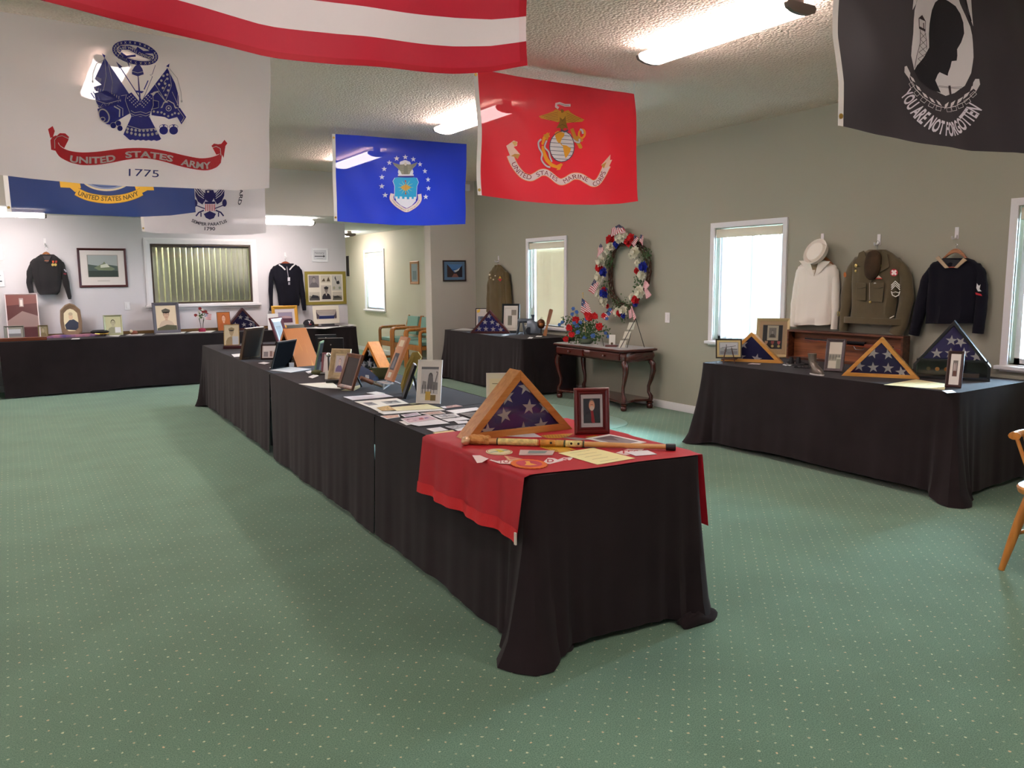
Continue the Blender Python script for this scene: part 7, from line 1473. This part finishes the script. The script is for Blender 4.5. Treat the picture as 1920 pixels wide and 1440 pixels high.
P = matted('#b8bcc0', '#8a8a80', (.12, .14, .88, .8)); P.rect(.12, .14, .88, .4, '#77787a'); bk(28, 636, 38, 611, 10, 'grey_frame', 'small grey metal frame in front of the lighthouse photograph', M('#77746a', .4, .4), P, .018)
tag(obj('wooden_block', MB().box((*Pz(44, 639.5)[:2], TZ+.025), (.55, .09, .045)), WOOD('#7a3c1e', '#5a2812', 'x'), bevel=.005), 'long flat reddish wooden block at the left end of the back row', 'wood block')
c = Pz(41, 632); t = thing('caption_card', 'white card propped on the wooden block', 'card', (c.x, c.y-.08, TZ+.05), 0); tilt(t, 15); obj('card', MB().b2((-.09, -.001, 0), (.09, .001, .05)), M('#e8e8e8', .6), t)
P = portrait(Print(), '#8c8266', '#a89c80', '#77694c', '#6a5e44'); bk(82, 634, 19, 610, 10, 'brass_frame', 'tiny brass frame right of the lighthouse photograph', M('#8a7a50', .35, .6), P, .014)
# octagonal frame
c, rz, w_ = base1(135, 619, 41, 0); w_ *= 13.05/c.y; c = Py(135, 619, 13.05); c.z = TZ; hh = height(c, rz, 569, 12); ol = [(-w_*.22, 0), (w_*.22, 0), (w_*.46, hh*.14), (w_*.5, hh*.45), (w_*.46, hh*.8), (w_*.22, hh*.95), (0, hh), (-w_*.22, hh*.95), (-w_*.46, hh*.8), (-w_*.5, hh*.45), (-w_*.46, hh*.14)]
t = photo_frame('octagonal_frame', 'old octagonal carved frame holding a portrait of a man in navy coat', 'picture frame', c, rz, w_, hh, 12, .03, .045, M('#7a6048', .6, bump=.4, bscale=60), None, outline=ol, group=FW)
P = Print(); pl_ = [(0+(p[0])*.80, hh*.5+(p[1]-hh*.5)*.80) for p in ol]; P.poly(pl_, '#e0d2ae'); P.poly([(-.1*w_/.4, hh*.22), (.14*w_/.4, hh*.18), (.15*w_/.4, hh*.4), (.05*w_/.4, hh*.52), (-.03*w_/.4, hh*.5), (-.12*w_/.4, hh*.36)], '#2e3548'); P.ell(.0, hh*.6, w_*.1, hh*.1, '#d8b898'); P.ell(0, hh*.68, w_*.1, hh*.05, '#b8a488'); P.build('photo', lambda a, b, off: (a, -.012-off, b), t, PRINT_G)
# folded textile
c = Pb(141, 631); t = thing('folded_banner', 'folded pink and purple banner lying on the back row', 'banner', (c.x, c.y, TZ), 3); obj('cloth', MB().loft([[(x*k, y*k, z) for x, y in ((-.36, -.07), (.36, -.06), (.30, .1), (-.28, .1))] for z, k in ((0, 1), (.015, 1.02), (.03, .97), (.036, .85))]), M('#a8707e', .7, hx2='#5a4a80', vscale=9), t, smooth=True)
c = Pb(189, 627); t = thing('officer_hat', 'black peaked cap with gold braid left of the glass framed portrait', 'cap', (c.x, c.y+.06, TZ), 10); obj('crown', MB().lathe([(.10, 0), (.11, .03), (.13, .06), (.10, .08), (.01, .085)], n=24), M('#1a181a', .7), t, smooth=True); obj('visor', MB().prismz([(.1*math.cos(a), -.09-.07*math.sin(a)) for a in [math.pi*i/10 for i in range(11)]], .005, .012), M('#141214', .2), t); obj('braid', MB().tube([(-.09, -.075, .035), (-.04, -.115, .03), (.04, -.115, .03), (.09, -.075, .035)], .008, 6), M('#b89a4c', .35, .7), t)
P = portrait(Print(), '#c4c29c', '#b8b498', '#9a9a80', '#5a5646', sc=.95); P.rect(.6, .06, .98, .38, '#dcdcdc'); bk(213.5, 625, 35, 591, 10, 'glass_frame', 'greenish glass framed portrait with white note in its corner', M('#a9a884', .3, .3), P, .022)
P = Print(); portrait(P, '#e0cdb0', '#caa890', '#cdb6a0', '#5a4a40', hat='#5e5a4e', sc=.95); P.poly([(.02, .0), (.98, 0), (.98, .18), (.5, .22), (.02, .08)], '#5a5a46'); bk(314, 619, 50, 567.5, 10, 'blue_grey_frame', 'tall blue grey framed portrait of a soldier below the blinds window', M('#55525c', .5), P, .045, .025)
P = portrait(Print(), '#b0642e', '#d8a888', '#a85c2c', '#8a4420'); bk(421, 617, 25, 585, 10, 'copper_photo', 'copper toned portrait in a wire frame left of the back row flag case', M('#5a564c', .4, .6), P, .006, .012)
tag(obj('dark_wedge', MB().add([(0, 0, 0), (.12, 0, 0), (.12, 0, .16), (0, .06, 0), (.12, .06, 0), (.12, .06, .16)], [(0, 1, 2), (3, 5, 4), (0, 3, 4, 1), (1, 4, 5, 2), (2, 5, 3, 0)]), M('#141214', .6)), 'small dark stand at the left foot of the copper portrait', 'stand').location = Pz(405, 618)
c = Pb(458, 618); flag_case('dark framed flag case at the back row right of the copper portrait', c+Vector((0, .1, 0)), 0, base1(458, 618, 72, 0)[2], height(c, 0, 577), .09, WOOD('#4a2026', '#33141a', 'x'), .03, .042, [(-.2, .22, 92), (.02, .2, 95), (-.06, .62, 80), (.2, .2, 40), (-.36, .2, 60), (.12, .58, 10)], flagcol='#2e2a66')
# vase
c = Pb(379, 619); t = thing('flower_vase', 'small glass vase of red carnations and a tiny flag under the blinds window', 'vase', tuple(c), 0); obj('foot', MB().lathe([(.05, 0), (.055, .02), (.05, .05), (.015, .06)], n=18), M('#a8284c', .4, trans=.2), t, smooth=True); obj('glass', MB().lathe([(.018, .06), (.024, .12), (.04, .2)], n=16), GLASS, t, smooth=True)
mb = MB(); leafpatch(mb, (0, -.02, .25), .09, 40, rr); obj('foliage', mb, LG, t, kind='stuff')
for i, (x, z) in enumerate(((-.02, .36), (.06, .31), (-.09, .26), (.08, .27), (.02, .31))): blossom('carnation', (x, -.03, z), .028, M('#8a2a2c', .8), t, 7, 2, i)
for i, (x, z) in enumerate(((.02, .34), (-.06, .24), (-.04, .31))): blossom('pale_flower', (x, -.035, z), .022, M('#ddd2c8', .8), t, 6, 2, i+9)
small_flag(t, [(.05, .28), (.14, .27), (.13, .18), (.05, .19)], -.05, ca='#8a90a8')
# gold landscape frame
P = matted('#9a90a8', '#d2c8cc', (.16, .16, .86, .78)); P.rect(.16, .16, .86, .42, '#5a3a4c'); P.poly([(.16, .42), (.86, .42), (.8, .52), (.5, .58), (.2, .5)], '#b89aa0'); bk(536, 608, 48, 573.5, 10, 'gold_frame', 'gold framed seascape print left of the navy ball cap', M('#d09a3c', .35, .3), P, .05, .03)
c, rz, w_ = base1(510, 618, 20, 0); P = Print().rect(0, 0, 1, 1, '#ecebec'); photo_frame('white_card', 'plain white card leaning left of the gold framed print', 'card', c+Vector((0, -.1, 0)), -6, w_, height(c, 0, 587.5), 8, .004, .004, M('#eceaec', .5), P)
c = Pb(552, 612.5); t = thing('document_tray', 'low grey metal box with papers in front of the gold frame', 'box', (c.x, c.y, TZ), 4); obj('tray', MB().b2((-.14, -.07, 0), (.14, .07, .055)), M('#8d9290', .4, .4), t, bevel=.004); obj('papers', MB().b2((-.02, -.06, .056), (.13, .06, .064)), M('#e4e2de', .6), t)
# ball cap
c = Pb(580.5, 611); t = thing('baseball_hat', 'navy ball cap with white letter on the back row', 'cap', (c.x, c.y+.05, TZ), -8); NC = M('#17151f', .8)
obj('crown', MB().lathe([(.092, .01), (.094, .05), (.082, .09), (.055, .118), (.02, .130), (.004, .132)], n=24), NC, t, smooth=True); obj('visor', MB().add([(.085*math.cos(a), -.03-.055*math.sin(a)-k*.05*math.sin(a), .035-.03*k+.0*math.sin(a)) for k in (0, 1) for a in [math.pi*i/12 for i in range(13)]]+[(.085*math.cos(a), -.03-.055*math.sin(a)-k*.05*math.sin(a), .029-.03*k) for k in (0, 1) for a in [math.pi*i/12 for i in range(13)]], [(i, i+1, i+14, i+13) for i in range(12)]+[(i+26, i+27, i+40, i+39) for i in range(12)]+[(i+13, i+14, i+40, i+39) for i in range(12)]), M('#2c2a30', .7), t)
P = Print(); P.text('Y', 0, 0, .04, '#eeeeee', .05, align='c'); P.poly([(-.01, -.014), (.03, -.012), (.03, -.022), (-.01, -.024)], '#a82a2e'); P.build('badge', lambda a, b, off: (a, -.092-off+b*.25, .07+b), t, PRINT)
# group photograph
P = Print(); P.rect(0, 0, 1, 1, '#ebe2d2'); P.rect(.12, .24, .9, .78, '#c8bcae')
for r_ in range(5):
    for k in range(13): P.ell(.15+k*.06, .72-r_*.07, .022, .03, ['#6a5c60', '#8a7470', '#5c5058'][(k+r_) % 3], 6); P.rect(.135+k*.06, .655-r_*.07, .165+k*.06, .70-r_*.07, '#e0dad4')
P.poly([(.18, .5), (.28, .44), (.78, .44), (.86, .5), (.8, .26), (.2, .26)], '#2a3468'); P.poly([(.12, .7), (.24, .36), (.16, .26), (.12, .3)], '#5a5058'); P.poly([(.9, .7), (.8, .36), (.84, .26), (.9, .3)], '#5a5058')
for k in range(9): P.rect(.24+k*.064, .42, .26+k*.064, .5, '#d8d4d4')
c = Py(613, 609, 13.08); c.z = TZ; w_ = base1(613, 609, 45, 0)[2]*1.05; photo_frame('group_photo', 'white bordered group photograph of sailors in rows below the mustard board', 'picture frame', (c.x, c.y, TZ+.05), 0, w_, height(c, 0, 572.5)-.05, 8, .006, .004, M('#ece6da', .5), P, group=FW)
t = thing('photo_stand', 'low dark stand under the group photograph of sailors', 'stand', (c.x, c.y-.04, TZ), 0); obj('base', MB().b2((-.18, -.05, 0), (.18, .05, .018)), M('#3c3a40', .5), t, bevel=.003); obj('rest', MB().b2((-.1, .0, .018), (.12, .03, .05)), M('#4a484e', .5), t)
for q, lb in (([(560, 615), (600, 611), (650, 611), (610, 616.5)], 'pale papers under the ball cap'), ([(640, 610), (655, 607.5), (668, 609.5), (655, 611.5)], 'white page at the right end of the back row'), ([(290, 627), (305, 621), (352, 620), (345, 625)], 'cream papers in front of the blue grey frame'), ([(350, 624), (370, 619), (408, 619), (395, 623.5)], 'white papers below the flower vase'), ([(198, 630), (205, 626.5), (228, 627), (222, 631)], 'pale page in front of the glass framed portrait'), ([(235, 629), (245, 626), (272, 626), (265, 629)], 'pale page under the little ornament'), ([(455, 618.5), (475, 615), (500, 615), (490, 619)], 'white papers in front of the back row flag case'), ([(133, 636.5), (136, 634.6), (150, 634.2), (149, 636)], 'small label before the folded banner')):
    sheet(lb, q, '#d9d7d6', group='papers on the back row')
c = Pb(252, 625); t = thing('animal_figurine', 'tiny cream and red figurine on the back row', 'figurine', tuple(c), 20); obj('body', MB().ball((0, 0, .03), .035, 12, 8, (1.4, .8, .8)), M('#8a4a34', .6), t, smooth=True); obj('head', MB().ball((-.05, -.01, .05), .022, 10, 7), M('#cdbd9c', .6), t, smooth=True); obj('feet', MB().box((0, 0, .006), (.09, .05, .012)), M('#6a4a38', .6), t)
mb = MB(); mb.b2((.0, 13.225, TZ), (4.4, 13.25, .80)); tag(obj('wood_rail', mb, WOOD('#7d6038', '#5a4224', 'x')), 'thin brown wooden rail along the wall behind the back row', 'rail')
# ================================================================== CHAIRS, CHAIR MAT
HW = WOOD('#c98034', '#a8642a', 'z', .35); HU = M('#7fada0', .45, bump=.05); 
def hall_chair(y, label):
    t = thing('hall_chair', label, 'chair', (6.13, y, 0), -90, 'hallway chairs')
    for s in (-1, 1):
        x = s*.265; q = .035
        obj('arm', MB().tube([(x, -.31, 0), (x, -.31, .6), (x, -.295, .64), (x, -.26, .655), (x, .2, .655)], .036, 8, .8), HW, t, smooth=True); obj('leg', MB().tube([(x, .25, 0), (x, .25, .7), (x, .30, .86)], .022, 8, .8), HW, t)
        obj('side_rail', MB().b2((x-.012, -.3, .34), (x+.012, .25, .40)), HW, t); obj('runner', MB().b2((x-.012, -.3, .07), (x+.012, .25, .11)), HW, t)
    obj('front_rail', MB().b2((-.25, -.31, .32), (.25, -.275, .41)), HW, t); obj('seat', MB().b2((-.245, -.29, .41), (.245, .2, .475)), HU, t, bevel=.015); obj('backrest', MB().box((0, .25, .68), (.46, .05, .34), Matrix.Rotation(-.14, 3, 'X')), HU, t, bevel=.015)
    return t
ch = hall_chair(13.72, 'wooden armchair with mint seat in the hallway, farthest from the column')
copy_thing(ch, (6.13, 13.12, 0), -90, 'wooden armchair with mint seat in the hallway, middle of the three'); copy_thing(ch, (6.13, 12.52, 0), -90, 'wooden armchair with mint seat partly hidden by the column edge')
PN = WOOD('#d98f42', '#c07830', 'z', .3); PNx = WOOD('#d98f42', '#c07830', 'x', .3)
t = thing('captains_chair', 'honey pine chair with turned legs cut by the right edge of the frame', 'chair', (4.51, 1.84, 0), -96)
obj('seat', MB().loft([[(1.0*k*.23*math.copysign(abs(math.cos(a))**.7, math.cos(a)), k*.215*math.copysign(abs(math.sin(a))**.7, math.sin(a)), z) for a in [2*math.pi*i/32 for i in range(32)]] for z, k in ((.415, .9), (.425, 1), (.45, 1.03), (.46, 1), (.455, .8))]), PNx, t, smooth=True)
for sx in (-1, 1):
    for sy in (-1, 1):
        a, b = Vector((sx*.15, sy*.13, .42)), Vector((sx*.215, sy*.21, 0)); pts = [a+(b-a)*f for f in (0, .15, .35, .5, .7, .9, 1)]; obj('leg', MB().tube(pts, [.017, .02, .023, .022, .020, .016, .014], 12), PN, t, smooth=True)
    obj('stretcher', MB().tube([(sx*.185, -.175, .2), (sx*.187, 0, .2), (sx*.185, .175, .2)], [.009, .014, .009], 10), PN, t, smooth=True)
obj('stretcher', MB().tube([(-.185, 0, .2), (0, 0, .2), (.185, 0, .2)], [.009, .014, .009], 10), PN, t, smooth=True)
arc = [(.30*math.cos(a), .02+.26*math.sin(a), .70) for a in [math.radians(q) for q in range(-32, 213, 12)]]
obj('arm_rail', MB().tube(arc, [.03]+[.026]*(len(arc)-2)+[.03], 10, .7), PN, t, smooth=True)
for q in range(-20, 201, 22): a = math.radians(q); obj('spindle', MB().tube([(.19*math.cos(a), .0+.17*math.sin(a), .45), (.295*math.cos(a), .02+.255*math.sin(a), .695)], [.009, .010], 8), PN, t, smooth=True)
obj('crest', MB().loft([[(r*math.cos(a), .02+r*.87*math.sin(a), z) for r in (.285, .31) for a in ([math.radians(q) for q in range(50, 131, 8)] if r < .3 else [math.radians(q) for q in range(130, 49, -8)])] for z in (.70, .77, .80)]), PN, t, smooth=True)
mt = M('#9fc4b4', .3, name='clear_vinyl_mat', coat=.3)
tag(obj('chair_mat', MB().prismz([(5.0+.62*math.copysign(abs(math.cos(a))**.6, math.cos(a)), 7.3+.98*math.copysign(abs(math.sin(a))**.6, math.sin(a))) for a in [2*math.pi*i/48 for i in range(48)]], .001, .005), mt), 'pale vinyl chair mat on the carpet behind the near end of the centre row', 'mat')
